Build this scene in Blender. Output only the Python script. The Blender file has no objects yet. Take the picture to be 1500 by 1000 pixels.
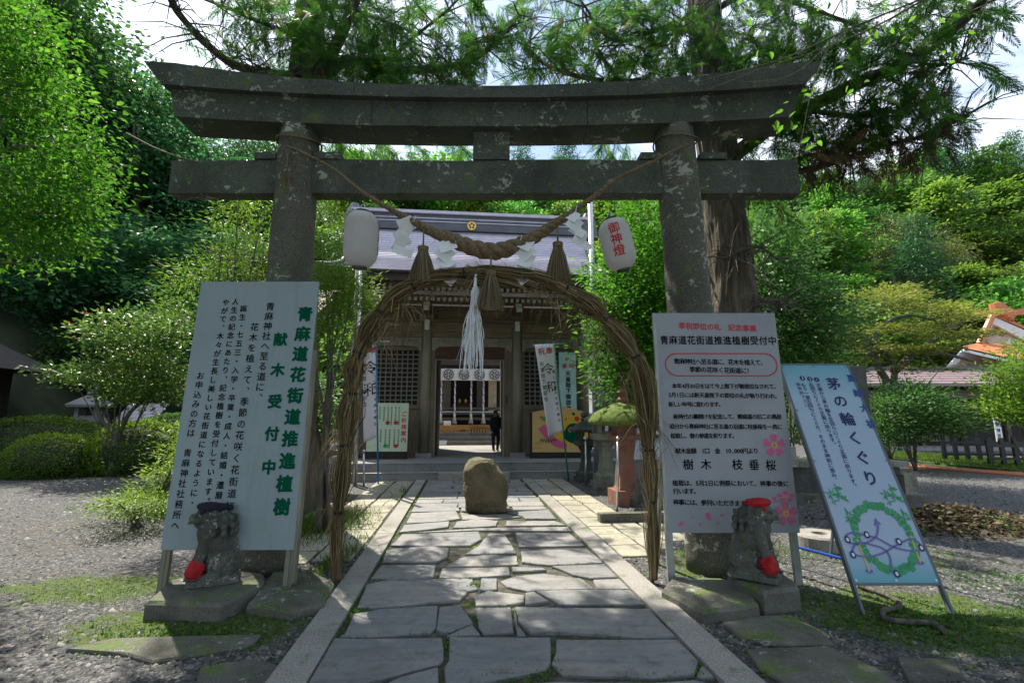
import bpy, math, random
import numpy as np
from math import sin, cos, tan, atan, atan2, pi, radians, sqrt
from mathutils import Vector, Matrix, noise
random.seed(7); RS = np.random.RandomState(7)
sc = bpy.context.scene
COL = sc.collection

# ------------------------------------------------------------------ camera, sky, sun, exposure
F = 700.0; TH = atan(113/700); CH = 1.7; YAW = atan(73/(700/cos(TH)))
cam = bpy.data.cameras.new('camera'); camo = bpy.data.objects.new('camera', cam); COL.objects.link(camo)
cam.sensor_width = 36; cam.lens = 36*F/1500; cam.clip_start = .05; cam.clip_end = 2000
camo.location = (0, 0, CH); camo.rotation_euler = (pi/2+TH, 0, 0); sc.camera = camo

SUN = Vector((-.345, .44, .83)).normalized()
EL = math.asin(SUN.z); AZ = atan2(SUN.x, SUN.y)
sl = bpy.data.lights.new('sun', 'SUN'); sl.energy = 4.6; sl.angle = radians(.5); sl.color = (1, .93, .80)
so = bpy.data.objects.new('sun', sl); COL.objects.link(so); so.rotation_euler = SUN.to_track_quat('Z', 'Y').to_euler(); so.location = (-20, 20, 40)

world = bpy.data.worlds.new('World'); sc.world = world; world.use_nodes = True
nt = world.node_tree; nt.nodes.clear(); N = nt.nodes.new; LK = nt.links.new
out = N('ShaderNodeOutputWorld'); bg = N('ShaderNodeBackground'); bg.inputs[1].default_value = .13
sky = N('ShaderNodeTexSky'); sky.sky_type = 'NISHITA'; sky.sun_disc = False; sky.sun_elevation = EL; sky.sun_rotation = AZ
sky.air_density = 1.0; sky.dust_density = 1.0
tc = N('ShaderNodeTexCoord'); sep = N('ShaderNodeSeparateXYZ'); LK(tc.outputs['Generated'], sep.inputs[0])
# clouds: project the direction on a plane overhead
den = N('ShaderNodeMath'); den.operation = 'MAXIMUM'; LK(sep.outputs[2], den.inputs[0]); den.inputs[1].default_value = .08
vd = N('ShaderNodeVectorMath'); vd.operation = 'DIVIDE'; LK(tc.outputs['Generated'], vd.inputs[0]); LK(den.outputs[0], vd.inputs[1])
cn = N('ShaderNodeTexNoise'); cn.inputs['Scale'].default_value = .85; cn.inputs['Detail'].default_value = 8; cn.inputs['Roughness'].default_value = .55
mp = N('ShaderNodeMapping'); mp.inputs['Location'].default_value = (3.3, 1.2, 0); LK(vd.outputs[0], mp.inputs[0]); LK(mp.outputs[0], cn.inputs['Vector'])
cr = N('ShaderNodeValToRGB'); cr.color_ramp.elements[0].position = .43; cr.color_ramp.elements[1].position = .62; LK(cn.outputs[0], cr.inputs[0])
mx = N('ShaderNodeMix'); mx.data_type = 'RGBA'; LK(cr.outputs[0], mx.inputs['Factor']); LK(sky.outputs[0], mx.inputs['A']); mx.inputs['B'].default_value = (6.6, 7.1, 8.2, 1)
LK(mx.outputs['Result'], bg.inputs[0]); LK(bg.outputs[0], out.inputs[0])

sc.view_settings.view_transform = 'Standard'; sc.view_settings.look = 'None'; sc.view_settings.gamma = 1
sc.view_settings.use_curve_mapping = False; sc.view_settings.exposure = 0.95
sc.cycles.use_denoising = True
sc.cycles.max_bounces = 7; sc.cycles.diffuse_bounces = 4; sc.cycles.glossy_bounces = 2; sc.cycles.transmission_bounces = 4
sc.cycles.transparent_max_bounces = 8; sc.cycles.caustics_reflective = False; sc.cycles.caustics_refractive = False

# ------------------------------------------------------------------ measuring helpers
def ray(px, py):
    x = (px-750)/F; y = (500-py)/F
    return Vector((x, cos(TH)-y*sin(TH), sin(TH)+y*cos(TH)))
def G(px, py, z=0.0):
    d = ray(px, py); return Vector((0, 0, CH)) + d*((z-CH)/d.z)
def A(px, py, Y):
    d = ray(px, py); return Vector((0, 0, CH)) + d*(Y/d.y)
def uvz(p): return Vector((p[0]*cos(YAW)+p[1]*sin(YAW), -p[0]*sin(YAW)+p[1]*cos(YAW), p[2]))
def W(u, v, z=0.0): return Vector((u*cos(YAW)-v*sin(YAW), u*sin(YAW)+v*cos(YAW), z))
def V(px, py, v):          # point in the path frame (u, v, z)
    d = uvz(ray(px, py)); t = v/d.y; return Vector((d.x*t, v, CH+d.z*t))
def GU(px, py, z=0.0): return uvz(G(px, py, z))
def lerp(a, b, t): return a+(b-a)*t
def S(t):
    t = min(1, max(0, t)); return t*t*(3-2*t)

# ------------------------------------------------------------------ objects
def tag(o, label=None, cat=None, group=None, kind=None):
    if label: o['label'] = label
    if cat: o['category'] = cat
    if group: o['group'] = group
    if kind: o['kind'] = kind
    return o
def empty(name, loc=(0, 0, 0), rz=0.0, **k):
    o = bpy.data.objects.new(name, None); COL.objects.link(o); o.location = loc; o.rotation_euler = (0, 0, rz)
    o.empty_display_size = .1
    return tag(o, **k)
def link(name, me, parent=None, **k):
    o = bpy.data.objects.new(name, me); COL.objects.link(o)
    if parent: o.parent = parent
    return tag(o, **k)
def dup(o, parent=None, deep=True):
    c = o.copy(); COL.objects.link(c); c.parent = parent
    if deep:
        for ch in list(o.children): dup(ch, c)
    return c

class MB:
    def __init__(s): s.v = []; s.f = []; s.m = []; s.mi = 0
    def add(s, vs, fs):
        b = len(s.v); s.v += [tuple(v) for v in vs]; s.f += [tuple(b+i for i in f) for f in fs]; s.m += [s.mi]*len(fs); return s
    def box(s, x0, x1, y0, y1, z0, z1, M=None):
        vs = [Vector((x, y, z)) for z in (z0, z1) for y in (y0, y1) for x in (x0, x1)]
        if M: vs = [M @ v for v in vs]
        return s.add(vs, [(0, 2, 3, 1), (4, 5, 7, 6), (0, 1, 5, 4), (2, 6, 7, 3), (0, 4, 6, 2), (1, 3, 7, 5)])
    def hexa(s, p):     # 4 bottom points, 4 top points
        return s.add(p, [(3, 2, 1, 0), (4, 5, 6, 7), (0, 1, 5, 4), (1, 2, 6, 5), (2, 3, 7, 6), (3, 0, 4, 7)])
    def prism(s, poly, z0, z1, bev=0.0, M=None):
        n = len(poly); c = Vector((sum(p[0] for p in poly)/n, sum(p[1] for p in poly)/n, 0))
        rings = [[(p[0], p[1], z0) for p in poly]]
        if bev:
            rings.append([(p[0], p[1], z1-bev) for p in poly])
            q = []
            for p in poly:
                d = Vector((p[0], p[1], 0))-c; L = d.length; d = d*(max(0, L-bev)/L) if L else d; q.append((c.x+d.x, c.y+d.y, z1))
            rings.append(q)
        else: rings.append([(p[0], p[1], z1) for p in poly])
        vs = [v for r in rings for v in r]; fs = []
        for k in range(len(rings)-1):
            for i in range(n):
                j = (i+1) % n; fs.append((k*n+i, k*n+j, (k+1)*n+j, (k+1)*n+i))
        fs.append(tuple((len(rings)-1)*n+i for i in range(n)))
        fs.append(tuple(reversed(range(n))))
        if M: vs = [M @ Vector(v) for v in vs]
        return s.add(vs, fs)
    def tube(s, pts, rad, n=8, rough=0.0, caps=True, twist=0.0, seed=0.0, sq=None):
        pts = [Vector(p) for p in pts]; m = len(pts)
        if not hasattr(rad, '__len__'): rad = [rad]*m
        vs = []; fs = []; up = None
        for i, p in enumerate(pts):
            t = (pts[min(i+1, m-1)]-pts[max(i-1, 0)])
            t = t.normalized() if t.length > 1e-9 else Vector((0, 0, 1))
            if up is None: up = t.orthogonal().normalized()
            up = (up - t*up.dot(t)); up = up.normalized() if up.length > 1e-6 else t.orthogonal().normalized()
            sd = t.cross(up)
            for k in range(n):
                a = 2*pi*k/n + twist*i
                r = rad[i]
                if rough: r *= 1+rough*(noise.noise(Vector((cos(a)*2.2+seed, sin(a)*2.2, i*.35)))+.6*noise.noise(Vector((cos(a)*7+seed, sin(a)*7, i*.5))))
                vs.append(p + up*(cos(a)*r*(sq or 1)) + sd*(sin(a)*r))
        for i in range(m-1):
            for k in range(n):
                l = (k+1) % n; fs.append((i*n+k, i*n+l, (i+1)*n+l, (i+1)*n+k))
        if caps: fs.append(tuple(reversed(range(n)))); fs.append(tuple((m-1)*n+k for k in range(n)))
        return s.add(vs, fs)
    def cyl(s, p0, p1, r, n=12, r2=None): return s.tube([p0, p1], [r, r if r2 is None else r2], n)
    def lathe(s, prof, c=(0, 0, 0), n=20, M=None, sq=1.0):
        vs = []; fs = []; m = len(prof)
        for (r, z) in prof:
            for k in range(n):
                a = 2*pi*k/n; v = Vector((cos(a)*r, sin(a)*r*sq, z))
                vs.append((M @ v if M else v) + Vector(c))
        for i in range(m-1):
            for k in range(n):
                l = (k+1) % n; fs.append((i*n+k, i*n+l, (i+1)*n+l, (i+1)*n+k))
        fs.append(tuple(reversed(range(n)))); fs.append(tuple((m-1)*n+k for k in range(n)))
        return s.add(vs, fs)
    def poly_lathe(s, prof, c=(0, 0, 0), n=4, rot=pi/4, bow=0.0):   # square or six-sided turned forms
        vs = []; fs = []; m = len(prof)
        for (r, z) in prof:
            for k in range(n): a = 2*pi*k/n+rot; vs.append(Vector((cos(a)*r, sin(a)*r, z))+Vector(c))
        for i in range(m-1):
            for k in range(n):
                l = (k+1) % n; fs.append((i*n+k, i*n+l, (i+1)*n+l, (i+1)*n+k))
        fs.append(tuple(reversed(range(n)))); fs.append(tuple((m-1)*n+k for k in range(n)))
        return s.add(vs, fs)
    def mesh(s, name, mats, smooth=False):
        me = bpy.data.meshes.new(name); me.from_pydata(s.v, [], s.f)
        for m in (mats if isinstance(mats, (list, tuple)) else [mats]): me.materials.append(m)
        if s.mi or any(s.m): me.polygons.foreach_set('material_index', s.m)
        if smooth: me.polygons.foreach_set('use_smooth', [True]*len(me.polygons))
        me.update(); return me
    def build(s, name, mats, parent=None, smooth=False, **k):
        return link(name, s.mesh(name, mats, smooth), parent, **k)

def np_mesh(name, verts, faces, mat, rnd=None, smooth=False):
    """verts (n,3), faces (m,3) or (m,4) arrays"""
    me = bpy.data.meshes.new(name); n = len(verts); m, k = faces.shape
    me.vertices.add(n); me.vertices.foreach_set('co', np.ascontiguousarray(verts, dtype=np.float32).ravel())
    me.loops.add(m*k); me.loops.foreach_set('vertex_index', np.ascontiguousarray(faces, dtype=np.int32).ravel())
    me.polygons.add(m); me.polygons.foreach_set('loop_start', np.arange(m, dtype=np.int32)*k)
    me.update(calc_edges=True)
    if rnd is not None:
        at = me.attributes.new('rnd', 'FLOAT', 'POINT'); at.data.foreach_set('value', np.ascontiguousarray(rnd, dtype=np.float32))
    if smooth: me.polygons.foreach_set('use_smooth', np.ones(m, dtype=bool))
    me.materials.append(mat); return me

# ------------------------------------------------------------------ materials
def rgb(c): return (c[0], c[1], c[2], 1.0)
class MT:
    def __init__(s, name):
        s.m = bpy.data.materials.new(name); s.m.use_nodes = True; s.t = s.m.node_tree; s.t.nodes.clear()
        s.o = s.n('ShaderNodeOutputMaterial'); s.b = s.n('ShaderNodeBsdfPrincipled'); s.l(s.b.outputs[0], s.o.inputs[0])
        s.tc = s.n('ShaderNodeTexCoord'); s.co = s.tc.outputs['Object']
        s.nrm = None
    def n(s, t, **k):
        x = s.t.nodes.new(t)
        for a, b in k.items(): setattr(x, a, b)
        return x
    def l(s, a, b): s.t.links.new(a, b)
    def map(s, scale=(1, 1, 1), loc=(0, 0, 0), rot=(0, 0, 0), src=None):
        m = s.n('ShaderNodeMapping'); m.inputs['Scale'].default_value = scale; m.inputs['Location'].default_value = loc; m.inputs['Rotation'].default_value = rot
        s.l(src or s.co, m.inputs[0]); return m.outputs[0]
    def noise(s, scale, detail=5, rough=.55, src=None, dist=0):
        x = s.n('ShaderNodeTexNoise'); x.inputs['Scale'].default_value = scale; x.inputs['Detail'].default_value = detail
        x.inputs['Roughness'].default_value = rough; x.inputs['Distortion'].default_value = dist
        s.l(src or s.co, x.inputs['Vector']); return x.outputs[0]
    def voro(s, scale, src=None, feature='F1', out='Distance'):
        x = s.n('ShaderNodeTexVoronoi'); x.feature = feature; x.inputs['Scale'].default_value = scale; s.l(src or s.co, x.inputs['Vector']); return x.outputs[out]
    def ramp(s, f, *st):
        r = s.n('ShaderNodeValToRGB'); e = r.color_ramp.elements
        while len(e) < len(st): e.new(.5)
        for i, (p, c) in enumerate(st):
            e[i].position = p; e[i].color = rgb(c) if hasattr(c, '__len__') else (c, c, c, 1)
        s.l(f, r.inputs[0]); return r.outputs[0]
    def mix(s, f, a, b, mode='MIX'):
        x = s.n('ShaderNodeMix'); x.data_type = 'RGBA'; x.blend_type = mode
        for v, nm in ((f, 'Factor'), (a, 'A'), (b, 'B')):
            if hasattr(v, 'is_linked') or isinstance(v, bpy.types.NodeSocket): s.l(v, x.inputs[nm])
            elif nm == 'Factor': x.inputs[nm].default_value = v
            else: x.inputs[nm].default_value = rgb(v)
        return x.outputs['Result']
    def math(s, op, a, b=0.0):
        x = s.n('ShaderNodeMath'); x.operation = op
        for v, i in ((a, 0), (b, 1)):
            if isinstance(v, bpy.types.NodeSocket): s.l(v, x.inputs[i])
            else: x.inputs[i].default_value = v
        return x.outputs[0]
    def attr(s, name): x = s.n('ShaderNodeAttribute'); x.attribute_name = name; return x.outputs['Fac']
    def orand(s): return s.n('ShaderNodeObjectInfo').outputs['Random']
    def color(s, c):
        if isinstance(c, bpy.types.NodeSocket): s.l(c, s.b.inputs['Base Color'])
        else: s.b.inputs['Base Color'].default_value = rgb(c)
        return s
    def rough(s, r):
        if isinstance(r, bpy.types.NodeSocket): s.l(r, s.b.inputs['Roughness'])
        else: s.b.inputs['Roughness'].default_value = r
        return s
    def bump(s, h, strength=.5, dist=.02):
        b = s.n('ShaderNodeBump'); b.inputs['Strength'].default_value = strength; b.inputs['Distance'].default_value = dist
        s.l(h, b.inputs['Height'])
        if s.nrm: s.l(s.nrm, b.inputs['Normal'])
        s.nrm = b.outputs[0]; s.l(s.nrm, s.b.inputs['Normal']); return s

def flat(name, c, rough=.6, var=.15, scale=6.0, bump=.1, metal=0.0):
    m = MT(name); n = m.noise(scale, 6); m.color(m.ramp(n, (.3, [x*(1-var) for x in c]), (.7, [min(1, x*(1+var)) for x in c]))); m.rough(rough)
    m.b.inputs['Metallic'].default_value = metal
    if bump: m.bump(m.noise(scale*8, 4), bump, .01)
    return m.m

def stone(name, c1, c2, sc_=3.0, lichen=.0, moss=.0, bump=.6, lic=(.42, .45, .38), mossc=(.06, .10, .012), speck=.25, dark=(.02, .022, .018), stain=.4):
    m = MT(name); n1 = m.noise(sc_, 8, .62); c = m.ramp(n1, (.32, c1), (.68, c2))
    gr = m.noise(sc_*45, 3, .6); c = m.mix(speck, c, m.ramp(gr, (.35, [x*.45 for x in c1]), (.65, [min(1, x*1.7) for x in c2])))
    if stain: c = m.mix(m.math('MULTIPLY', m.ramp(m.noise(sc_*.8, 6, .7, m.map((1, 1, .5), (3, 1, 7))), (.48, 0), (.62, 1)), stain), c, dark)
    h = m.math('ADD', m.noise(sc_*5, 8, .65), m.math('MULTIPLY', gr, .25))
    if lichen:
        big = m.noise(sc_*.9, 5, .65, m.map((1, 1, 1), (5, 5, 5)))
        v = m.noise(sc_*4.5, 9, .74, m.map((1, 1, 1.3), (2, 6, 1)), .6)
        k = m.ramp(m.math('ADD', v, m.math('MULTIPLY', m.math('SUBTRACT', big, .5), .75)), (.66-lichen*.085, 0), (.69-lichen*.085, 1))
        c = m.mix(m.math('MULTIPLY', k, .75), c, lic)
        k2 = m.math('MULTIPLY', m.ramp(m.noise(sc_*16, 5, .7, m.map((1, 1, 1), (9, 2, 4))), (.64, 0), (.70, 1)), lichen*.6)
        c = m.mix(k2, c, [x*.85 for x in lic])
    if moss:
        g = m.n('ShaderNodeNewGeometry'); sp = m.n('ShaderNodeSeparateXYZ'); m.l(g.outputs['Normal'], sp.inputs[0])
        up = m.ramp(sp.outputs[2], (.1, 0), (.8, 1))
        k = m.math('MULTIPLY', m.ramp(m.math('ADD', m.noise(sc_*2.2, 9, .72, m.map((1, 1, 1), (1, 8, 3))), m.math('MULTIPLY', up, .13*moss)), (.57, 0), (.68, 1)), .85)
        c = m.mix(k, c, m.ramp(m.noise(30, 4), (.3, mossc), (.7, [x*2.2 for x in mossc])))
    m.color(c).rough(.88); m.bump(h, bump, .03)
    return m.m

def wood(name, c1, c2, axis=2, sc_=2.0, rough=.75, bump=.4, grain=14):
    m = MT(name); s_ = [grain]*3; s_[axis] = .8
    n = m.noise(sc_, 7, .6, m.map(s_), .4); big = m.noise(1.3, 4)
    c = m.ramp(n, (.3, c1), (.7, c2)); c = m.mix(m.math('MULTIPLY', m.ramp(big, (.4, 0), (.7, 1)), .35), c, [x*.55 for x in c1])
    m.color(c).rough(rough); m.bump(n, bump, .01); return m.m

def leafmat(name, cs, trans=.45, rough=.45, spec=.35, objvar=.0, tint=None):
    """cs: list of (pos, colour) along the per leaf random value"""
    m = MT(name); r = m.attr('rnd')
    c = m.ramp(r, *cs)
    if objvar:
        hs = m.n('ShaderNodeHueSaturation'); o = m.orand()
        m.l(m.math('ADD', m.math('MULTIPLY', o, .07*objvar), .5-.035*objvar), hs.inputs['Hue'])
        fr = m.math('FRACT', m.math('MULTIPLY', o, 17.31)); m.l(m.math('ADD', m.math('MULTIPLY', fr, .9*objvar), 1-.45*objvar), hs.inputs['Value'])
        m.l(c, hs.inputs['Color']); c = hs.outputs[0]
    m.color(c).rough(rough); m.b.inputs['Specular IOR Level'].default_value = spec
    tr = m.n('ShaderNodeBsdfTranslucent'); tcol = m.mix(.5, c, tint or (.35, .55, .05), 'MIX') if tint is not None else c
    br = m.n('ShaderNodeHueSaturation'); br.inputs['Value'].default_value = 1.55; br.inputs['Saturation'].default_value = 1.0; m.l(tcol, br.inputs['Color'])
    m.l(br.outputs[0], tr.inputs[0])
    ms = m.n('ShaderNodeMixShader'); ms.inputs[0].default_value = trans; m.l(m.b.outputs[0], ms.inputs[1]); m.l(tr.outputs[0], ms.inputs[2]); m.l(ms.outputs[0], m.o.inputs[0])
    return m.m

# ------------------------------------------------------------------ foliage
def nrm(a): return a/np.maximum(np.linalg.norm(a, axis=1, keepdims=True), 1e-9)
def leaves(name, P, D, Nn, L, Wd, mat, fold=.18, rnd=None, hexleaf=False):
    """P base points, D directions, Nn normals (n,3); L lengths, Wd widths (n,)"""
    n = len(P); D = nrm(D); Sd = nrm(np.cross(D, Nn)); Up = np.cross(Sd, D)
    L = np.asarray(L)[:, None]*np.ones((n, 1)); Wd = np.asarray(Wd)[:, None]*np.ones((n, 1))
    rnd = RS.rand(n) if rnd is None else rnd
    if hexleaf:
        v = np.stack([P, P+D*L*.3+Sd*Wd*.45+Up*Wd*fold, P+D*L*.65+Sd*Wd*.38+Up*Wd*fold, P+D*L-Up*L*.08, P+D*L*.65-Sd*Wd*.38+Up*Wd*fold, P+D*L*.3-Sd*Wd*.45+Up*Wd*fold], 1)
        base = np.arange(n)[:, None]*6
        f = np.concatenate([base+np.array([[0, 1, 2, 3]]), base+np.array([[0, 3, 4, 5]])], 0); k = 6
    else:
        v = np.stack([P, P+D*L*.45+Sd*Wd*.5+Up*Wd*fold, P+D*L, P+D*L*.45-Sd*Wd*.5+Up*Wd*fold], 1)
        base = np.arange(n)[:, None]*4
        f = np.concatenate([base+np.array([[0, 1, 2]]), base+np.array([[0, 2, 3]])], 0); k = 4
    return np_mesh(name, v.reshape(-1, 3), f, mat, np.repeat(rnd, k))

def clumps(cen, rad, n, rs, shell=.55, squash_bottom=.6):
    """clump centres inside an ellipsoid, most of them near its surface"""
    d = nrm(rs.randn(n, 3)); d[:, 2] = np.where(d[:, 2] < -.3, d[:, 2]*squash_bottom, d[:, 2])
    r = shell+(1-shell)*rs.rand(n, 1)**.6
    r *= 1+.16*rs.randn(n, 1)
    return np.array(cen)+d*r*np.array(rad), d
def crown_pts(C, Dc, per, cr, flat_, rs, droop=.25, jit=.55):
    n = len(C)*per
    off = rs.randn(n, 3)*np.array([cr, cr, cr*flat_]); P = np.repeat(C, per, 0)+off
    D = nrm(np.repeat(Dc, per, 0)*[1, 1, .3]*.6+off/cr*.5+rs.randn(n, 3)*jit*.6+[0, 0, -droop])
    Nn = nrm(rs.randn(n, 3)*jit+[0, 0, 1.0]+np.repeat(Dc, per, 0)*.4)
    r = np.clip(np.repeat(rs.rand(len(C)), per)*.55+rs.rand(n)*.45, 0, 1)
    return P, D, Nn, r
def join(parts): return [np.concatenate([p[i] for p in parts]) for i in range(len(parts[0]))]

def bez(p, n=10):
    """smooth curve through the points p (Catmull-Rom)"""
    p = [Vector(q) for q in p]
    if len(p) == 2: return [p[0].lerp(p[1], i/n) for i in range(n+1)]
    q = [p[0]*2-p[1]]+p+[p[-1]*2-p[-2]]; out_ = []
    for i in range(1, len(q)-2):
        for k in range(n):
            t = k/n; a, b, c, d = q[i-1], q[i], q[i+1], q[i+2]
            out_.append(.5*((2*b)+(c-a)*t+(2*a-5*b+4*c-d)*t*t+(3*b-a-3*c+d)*t**3))
    out_.append(p[-1]); return out_
def interp(xs, ys, x): return float(np.interp(x, xs, ys))

# ------------------------------------------------------------------ lettering (flat print)
_ch = {}
def glyph(ch, bold=0.0):
    k = (ch, 0)
    if k not in _ch:
        c = bpy.data.curves.new('lettering', 'FONT'); c.body = ch; c.resolution_u = 2; c.offset = 0
        o = bpy.data.objects.new('lettering', c); COL.objects.link(o)
        me = bpy.data.meshes.new_from_object(o); vs = [(v.co.x, v.co.y) for v in me.vertices]; fs = [tuple(p.vertices) for p in me.polygons]
        bpy.data.objects.remove(o); bpy.data.curves.remove(c); bpy.data.meshes.remove(me)
        _ch[k] = (vs, fs)
    return _ch[k]
ASC = set("0123456789,.!")
def write(mb, fn, text, x, y, size, vertical=True, pitch=None, bold=0.0, sx=1.0, off=.0):
    """adds the characters of text to mb; fn maps board coordinates to space; x, y is the centre of the first cell"""
    pitch = pitch or size*1.05
    for ch in text:
        if ch not in ' \u3000':
            vs, fs = glyph(ch, bold)
            if vs:
                xs = [v[0] for v in vs]
                cx = (min(xs)+max(xs))/2 if ch in ASC else .5
                dx = dy = 0
                if vertical and ch in '、。': dx, dy = .55, .55
                sh = [(0, 0)] if not bold else [(-bold, 0), (bold, 0), (0, bold), (0, -bold)]+([(bold*.7, bold*.7), (-bold*.7, -bold*.7), (bold*.7, -bold*.7), (-bold*.7, bold*.7)] if bold > .02 else [])
                for q_, (bx, by) in enumerate(sh): mb.add([fn(x+((v[0]-cx+dx+bx)*size*sx), y+(v[1]-.37+dy+by)*size, off+q_*.00015) for v in vs], fs)
        st = pitch*(.55 if ch in ASC and not vertical else 1)
        if ch == '\u2009': st = pitch*.5
        if vertical: y -= st
        else: x += st
class Quad:
    """a board given by its corners bottom left, bottom right, top right, top left; local x, y in metres"""
    def __init__(s, bl, br, tr, tl):
        s.o = Vector(bl); w = Vector(br)-s.o; s.w = w.length; s.x = w.normalized()
        h = ((Vector(tl)+Vector(tr))-(Vector(bl)+Vector(br)))/2; h -= s.x*h.dot(s.x); s.h = h.length; s.y = h.normalized(); s.n = s.x.cross(s.y)
    def __call__(s, x, y, d=0.0): return s.o+s.x*x+s.y*y+s.n*d
    def slab(s, mb, x0, x1, y0, y1, d0, d1):
        return mb.hexa([s(x0, y0, d0), s(x1, y0, d0), s(x1, y1, d0), s(x0, y1, d0), s(x0, y0, d1), s(x1, y0, d1), s(x1, y1, d1), s(x0, y1, d1)])
    def px(s, px_, py_):
        d = ray(px_, py_); t = (s.o-Vector((0, 0, CH))).dot(s.n)/d.dot(s.n); p = Vector((0, 0, CH))+d*t-s.o
        return p.dot(s.x), p.dot(s.y)
# ------------------------------------------------------------------ materials used by the place
def ground_mat():
    m = MT('gravel_ground'); geo = m.n('ShaderNodeNewGeometry').outputs['Position']
    v = m.n('ShaderNodeTexVoronoi'); v.inputs['Scale'].default_value = 34; m.l(geo, v.inputs['Vector'])
    sv = m.n('ShaderNodeSeparateColor'); m.l(v.outputs['Color'], sv.inputs[0])
    g = m.ramp(sv.outputs[0], (0, (.04, .043, .05)), (.5, (.10, .102, .108)), (.85, (.17, .165, .16)), (1, (.27, .25, .23)))
    edge = m.ramp(v.outputs['Distance'], (.25, 1), (.75, 0)); g = m.mix(m.math('MULTIPLY', m.math('SUBTRACT', 1.0, edge), .75), g, (.03, .03, .03))
    soil = m.ramp(m.noise(3.0, 8, .7, geo), (.3, (.055, .045, .032)), (.7, (.15, .125, .095)))
    c = m.mix(m.ramp(m.noise(.9, 6, .65, geo), (.50, 0), (.72, .7)), g, soil)
    # moss and low growth: near the gate and under the trees
    sp = m.n('ShaderNodeSeparateXYZ'); m.l(geo, sp.inputs[0])
    def spot(x, y, rx, ry, h):
        dx = m.math('DIVIDE', m.math('SUBTRACT', sp.outputs[0], x), rx); dy = m.math('DIVIDE', m.math('SUBTRACT', sp.outputs[1], y), ry)
        d = m.math('SQRT', m.math('ADD', m.math('MULTIPLY', dx, dx), m.math('MULTIPLY', dy, dy)))
        return m.math('MULTIPLY', m.ramp(d, (.2, 1), (1, 0)), h)
    k = None
    for q in MOSS: 
        s_ = spot(*q); k = s_ if k is None else m.math('MAXIMUM', k, s_)
    kk = m.ramp(m.math('ADD', k, m.math('MULTIPLY', m.math('SUBTRACT', m.noise(2.6, 8, .7, geo), .5), 1.6)), (.36, 0), (.56, 1))
    mc = m.ramp(m.noise(22, 6, .7, geo), (.25, (.018, .035, .006)), (.5, (.06, .10, .014)), (.8, (.16, .19, .03)))
    c = m.mix(kk, c, mc)
    m.color(c).rough(.9)
    hh = m.math('ADD', m.math('MULTIPLY', edge, .8), m.math('MULTIPLY', kk, m.noise(60, 4, .6, geo))); m.bump(hh, .9, .012)
    return m.m
MOSS = [(-2.6, 4.3, 1.5, .7, 1.0), (-4.2, 5.2, 1.6, .8, .75), (3.6, 4.5, 1.5, 1.0, 1.15), (4.5, 3.9, 1.2, .9, .8), (2.3, 5.9, .8, 1.4, .8), (-2.3, 7.2, .8, 2.0, .7), (-6.0, 9.5, 1.8, 1.2, .9), (4.6, 6.6, 1.6, 1.2, .8), (-13, 16, 8, 2.6, 1.1), (2.9, 8.5, .6, 3.0, .5), (15, 18, 6, 1.2, .6), (-7, 20, 6, 8, .9)]
M_gravel = ground_mat()
M_hill = flat('forest_soil', (.022, .032, .012), .95, .4, 1.0)
M_torii = stone('weathered_dark_granite', (.038, .050, .042), (.100, .112, .092), 1.6, lichen=.5, moss=.2, bump=.7, speck=.45, stain=.45)
M_pillar = stone('lichened_granite', (.055, .056, .042), (.130, .125, .100), 1.5, lichen=1.0, moss=.15, bump=.7, speck=.5, stain=.35, lic=(.46, .47, .41))
M_flag = None
def flag_mat():
    m = MT('slate_flagstone'); o = m.orand(); geo = m.n('ShaderNodeNewGeometry').outputs['Position']
    base = m.ramp(o, (0, (.15, .158, .168)), (.35, (.21, .215, .222)), (.7, (.27, .262, .25)), (1, (.33, .31, .28)))
    n = m.noise(1.0, 8, .65, m.map((1.3, 7, 7), (0, 0, 0), (0, 0, YAW), geo), .8); c = m.mix(.55, base, m.ramp(n, (.3, (.12, .127, .14)), (.5, (.23, .232, .24)), (.72, (.38, .355, .33))))
    c = m.mix(m.math('MULTIPLY', m.ramp(m.noise(.8, 4, .5, geo), (.5, 0), (.65, 1)), .35), c, (.36, .31, .27))
    c = m.mix(m.ramp(m.noise(9, 8, .75, geo), (.52, 0), (.70, .6)), c, (.06, .062, .055)); c = m.mix(m.ramp(m.noise(60, 5, .7, geo), (.58, 0), (.68, .5)), c, (.33, .32, .31)); c = m.mix(m.ramp(m.noise(1.7, 8, .7, m.map((1, 1, 1), (2, 9, 4), src=geo)), (.50, 0), (.66, .45)), c, (.12, .115, .095))
    c = m.mix(m.ramp(m.noise(3.1, 7, .72, m.map((1, 1, 1), (7, 3, 1), src=geo)), (.62, 0), (.74, .65)), c, (.06, .085, .03))
    m.color(c).rough(m.ramp(m.noise(5, 5, .6, geo), (.3, .5), (.7, .75))); m.bump(m.math('ADD', n, m.math('MULTIPLY', m.noise(24, 8, .7, geo), .6)), .85, .025); return m.m
M_flag = flag_mat()
M_kerb = stone('pale_granite_kerb', (.22, .205, .19), (.33, .31, .285), 2.0, bump=.35, speck=.5, stain=.35, dark=(.12, .12, .10), moss=.12)
M_paver = stone('buff_paving', (.27, .25, .19), (.42, .39, .31), 1.5, bump=.4, speck=.3, stain=.4, dark=(.13, .13, .10), moss=.15)
M_bed = None
def bed_mat():
    m = MT('mossy_joints'); geo = m.n('ShaderNodeNewGeometry').outputs['Position']
    n = m.noise(4.5, 8, .7, geo)
    c = m.ramp(n, (.34, (.17, .155, .14)), (.48, (.09, .082, .065)), (.56, (.035, .045, .016)), (.64, (.12, .17, .02)), (.8, (.20, .23, .04)))
    m.color(c).rough(.95); m.bump(m.noise(50, 6, .7, geo), .9, .02); return m.m
M_bed = bed_mat()
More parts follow.
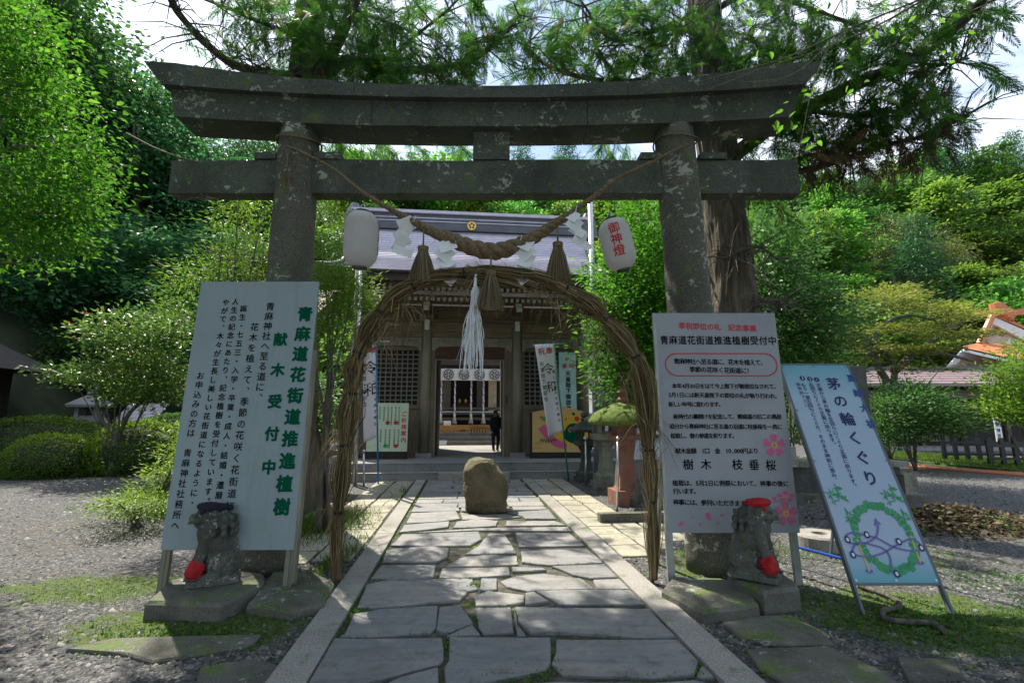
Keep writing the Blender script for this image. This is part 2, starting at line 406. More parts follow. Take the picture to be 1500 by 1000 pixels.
M_rock = stone('brown_boulder', (.075, .062, .034), (.18, .145, .085), 3.5, moss=.7, bump=.9, speck=.25, stain=.5, mossc=(.07, .09, .02), dark=(.045, .045, .025))
M_slab = stone('mossy_grey_stone', (.075, .072, .060), (.17, .162, .138), 2.2, lichen=.3, moss=.5, bump=.9, speck=.35, stain=.5)
M_statue = stone('carved_grey_stone', (.050, .053, .046), (.15, .15, .13), 4.0, lichen=.5, moss=.3, bump=.7, speck=.4, stain=.5)
M_plat = stone('platform_concrete', (.17, .175, .18), (.27, .27, .275), 1.0, bump=.25, speck=.25, stain=.4, dark=(.08, .09, .08))
M_red = stone('reddish_stone', (.20, .085, .06), (.30, .14, .10), 2.5, bump=.6, speck=.3, stain=.4, moss=.2)
M_lan = stone('lantern_stone', (.16, .165, .13), (.30, .30, .25), 3, lichen=.5, moss=.5, bump=.6)
M_darkstone = stone('dark_monument_stone', (.05, .055, .055), (.10, .105, .10), 2, moss=.2, bump=.4)
M_bark = None
def bark(name, c1, c2, c3):
    m = MT(name); n = m.noise(3.0, 8, .65, m.map((5, 5, .55)), .6); c = m.ramp(n, (.30, c1), (.5, c2), (.72, c3))
    c = m.mix(m.ramp(m.noise(1.2, 5), (.55, 0), (.75, .5)), c, (.09, .10, .05)); m.color(c).rough(.92); m.bump(n, 1.0, .06); return m.m
M_bark = bark('cedar_bark', (.032, .025, .017), (.105, .086, .060), (.215, .185, .14))
M_barkgrey = bark('smooth_grey_bark', (.05, .045, .038), (.12, .11, .09), (.22, .20, .17))
M_moss = flat('thick_moss', (.10, .15, .02), .95, .5, 14, .8)

GR = lambda *a: a
M_lf_bright = leafmat('bright_green_leaf', [(0, (.018, .075, .006)), (.5, (.055, .175, .012)), (1, (.135, .30, .028))], trans=.55, rough=.6, spec=.2)
M_lf_mid = leafmat('mid_green_leaf', [(0, (.024, .075, .016)), (.5, (.05, .13, .026)), (1, (.11, .22, .045))], trans=.48)
M_lf_dark = leafmat('dark_green_leaf', [(0, (.018, .075, .030)), (.5, (.042, .145, .045)), (1, (.10, .25, .065))], trans=.5)
M_lf_cedar = leafmat('cedar_needles', [(0, (.025, .085, .014)), (.6, (.055, .16, .020)), (.95, (.12, .25, .03)), (1, (.14, .10, .03))], trans=.55, spec=.3)
M_lf_cedbrown = leafmat('withered_cedar_needles', [(0, (.03, .045, .018)), (.4, (.07, .06, .03)), (1, (.17, .085, .045))], trans=.3)
M_lf_yel = leafmat('yellow_green_leaf', [(0, (.05, .12, .012)), (.5, (.11, .22, .018)), (.92, (.20, .30, .03)), (1, (.30, .17, .03))], trans=.5)
M_lf_pine = leafmat('olive_yellow_leaf', [(0, (.06, .085, .012)), (.5, (.13, .165, .025)), (.9, (.24, .25, .045)), (1, (.28, .17, .05))], trans=.45)
M_lf_cam = leafmat('glossy_camellia_leaf', [(0, (.04, .10, .02)), (.6, (.10, .19, .03)), (.93, (.18, .26, .05)), (.97, (.4, .08, .02)), (1, (.5, .12, .02))], trans=.35, rough=.38, spec=.4)
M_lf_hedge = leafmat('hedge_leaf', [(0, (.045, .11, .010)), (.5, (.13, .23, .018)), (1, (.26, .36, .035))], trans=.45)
M_lf_hill = leafmat('hillside_leaf', [(0, (.03, .09, .014)), (.5, (.085, .19, .022)), (1, (.20, .32, .045))], trans=.55, objvar=1.0)
M_lf_hillcon = leafmat('hillside_conifer_leaf', [(0, (.016, .06, .02)), (.5, (.035, .11, .032)), (1, (.07, .17, .045))], trans=.4, objvar=.6)
M_lf_bamboo = leafmat('hillside_bamboo_leaf', [(0, (.07, .12, .025)), (.5, (.15, .20, .05)), (1, (.25, .27, .10))], trans=.45, objvar=.5)
M_grass = leafmat('grass_blade', [(0, (.03, .075, .008)), (.5, (.07, .14, .015)), (1, (.17, .22, .04))], trans=.4)
M_weed = leafmat('weed_leaf', [(0, (.03, .10, .012)), (1, (.10, .22, .03))], trans=.4)
M_litter = leafmat('dead_leaf', [(0, (.035, .025, .016)), (.45, (.095, .065, .04)), (.8, (.22, .16, .10)), (.86, (.09, .15, .03)), (1, (.14, .20, .04))], trans=.15, rough=.7)

# ------------------------------------------------------------------ ground and hills
mb = MB(); n = 36
ring_r = [0, 4, 10, 20, 40, 90, 200, 500]
vs = [(0, 0, 0)]; fs = []
for r in ring_r[1:]:
    for k in range(n): vs.append((cos(2*pi*k/n)*r, sin(2*pi*k/n)*r, 0))
for k in range(n): fs.append((0, 1+k, 1+(k+1) % n))
for i in range(len(ring_r)-2):
    for k in range(n):
        l = (k+1) % n; fs.append((1+i*n+k, 1+(i+1)*n+k, 1+(i+1)*n+l, 1+i*n+l))
mb.add(vs, fs); mb.build('ground', M_gravel, kind='structure')

def hill_z(x, y):
    h = 31*S((y-33)/40)
    left = 21*S((-x-15-.15*max(0, y-20))/17)*S((y+8)/12)
    rb = 24*S((x-48)/30)*S((y+5)/20)
    z = max(h, left, rb)
    return z*(1+.10*noise.noise(Vector((x*.05, y*.05, 0)))) + (.8*noise.noise(Vector((x*.15, y*.15, 3))) if z > .5 else 0) - .25
mb = MB(); xs = [x*3.0 for x in range(-36, 50)]; ys = [y*3.0 for y in range(-4, 46)]
vs = [(x, y, hill_z(x, y)) for y in ys for x in xs]; nx = len(xs)
fs = [(j*nx+i, j*nx+i+1, (j+1)*nx+i+1, (j+1)*nx+i) for j in range(len(ys)-1) for i in range(nx-1) if max(vs[j*nx+i][2], vs[j*nx+i+1][2], vs[(j+1)*nx+i][2], vs[(j+1)*nx+i+1][2]) > 0]
mb.add(vs, fs); mb.build('hills', M_hill, smooth=True, kind='structure')

# ------------------------------------------------------------------ the stone path
path = empty('path', W(0, 0, 0), YAW, kind='structure')
KL0, KL1, KR0, KR1 = -1.22, -.965, 1.69, 1.95; PV1 = 13.88; PV0 = -2.0
ZB = .006
mb = MB().box(KL1, KR0, PV0, PV1, -.05, ZB); mb.build('joint_bed', M_bed, path)
ST = [
 [(483,935),(648,934),(650,966),(642,972),(560,992),(500,1012),(430,1012)],
 [(641,976),(584,991),(545,1010),(500,1045),(643,1045)],
 [(658,932),(805,932),(808,945),(806,970),(798,980),(745,990),(700,997),(652,1000),(650,976),(657,965)],
 [(816,935),(1000,935),(1034,965),(1016,984),(958,989),(824,985),(810,970)],
 [(1038,970),(1056,988),(1030,990),(1022,986)],
 [(700,1006),(820,996),(950,998),(1020,994),(1066,1006),(1120,1060),(690,1060)],
 [(505,926),(519,897),(560,890),(641,885),(639,917),(627,925),(522,932),(498,930)],
 [(644,888),(673,885),(694,911),(656,925),(640,921)],
 [(697,889),(747,888),(753,923),(709,926),(701,918)],
 [(692,914),(701,928),(655,931)],
 [(752,890),(755,887),(758,914),(770,928),(757,929)],
 [(755,888),(800,889),(951,891),(970,903),(998,932),(936,932),(838,924),(778,925),(761,909)],
 [(523,889),(538,855),(560,850),(598,850),(684,866),(672,878),(628,880),(580,886)],
 [(695,873),(714,865),(768,871),(766,881),(740,886),(698,886)],
 [(771,868),(782,866),(804,879),(769,884)],
 [(786,865),(860,863),(932,864),(952,884),(818,885),(808,876)],
 [(543,846),(559,827),(638,826),(635,844),(590,848)],
 [(543,849),(636,846),(690,846),(700,861),(684,864),(600,850),(560,853)],
 [(560,823),(567,805),(600,801),(634,799),(658,802),(654,815),(640,822)],
 [(643,845),(648,831),(745,829),(747,841),(689,844)],
 [(652,829),(674,816),(711,811),(757,813),(759,826)],
 [(750,829),(796,831),(800,834),(751,836)],
 [(706,846),(728,846),(728,862),(715,863),(703,862)],
 [(733,850),(753,843),(796,839),(851,846),(870,861),(775,864),(743,858)],
 [(869,849),(914,847),(924,862),(876,862)],
 [(809,828),(890,825),(907,844),(866,845),(840,840)],
 [(765,822),(763,806),(860,802),(885,823),(806,826)],
 [(716,781),(739,780),(751,799),(755,809),(682,810),(700,799)],
 [(573,798),(589,782),(701,778),(705,789),(689,798),(640,799)],
 [(755,779),(834,780),(857,798),(760,800)],
 [(585,779),(592,768),(658,763),(656,771),(625,775)],
 [(664,772),(669,763),(702,759),(730,762),(726,769),(697,771)],
 [(741,769),(742,762),(813,762),(829,768)],
 [(592,780),(700,773),(832,771),(838,777),(700,776)],
 [(595,766),(603,751),(668,748),(674,759),(647,763)],
 [(674,749),(686,753),(740,752),(764,756),(728,759),(678,760)],
 [(744,750),(804,746),(814,759),(770,759),(765,755)],
]
SH = Vector((0, 0))
def stone_poly(poly, seed, shrink=.006):
    """roughened outline: subdivided, jittered"""
    out_ = []; n_ = len(poly); c = sum((Vector(p[:2]) for p in poly), Vector((0, 0)))/n_
    for i in range(n_):
        a = Vector(poly[i][:2]); b = Vector(poly[(i+1) % n_][:2]); L = (b-a).length; k = max(1, min(4, int(L/.16)))
        for j in range(k):
            p = a.lerp(b, j/k); d = (c-p).normalized()*shrink
            if j == 0: d *= 2.2
            w = .012; p = p+d+Vector((noise.noise(Vector((p.x*6, p.y*6, seed)))*w, noise.noise(Vector((p.x*6, p.y*6, seed+9)))*w))
            out_.append((p.x, p.y))
    return out_
rr = random.Random(3)
polys = []
for s_ in ST:
    polys.append([tuple(GU(x, y, .035).xy) for x, y in s_])
# further courses up to the platform and the ones behind the camera
def courses(v0, v1, dv, rnd_):
    v = v0
    while v < v1-.1:
        d = min(dv*rnd_.uniform(.75, 1.35), v1-v)
        if v1-v-d < .15: d = v1-v
        u = KL1+.05; 
        while u < KR0-.1:
            w = rnd_.uniform(.5, 1.25)
            if KR0-.05-u-w < .3: w = KR0-.05-u
            s1, s2 = rnd_.uniform(-.06, .06), rnd_.uniform(-.05, .05)
            polys.append([(u+.012, v+.012), (u+w-.012, v+.012+s2*.4), (u+w-.012+s1, v+d-.012), (u+w*.5, v+d-.01+s2*.5), (u+.012, v+d-.014)])
            u += w
        v += d
vtop = GU(700, 748, .035).y
courses(vtop+.02, PV1, .42, rr); 
vb = GU(700, 1050, .035).y
courses(PV0, vb-.03, .6, rr)
for i, p in enumerate(polys):
    q = stone_poly(p, i*1.7, -.002 if i < len(ST) else .002); z = .032+rr.uniform(-.004, .006)
    q = [(min(max(a, KL1+.012), KR0-.012), b) for a, b in q]
    MB().prism(q, -.01, z, bev=.008).build('flagstone', M_flag, path)
# kerbs
for side, (a, b) in (('l', (KL0, KL1)), ('r', (KR0, KR1))):
    cuts = [PV0, .9]
    joints_px = {'l': [(470,924), (541,843)], 'r': [(985,895), (893,818)]}[side]
    cuts += [GU(x, y, .045).y for x, y in joints_px]
    v = cuts[-1]
    while v < PV1-1.3: v += rr.uniform(1.5, 2.0); cuts.append(min(v, PV1))
    if cuts[-1] < PV1: cuts.append(PV1)
    for i in range(len(cuts)-1):
        e = rr.uniform(-.004, .004)
        MB().prism([(a+e, cuts[i]+.004), (b+e, cuts[i]+.004), (b+e, cuts[i+1]-.004), (a+e, cuts[i+1]-.004)], -.08, .045+rr.uniform(-.002, .002), bev=.007).build('kerb_stone', M_kerb, path)
# buff pavers: two columns each side
pv = empty('paved_strip', W(0, 0, 0), YAW, kind='structure')
def pavers(us, v0, v1, ju):
    for (a, b) in us:
        v = v1
        while v > v0:
            d = rr.uniform(.5, .68); e = rr.uniform(-.012, .012); f_ = ju(v)
            P = [(a+e+f_, v-d+.012), (b+e+f_, v-d+.012), (b+e+f_, v-.008), (a+e+f_, v-.008)]
            MB().prism(stone_poly(P, v+a, .003), -.05, .022+rr.uniform(-.004, .005), bev=.006).build('paving_slab', M_paver, pv)
            v -= d
    return
pavers([(-1.76, -1.29), (-2.25, -1.80)], 6.6, PV1, lambda v: 0)
pavers([(-2.72, -2.30)], 7.9, 10.4, lambda v: 0)
pavers([(2.0, 2.40), (2.44, 2.84)], 6.5, PV1, lambda v: 0)
pavers([(2.88, 3.25)], 7.0, 8.6, lambda v: 0)
# raised lawn strip far right
mb = MB(); g = [GU(1270, 668), GU(1500, 692)]
a = G(1290, 672); b = G(1540, 697); c = G(1540, 678); d = G(1290, 661)
mb.prism([tuple(p.xy) for p in (a, b, c, d)], -.1, .07, bev=.02); mb.build('lawn_strip', flat('lawn_soil', (.06, .10, .015), .95, .4, 8), kind='structure')
LAWN = [a, b, c, d]
a = G(1325, 684); b = G(1540, 701); c = G(1540, 696); d = G(1325, 681)
MB().prism([tuple(p.xy) for p in (a, b, c, d)], -.1, .04, bev=.01).build('terracotta_edging', flat('terracotta', (.42, .14, .07), .8, .2, 9), kind='structure')
# stepping stones sunk in the gravel at the lower left and lower right
step_px = [[(95,955),(160,940),(260,935),(384,934),(372,948),(300,962),(222,975),(180,962)], [(290,982),(372,968),(430,985),(400,1010),(280,1010)],
           [(1045,906),(1160,904),(1210,930),(1225,948),(1130,950),(1085,940)], [(1090,955),(1215,950),(1290,985),(1330,1010),(1150,1010),(1110,985)], [(1310,965),(1400,970),(1420,1000),(1330,1005)]]
for i, s_ in enumerate(step_px):
    q = [tuple(G(x, y).xy) for x, y in s_]
    MB().prism(stone_poly(q, i), -.05, .028, bev=.012).build('stepping_stone', M_slab, kind='structure')
# plinths of the gate pillars: big worn kerb blocks
def block(px_list, z1, mat, name, parent=None, bev=.03, **k):
    q = stone_poly([tuple(G(x, y, z1).xy) for x, y in px_list], 1.3, .0)
    return MB().prism(q, -.05, z1, bev=bev).build(name, mat, parent, **k)
block([(968,862),(1030,893),(1112,884),(1106,868),(1060,846),(985,843)], .12, M_slab, 'worn_block', label='worn granite footing block in front of the right gate pillar', cat='stone block')
block([(362,882),(430,893),(474,882),(490,850),(452,832),(400,836)], .09, M_slab, 'worn_block', label='worn stone footing block beside the left gate pillar and the path', cat='stone block')
# ------------------------------------------------------------------ the stone gate
YT = 5.78
torii = empty('torii_gate', (-.27, YT, 0), label='tall weathered grey stone torii gate spanning the path', cat='gate')
TC = Vector((-.27, YT, 0))
def tl(p): return Vector(p)-TC
for s_, (bx, tx) in ((-1, (-2.77, -2.79)), (1, (2.29, 2.13))):
    b = tl((bx, YT, -.03)); t = tl((tx, YT, 5.42)); pts = [b.lerp(t, i/26) for i in range(27)]
    rad = [.29-.045*i/26 for i in range(27)]
    MB().tube(pts, rad, 40, rough=.035, seed=s_*3).build('pillar', M_pillar, torii, smooth=True)
    # collar where the tie beam passes
zn0, zn1 = 4.50, 4.97
def beam(x0, x1, y0, y1, zf, mat, name, cuts, taper0=0, taper1=0, seed=0):
    cs = [x0]+cuts+[x1]
    for i in range(len(cs)-1):
        a, b = cs[i]+(.004 if i else 0), cs[i+1]-(.004 if i < len(cs)-2 else 0); nseg = max(3, int((b-a)/.14)); mb = MB(); vs = []; fs = []; m_ = 4
        for k in range(nseg+1):
            x = lerp(a, b, k/nseg); zb, zt = zf(x); sl0 = taper0*(1 if (i == 0 and k == 0) else 0); sl1 = taper1*(1 if (i == len(cs)-2 and k == nseg) else 0)
            for j, (y, z) in enumerate([(y0, zb), (y0, lerp(zb, zt, .35)), (y0, lerp(zb, zt, .7)), (y0, zt), (lerp(y0, y1, .5), zt+.01), (y1, zt), (y1, zb), (lerp(y0, y1, .5), zb)]):
                up = (z-zb)/(zt-zb); xx = x-(taper0*up if (i == 0 and k == 0) else 0)+(taper1*up if (i == len(cs)-2 and k == nseg) else 0)
                nn = Vector((xx*2.3, y*4+seed, z*4)); w = .006
                vs.append((xx+TC.x*0, y+noise.noise(nn)*w, z+noise.noise(nn+Vector((7, 7, 7)))*w))
        for k in range(nseg):
            for j in range(8): l = (j+1) % 8; fs.append((k*8+j, (k+1)*8+j, (k+1)*8+l, k*8+l))
        fs.append(tuple(range(8))); fs.append(tuple(reversed([nseg*8+j for j in range(8)])))
        mb.add([tl(v) for v in vs], fs); mb.build(name, mat, torii)
beam(-4.36, 3.66, 5.68, 5.88, lambda x: (zn0+.02*(x > -9), zn1+.01*sin(x*2)), M_torii, 'tie_beam', [])
def sag(x): q = (abs(x+.36)/4.3); return .33*q**2.1
kt = lambda x: (5.36+sag(x)*.50, 5.70+sag(x)*.66)
beam(-4.30, 3.58, 5.55, 6.00, kt, M_torii, 'lower_lintel', [-1.79, .96], .10, .10, 3)
beam(-4.46, 3.74, 5.47, 6.08, lambda x: (5.705+sag(x)*.64, 5.87+sag(x)*1.17), M_torii, 'top_lintel', [-2.0, 1.47], .26, .26, 8)
z0_ = kt(-.3)[0]
MB().box(-.50-TC.x, -.03-TC.x, 5.66-YT, 5.90-YT, zn1+.003, z0_-.003).build('centre_strut', M_torii, torii)
for x0, x1 in ((-3.30, -3.03), (-2.54, -2.2), (1.65, 1.91), (2.42, 2.75)):
    MB().box(x0-TC.x, x1-TC.x, 5.66-YT, 5.90-YT, zn1+.012, zn1+.10).build('wedge', M_torii, torii)

# ------------------------------------------------------------------ straw things: shared strand builder
def straw_mat(name, cs, trans=.1):
    m = leafmat(name, cs, trans=trans, rough=.7, spec=.2); return m
M_straw = straw_mat('dry_reed_straw', [(0, (.055, .042, .02)), (.5, (.20, .155, .075)), (1, (.42, .33, .18))])
M_tassel = straw_mat('rice_straw_tassel', [(0, (.10, .08, .045)), (.5, (.21, .17, .10)), (1, (.33, .27, .17))])
M_rope = MT('straw_rope'); _n = M_rope.noise(6, 6, .6, M_rope.map((6, 6, 6))); M_rope.color(M_rope.ramp(_n, (.3, (.09, .062, .03)), (.7, (.26, .195, .11)))).rough(.85); M_rope.bump(M_rope.noise(60, 3), .8, .01); M_rope = M_rope.m
M_cordblack = flat('black_cord', (.012, .012, .012), .8)
M_paper = flat('white_paper', (.78, .80, .82), .8, .03)
def strands(name, curves, widths, mat, parent, **k):
    """curves (n, m, 3): flat ribbons with a slight roof, one mesh"""
    C_ = np.asarray(curves); n_, m_, _ = C_.shape
    T = np.gradient(C_, axis=1); T /= np.maximum(np.linalg.norm(T, axis=2, keepdims=True), 1e-9)
    R_ = RS.randn(n_, 1, 3); Sd = np.cross(T, R_); Sd /= np.maximum(np.linalg.norm(Sd, axis=2, keepdims=True), 1e-9); Up = np.cross(Sd, T)
    w = np.asarray(widths)[:, None, None]*(np.linspace(1, .45, m_)[None, :, None])
    v = np.stack([C_-Sd*w, C_+Up*w*.8, C_+Sd*w], 2).reshape(-1, 3)
    f = []; idx = (np.arange(n_)[:, None, None]*m_+np.arange(m_-1)[None, :, None])*3
    for j in (0, 1): f.append(np.stack([idx+j, idx+j+1, idx+3+j+1, idx+3+j], -1).reshape(-1, 4))
    return link(name, np_mesh(name, v, np.concatenate(f), mat, np.repeat(RS.rand(n_), m_*3), True), parent, **k)

# the great ring of reeds
ring = empty('reed_ring', (-.2, 5.25, 0), label='large round ring of bundled dry reeds standing over the path under the gate', cat='straw ring')
RC = Vector((-.2, 5.25, 0))
rp = [(493,856,7),(494,800,9),(496,750,9),(500,700,18),(505,652,11),(510,608,22),(515,576,11),(518,545,21),(526,517,13),(540,487,23),(557,457,12),(580,435,19),(605,418,13),(640,405,15),(680,400,12),(718,398,14),(770,402,12),(802,412,15),(830,424,12),(866,446,22),(888,468,12),(913,495,21),(932,522,11),(941,552,19),(947,600,20),(949,628,17),(951,659,9),(954,700,14),(955,735,8),(956,790,11),(957,848,8)]
TIES = [0, 2, 4, 6, 8, 10, 12, 14, 16, 18, 20, 22, 26, 28, 30]
yr = 5.33
rpts = [A(x, y, yr)-RC for x, y, r in rp]; rrad = [r/700*5.3*.70 for x, y, r in rp]
fine = bez(rpts, 8); frad = list(np.interp(np.linspace(0, 1, len(fine)), np.linspace(0, 1, len(rrad)), rrad))
FN = np.array([tuple(p) for p in fine]); FT = nrm(np.gradient(FN, axis=0)); FS = np.cross(FT, [0, 1, 0]); FS = nrm(FS); FY = np.cross(FT, FS)
nb = len(TIES)-1; mfine = len(fine)
for b in range(nb):
    i0 = TIES[b]*8; i1 = TIES[b+1]*8
    ii = list(range(i0, i1+1))
    core = MB().tube([fine[i] for i in ii], [frad[i]*.62 for i in ii], 12, rough=.25, seed=b)
    bundle = core.build('reed_bundle', M_rope, ring, smooth=True)
    ns = 230; cur = []
    for q in range(ns):
        ang = random.uniform(0, 2*pi); rr_ = random.uniform(.55, 1.0)**.6; fl = max(0, random.gauss(0, .55)) if random.random() < .6 else 0
        st_ = random.uniform(-4, 2); en = (i1-i0)+random.uniform(-2, 5); up = i0 > mfine/2; tw = random.uniform(-.9, .9)
        ln = []
        for j in range(9):
            t = j/8; f_ = i0+lerp(st_, en, t) if not up else i1-lerp(st_, en, t)
            f_ = min(max(f_, 0), mfine-1); k0 = int(f_); fr = f_-k0; k1 = min(k0+1, mfine-1)
            P = FN[k0]*(1-fr)+FN[k1]*fr; s1 = FS[k0]*(1-fr)+FS[k1]*fr; s2 = FY[k0]*(1-fr)+FY[k1]*fr; R_ = frad[k0]*(1-fr)+frad[k1]*fr
            pinch = .9+.1*sin(pi*min(1, max(0, (f_-i0)/(i1-i0+1e-6)))) 
            rad_ = R_*rr_*pinch*(1+fl*t*t*2.2); a_ = ang+tw*t
            ln.append(P+s1*cos(a_)*rad_+s2*sin(a_)*rad_+np.array([0, 0, -fl*t*t*.10]))
        cur.append(ln)
    strands('reed_strands', cur, np.random.RandomState(b).uniform(.0035, .0085, ns), M_straw, bundle, kind='stuff')
    if b:
        c = fine[i0]; t = Vector(FT[i0]); R_ = frad[i0]*1.12
        MB().tube([c-t*.014, c+t*.014], [R_, R_], 14).build('tie', M_cordblack, ring, smooth=True)
# loose wisps sticking out near the shoulders and low on the sides
cur = []
for (px_, py_, n_, L0) in ((590,440,34,.30), (700,400,40,.28), (860,455,46,.34), (885,500,34,.30), (540,480,30,.28), (500,640,26,.30), (640,420,28,.24), (800,425,34,.26), (945,620,26,.28), (495,740,16,.22), (925,560,20,.25)):
    for q in range(n_*2):
        p = A(px_+random.gauss(0, 14), py_+random.gauss(0, 9), yr)-RC; d = Vector((random.gauss(0, 1), random.gauss(-.2, .5), random.gauss(0, .7))).normalized(); L = L0*random.uniform(.4, 1.3)
        cur.append([tuple(p+d*L*t+Vector((0, 0, -L*1.0*t*t*random.uniform(.9, 1.1)))) for t in np.linspace(0, 1, 7)])
strands('loose_reeds', cur, [random.uniform(.0025, .005) for _ in cur], M_straw, ring, kind='stuff')
for (px_, sd) in ((494, -1), (956, 1)):
    a = A(px_, 862, yr)-RC; MB().tube([a-Vector((0, 0, .1)), a+Vector((0, 0, .7))], .022, 8).build('stake', M_barkgrey, ring, smooth=True)
# thin wires holding the ring to the pillars
for (a, b) in (((963,688), (1020,680)), ((505,560), (455,575))):
    MB().tube([A(a[0], a[1], yr)-RC, A(b[0], b[1], 5.6)-RC], .006, 5).build('guy_wire', M_cordblack, ring)

# the sacred rope
rope = empty('shimenawa_rope', (-.3, 5.45, 4), label='thick twisted straw rope slung between the pillars under the tie beam', cat='rope')
RO = Vector((-.3, 5.45, 4))
rp2 = [(418,214,2.2),(440,222,2.6),(486,246,3),(530,281,4),(575,308,5),(600,322,7),(630,338,9),(660,350,12),(690,362,14),(718,368,15),(745,364,14),(775,352,12),(805,333,9),(835,313,6),(868,290,5),(905,262,4),(950,240,3),(985,222,2.6),(1010,212,2.2)]
pts = [A(x, y, 5.40 if 440 < x < 985 else 5.46)-RO for x, y, r in rp2]; rad = [r/700*5.5*.86 for x, y, r in rp2]
fp = bez(pts, 14); fr_ = np.interp(np.linspace(0, 1, len(fp)), np.linspace(0, 1, len(rad)), rad)
ph = 0; phs = []
for i in range(len(fp)):
    phs.append(ph); ph += .012/ max(fr_[i], .02)*4.0*(fp[min(i+1, len(fp)-1)]-fp[i]).length/.03*.9
for k in range(3):
    P_ = []; R__ = []
    for i, p in enumerate(fp):
        t = (fp[min(i+1, len(fp)-1)]-fp[max(i-1, 0)]).normalized(); s1 = t.cross(Vector((0, 1, 0))).normalized(); s2 = t.cross(s1)
        a_ = phs[i]+2*pi*k/3; P_.append(p+(s1*cos(a_)+s2*sin(a_))*fr_[i]*.48); R__.append(fr_[i]*.60)
    MB().tube(P_, R__, 8, rough=.12, seed=k).build('rope_strand', M_rope, rope, smooth=True)
cur = []
for q in range(260):
    i = random.randint(20, len(fp)-20); p = fp[i]; r_ = fr_[i]; d = Vector((random.gauss(0, .8), random.gauss(-.3, .4), random.gauss(-.2, .6))).normalized(); L = random.uniform(.03, .12)
    cur.append([tuple(p+d*r_*.8+d*L*t+Vector((0, 0, -L*.5*t*t))) for t in np.linspace(0, 1, 4)])
strands('rope_fuzz', cur, [.0018]*len(cur), M_straw, rope, kind='stuff')
for (x, y, yy) in ((420, 214, 1), (1008, 212, 1)):     # loops round the pillars
    c = A(437 if x < 700 else 990, y, YT); c = Vector((-2.79 if x < 700 else 2.14, YT, c.z))-RO
    MB().tube([c+Vector((cos(a_)*.275, sin(a_)*.275, .03*sin(2*a_+1))) for a_ in np.linspace(0, 2*pi, 30)], .012, 7).build('pillar_loop', M_rope, rope, smooth=True)
cur = []
for q in range(60):
    p = A(421, 250, 5.46)-RO; d = Vector((random.gauss(0, .25), random.gauss(-.1, .12), -1)).normalized(); L = random.uniform(.1, .26); cur.append([tuple(p+d*L*t) for t in np.linspace(0, 1, 4)])
strands('frayed_end', cur, [.003]*len(cur), M_straw, rope, kind='stuff')
MB().tube([A(421, 216, 5.47)-RO, A(421, 252, 5.46)-RO], .012, 6).build('rope_end', M_rope, rope, smooth=True)

def tassel(px_, py0, py1, wpx, Y, label, hang):
    top = A(px_, py0, Y); bot = A(px_, py1, Y); H = (top-bot).length; Rb = wpx/2/700*Y*1.0
    t = empty('straw_tassel', top, label=label, cat='tassel', group='straw tassels hanging from the rope')
    MB().lathe([(.012, 0), (Rb*.36, -.01), (Rb*.40, -H*.06), (Rb*.30, -H*.13), (Rb*.34, -H*.17)], n=14).build('tassel_head', M_rope, t, smooth=True)
    MB().lathe([(Rb*.37, -H*.10), (Rb*.37, -H*.14)], n=14).build('binding', M_rope, t, smooth=True)
    MB().lathe([(Rb*.30, -H*.15), (Rb*.55, -H*.5), (Rb*.80, -H*.9), (Rb*.6, -H*.95)], n=16).build('tassel_core', M_rope, t, smooth=True)
    cur = []
    for q in range(420):
        a_ = random.uniform(0, 2*pi); k = random.uniform(.75, 1.03); L = H*random.uniform(.92, 1.03); dr = random.gauss(0, .05)
        cur.append([((Rb*(.32+.68*(t_**.8))*k+dr*Rb*t_)*cos(a_+dr*t_), (Rb*(.32+.68*(t_**.8))*k+dr*Rb*t_)*sin(a_+dr*t_), -H*.14-(L-H*.14)*t_) for t_ in np.linspace(0, 1, 5)])
    strands('straw_skirt', cur, np.random.uniform(.002, .0045, len(cur)), M_tassel, t, kind='stuff')
    MB().tube([Vector((0, 0, -.02)), Vector((0, 0, hang))], .011, 6).build('hanging_cord', M_rope, t, smooth=True)
    return t
tassel(620, 360, 418, 44, 5.36, 'straw tassel on the rope nearest the plain lantern', .20)
tassel(719, 396, 455, 42, 5.22, 'middle straw tassel with white paper streamers hanging beside it', .16)
tassel(817, 354, 415, 42, 5.36, 'straw tassel on the rope nearest the lettered lantern', .20)

def shide(pts_px, wpx, Y, label, flip=1):
    """folded zigzag paper: a strip of parallelograms with real fold depth and thickness"""
    o = A(*pts_px[0], Y); mb = MB(); th = .0015
    P = [A(x, y, Y)-o for x, y in pts_px]; w = wpx/700*Y
    for i in range(len(P)-1):
        a, b = P[i], P[i+1]; d = (b-a); sdir = Vector((d.z, 0, -d.x)).normalized()*w*.5*flip
        yo = .035 if i % 2 else -.035; k = 1+.10*i
        A0 = a-sdir*k+Vector((0, -yo, 0)); A1 = a+sdir*k+Vector((0, yo*.3, 0)); B1 = b+sdir*k+Vector((0, yo, 0)); B0 = b-sdir*k+Vector((0, -yo*.3, 0))
        mb.hexa([A0, A1, B1, B0]+[q+Vector((0, th, 0)) for q in (A0, A1, B1, B0)])
    t = mb.build('shide_paper', M_paper, label=label, cat='paper streamer', group='zigzag paper streamers on the rope'); t.location = o
    k = MB().cyl(Vector((0, 0, -.01)), Vector((.02, .01, .07)), .005, 6).build('string', M_paper, t)
    return t
shide([(606,324),(585,334),(598,345),(580,353),(592,362),(588,374)], 21, 5.36, 'zigzag white paper streamer beside the plain lantern, leftmost on the rope')
shide([(667,354),(643,364),(660,378),(644,388),(662,398),(650,412)], 21, 5.33, 'zigzag white paper streamer between the left and middle tassels', -1)
shide([(762,353),(779,362),(761,376),(780,386),(764,397),(775,411)], 21, 5.33, 'zigzag white paper streamer between the middle and right tassels')
shide([(843,309),(833,322),(850,333),(842,344),(858,352),(850,361)], 21, 5.36, 'zigzag white paper streamer by the steel flagpole, rightmost on the rope', -1)

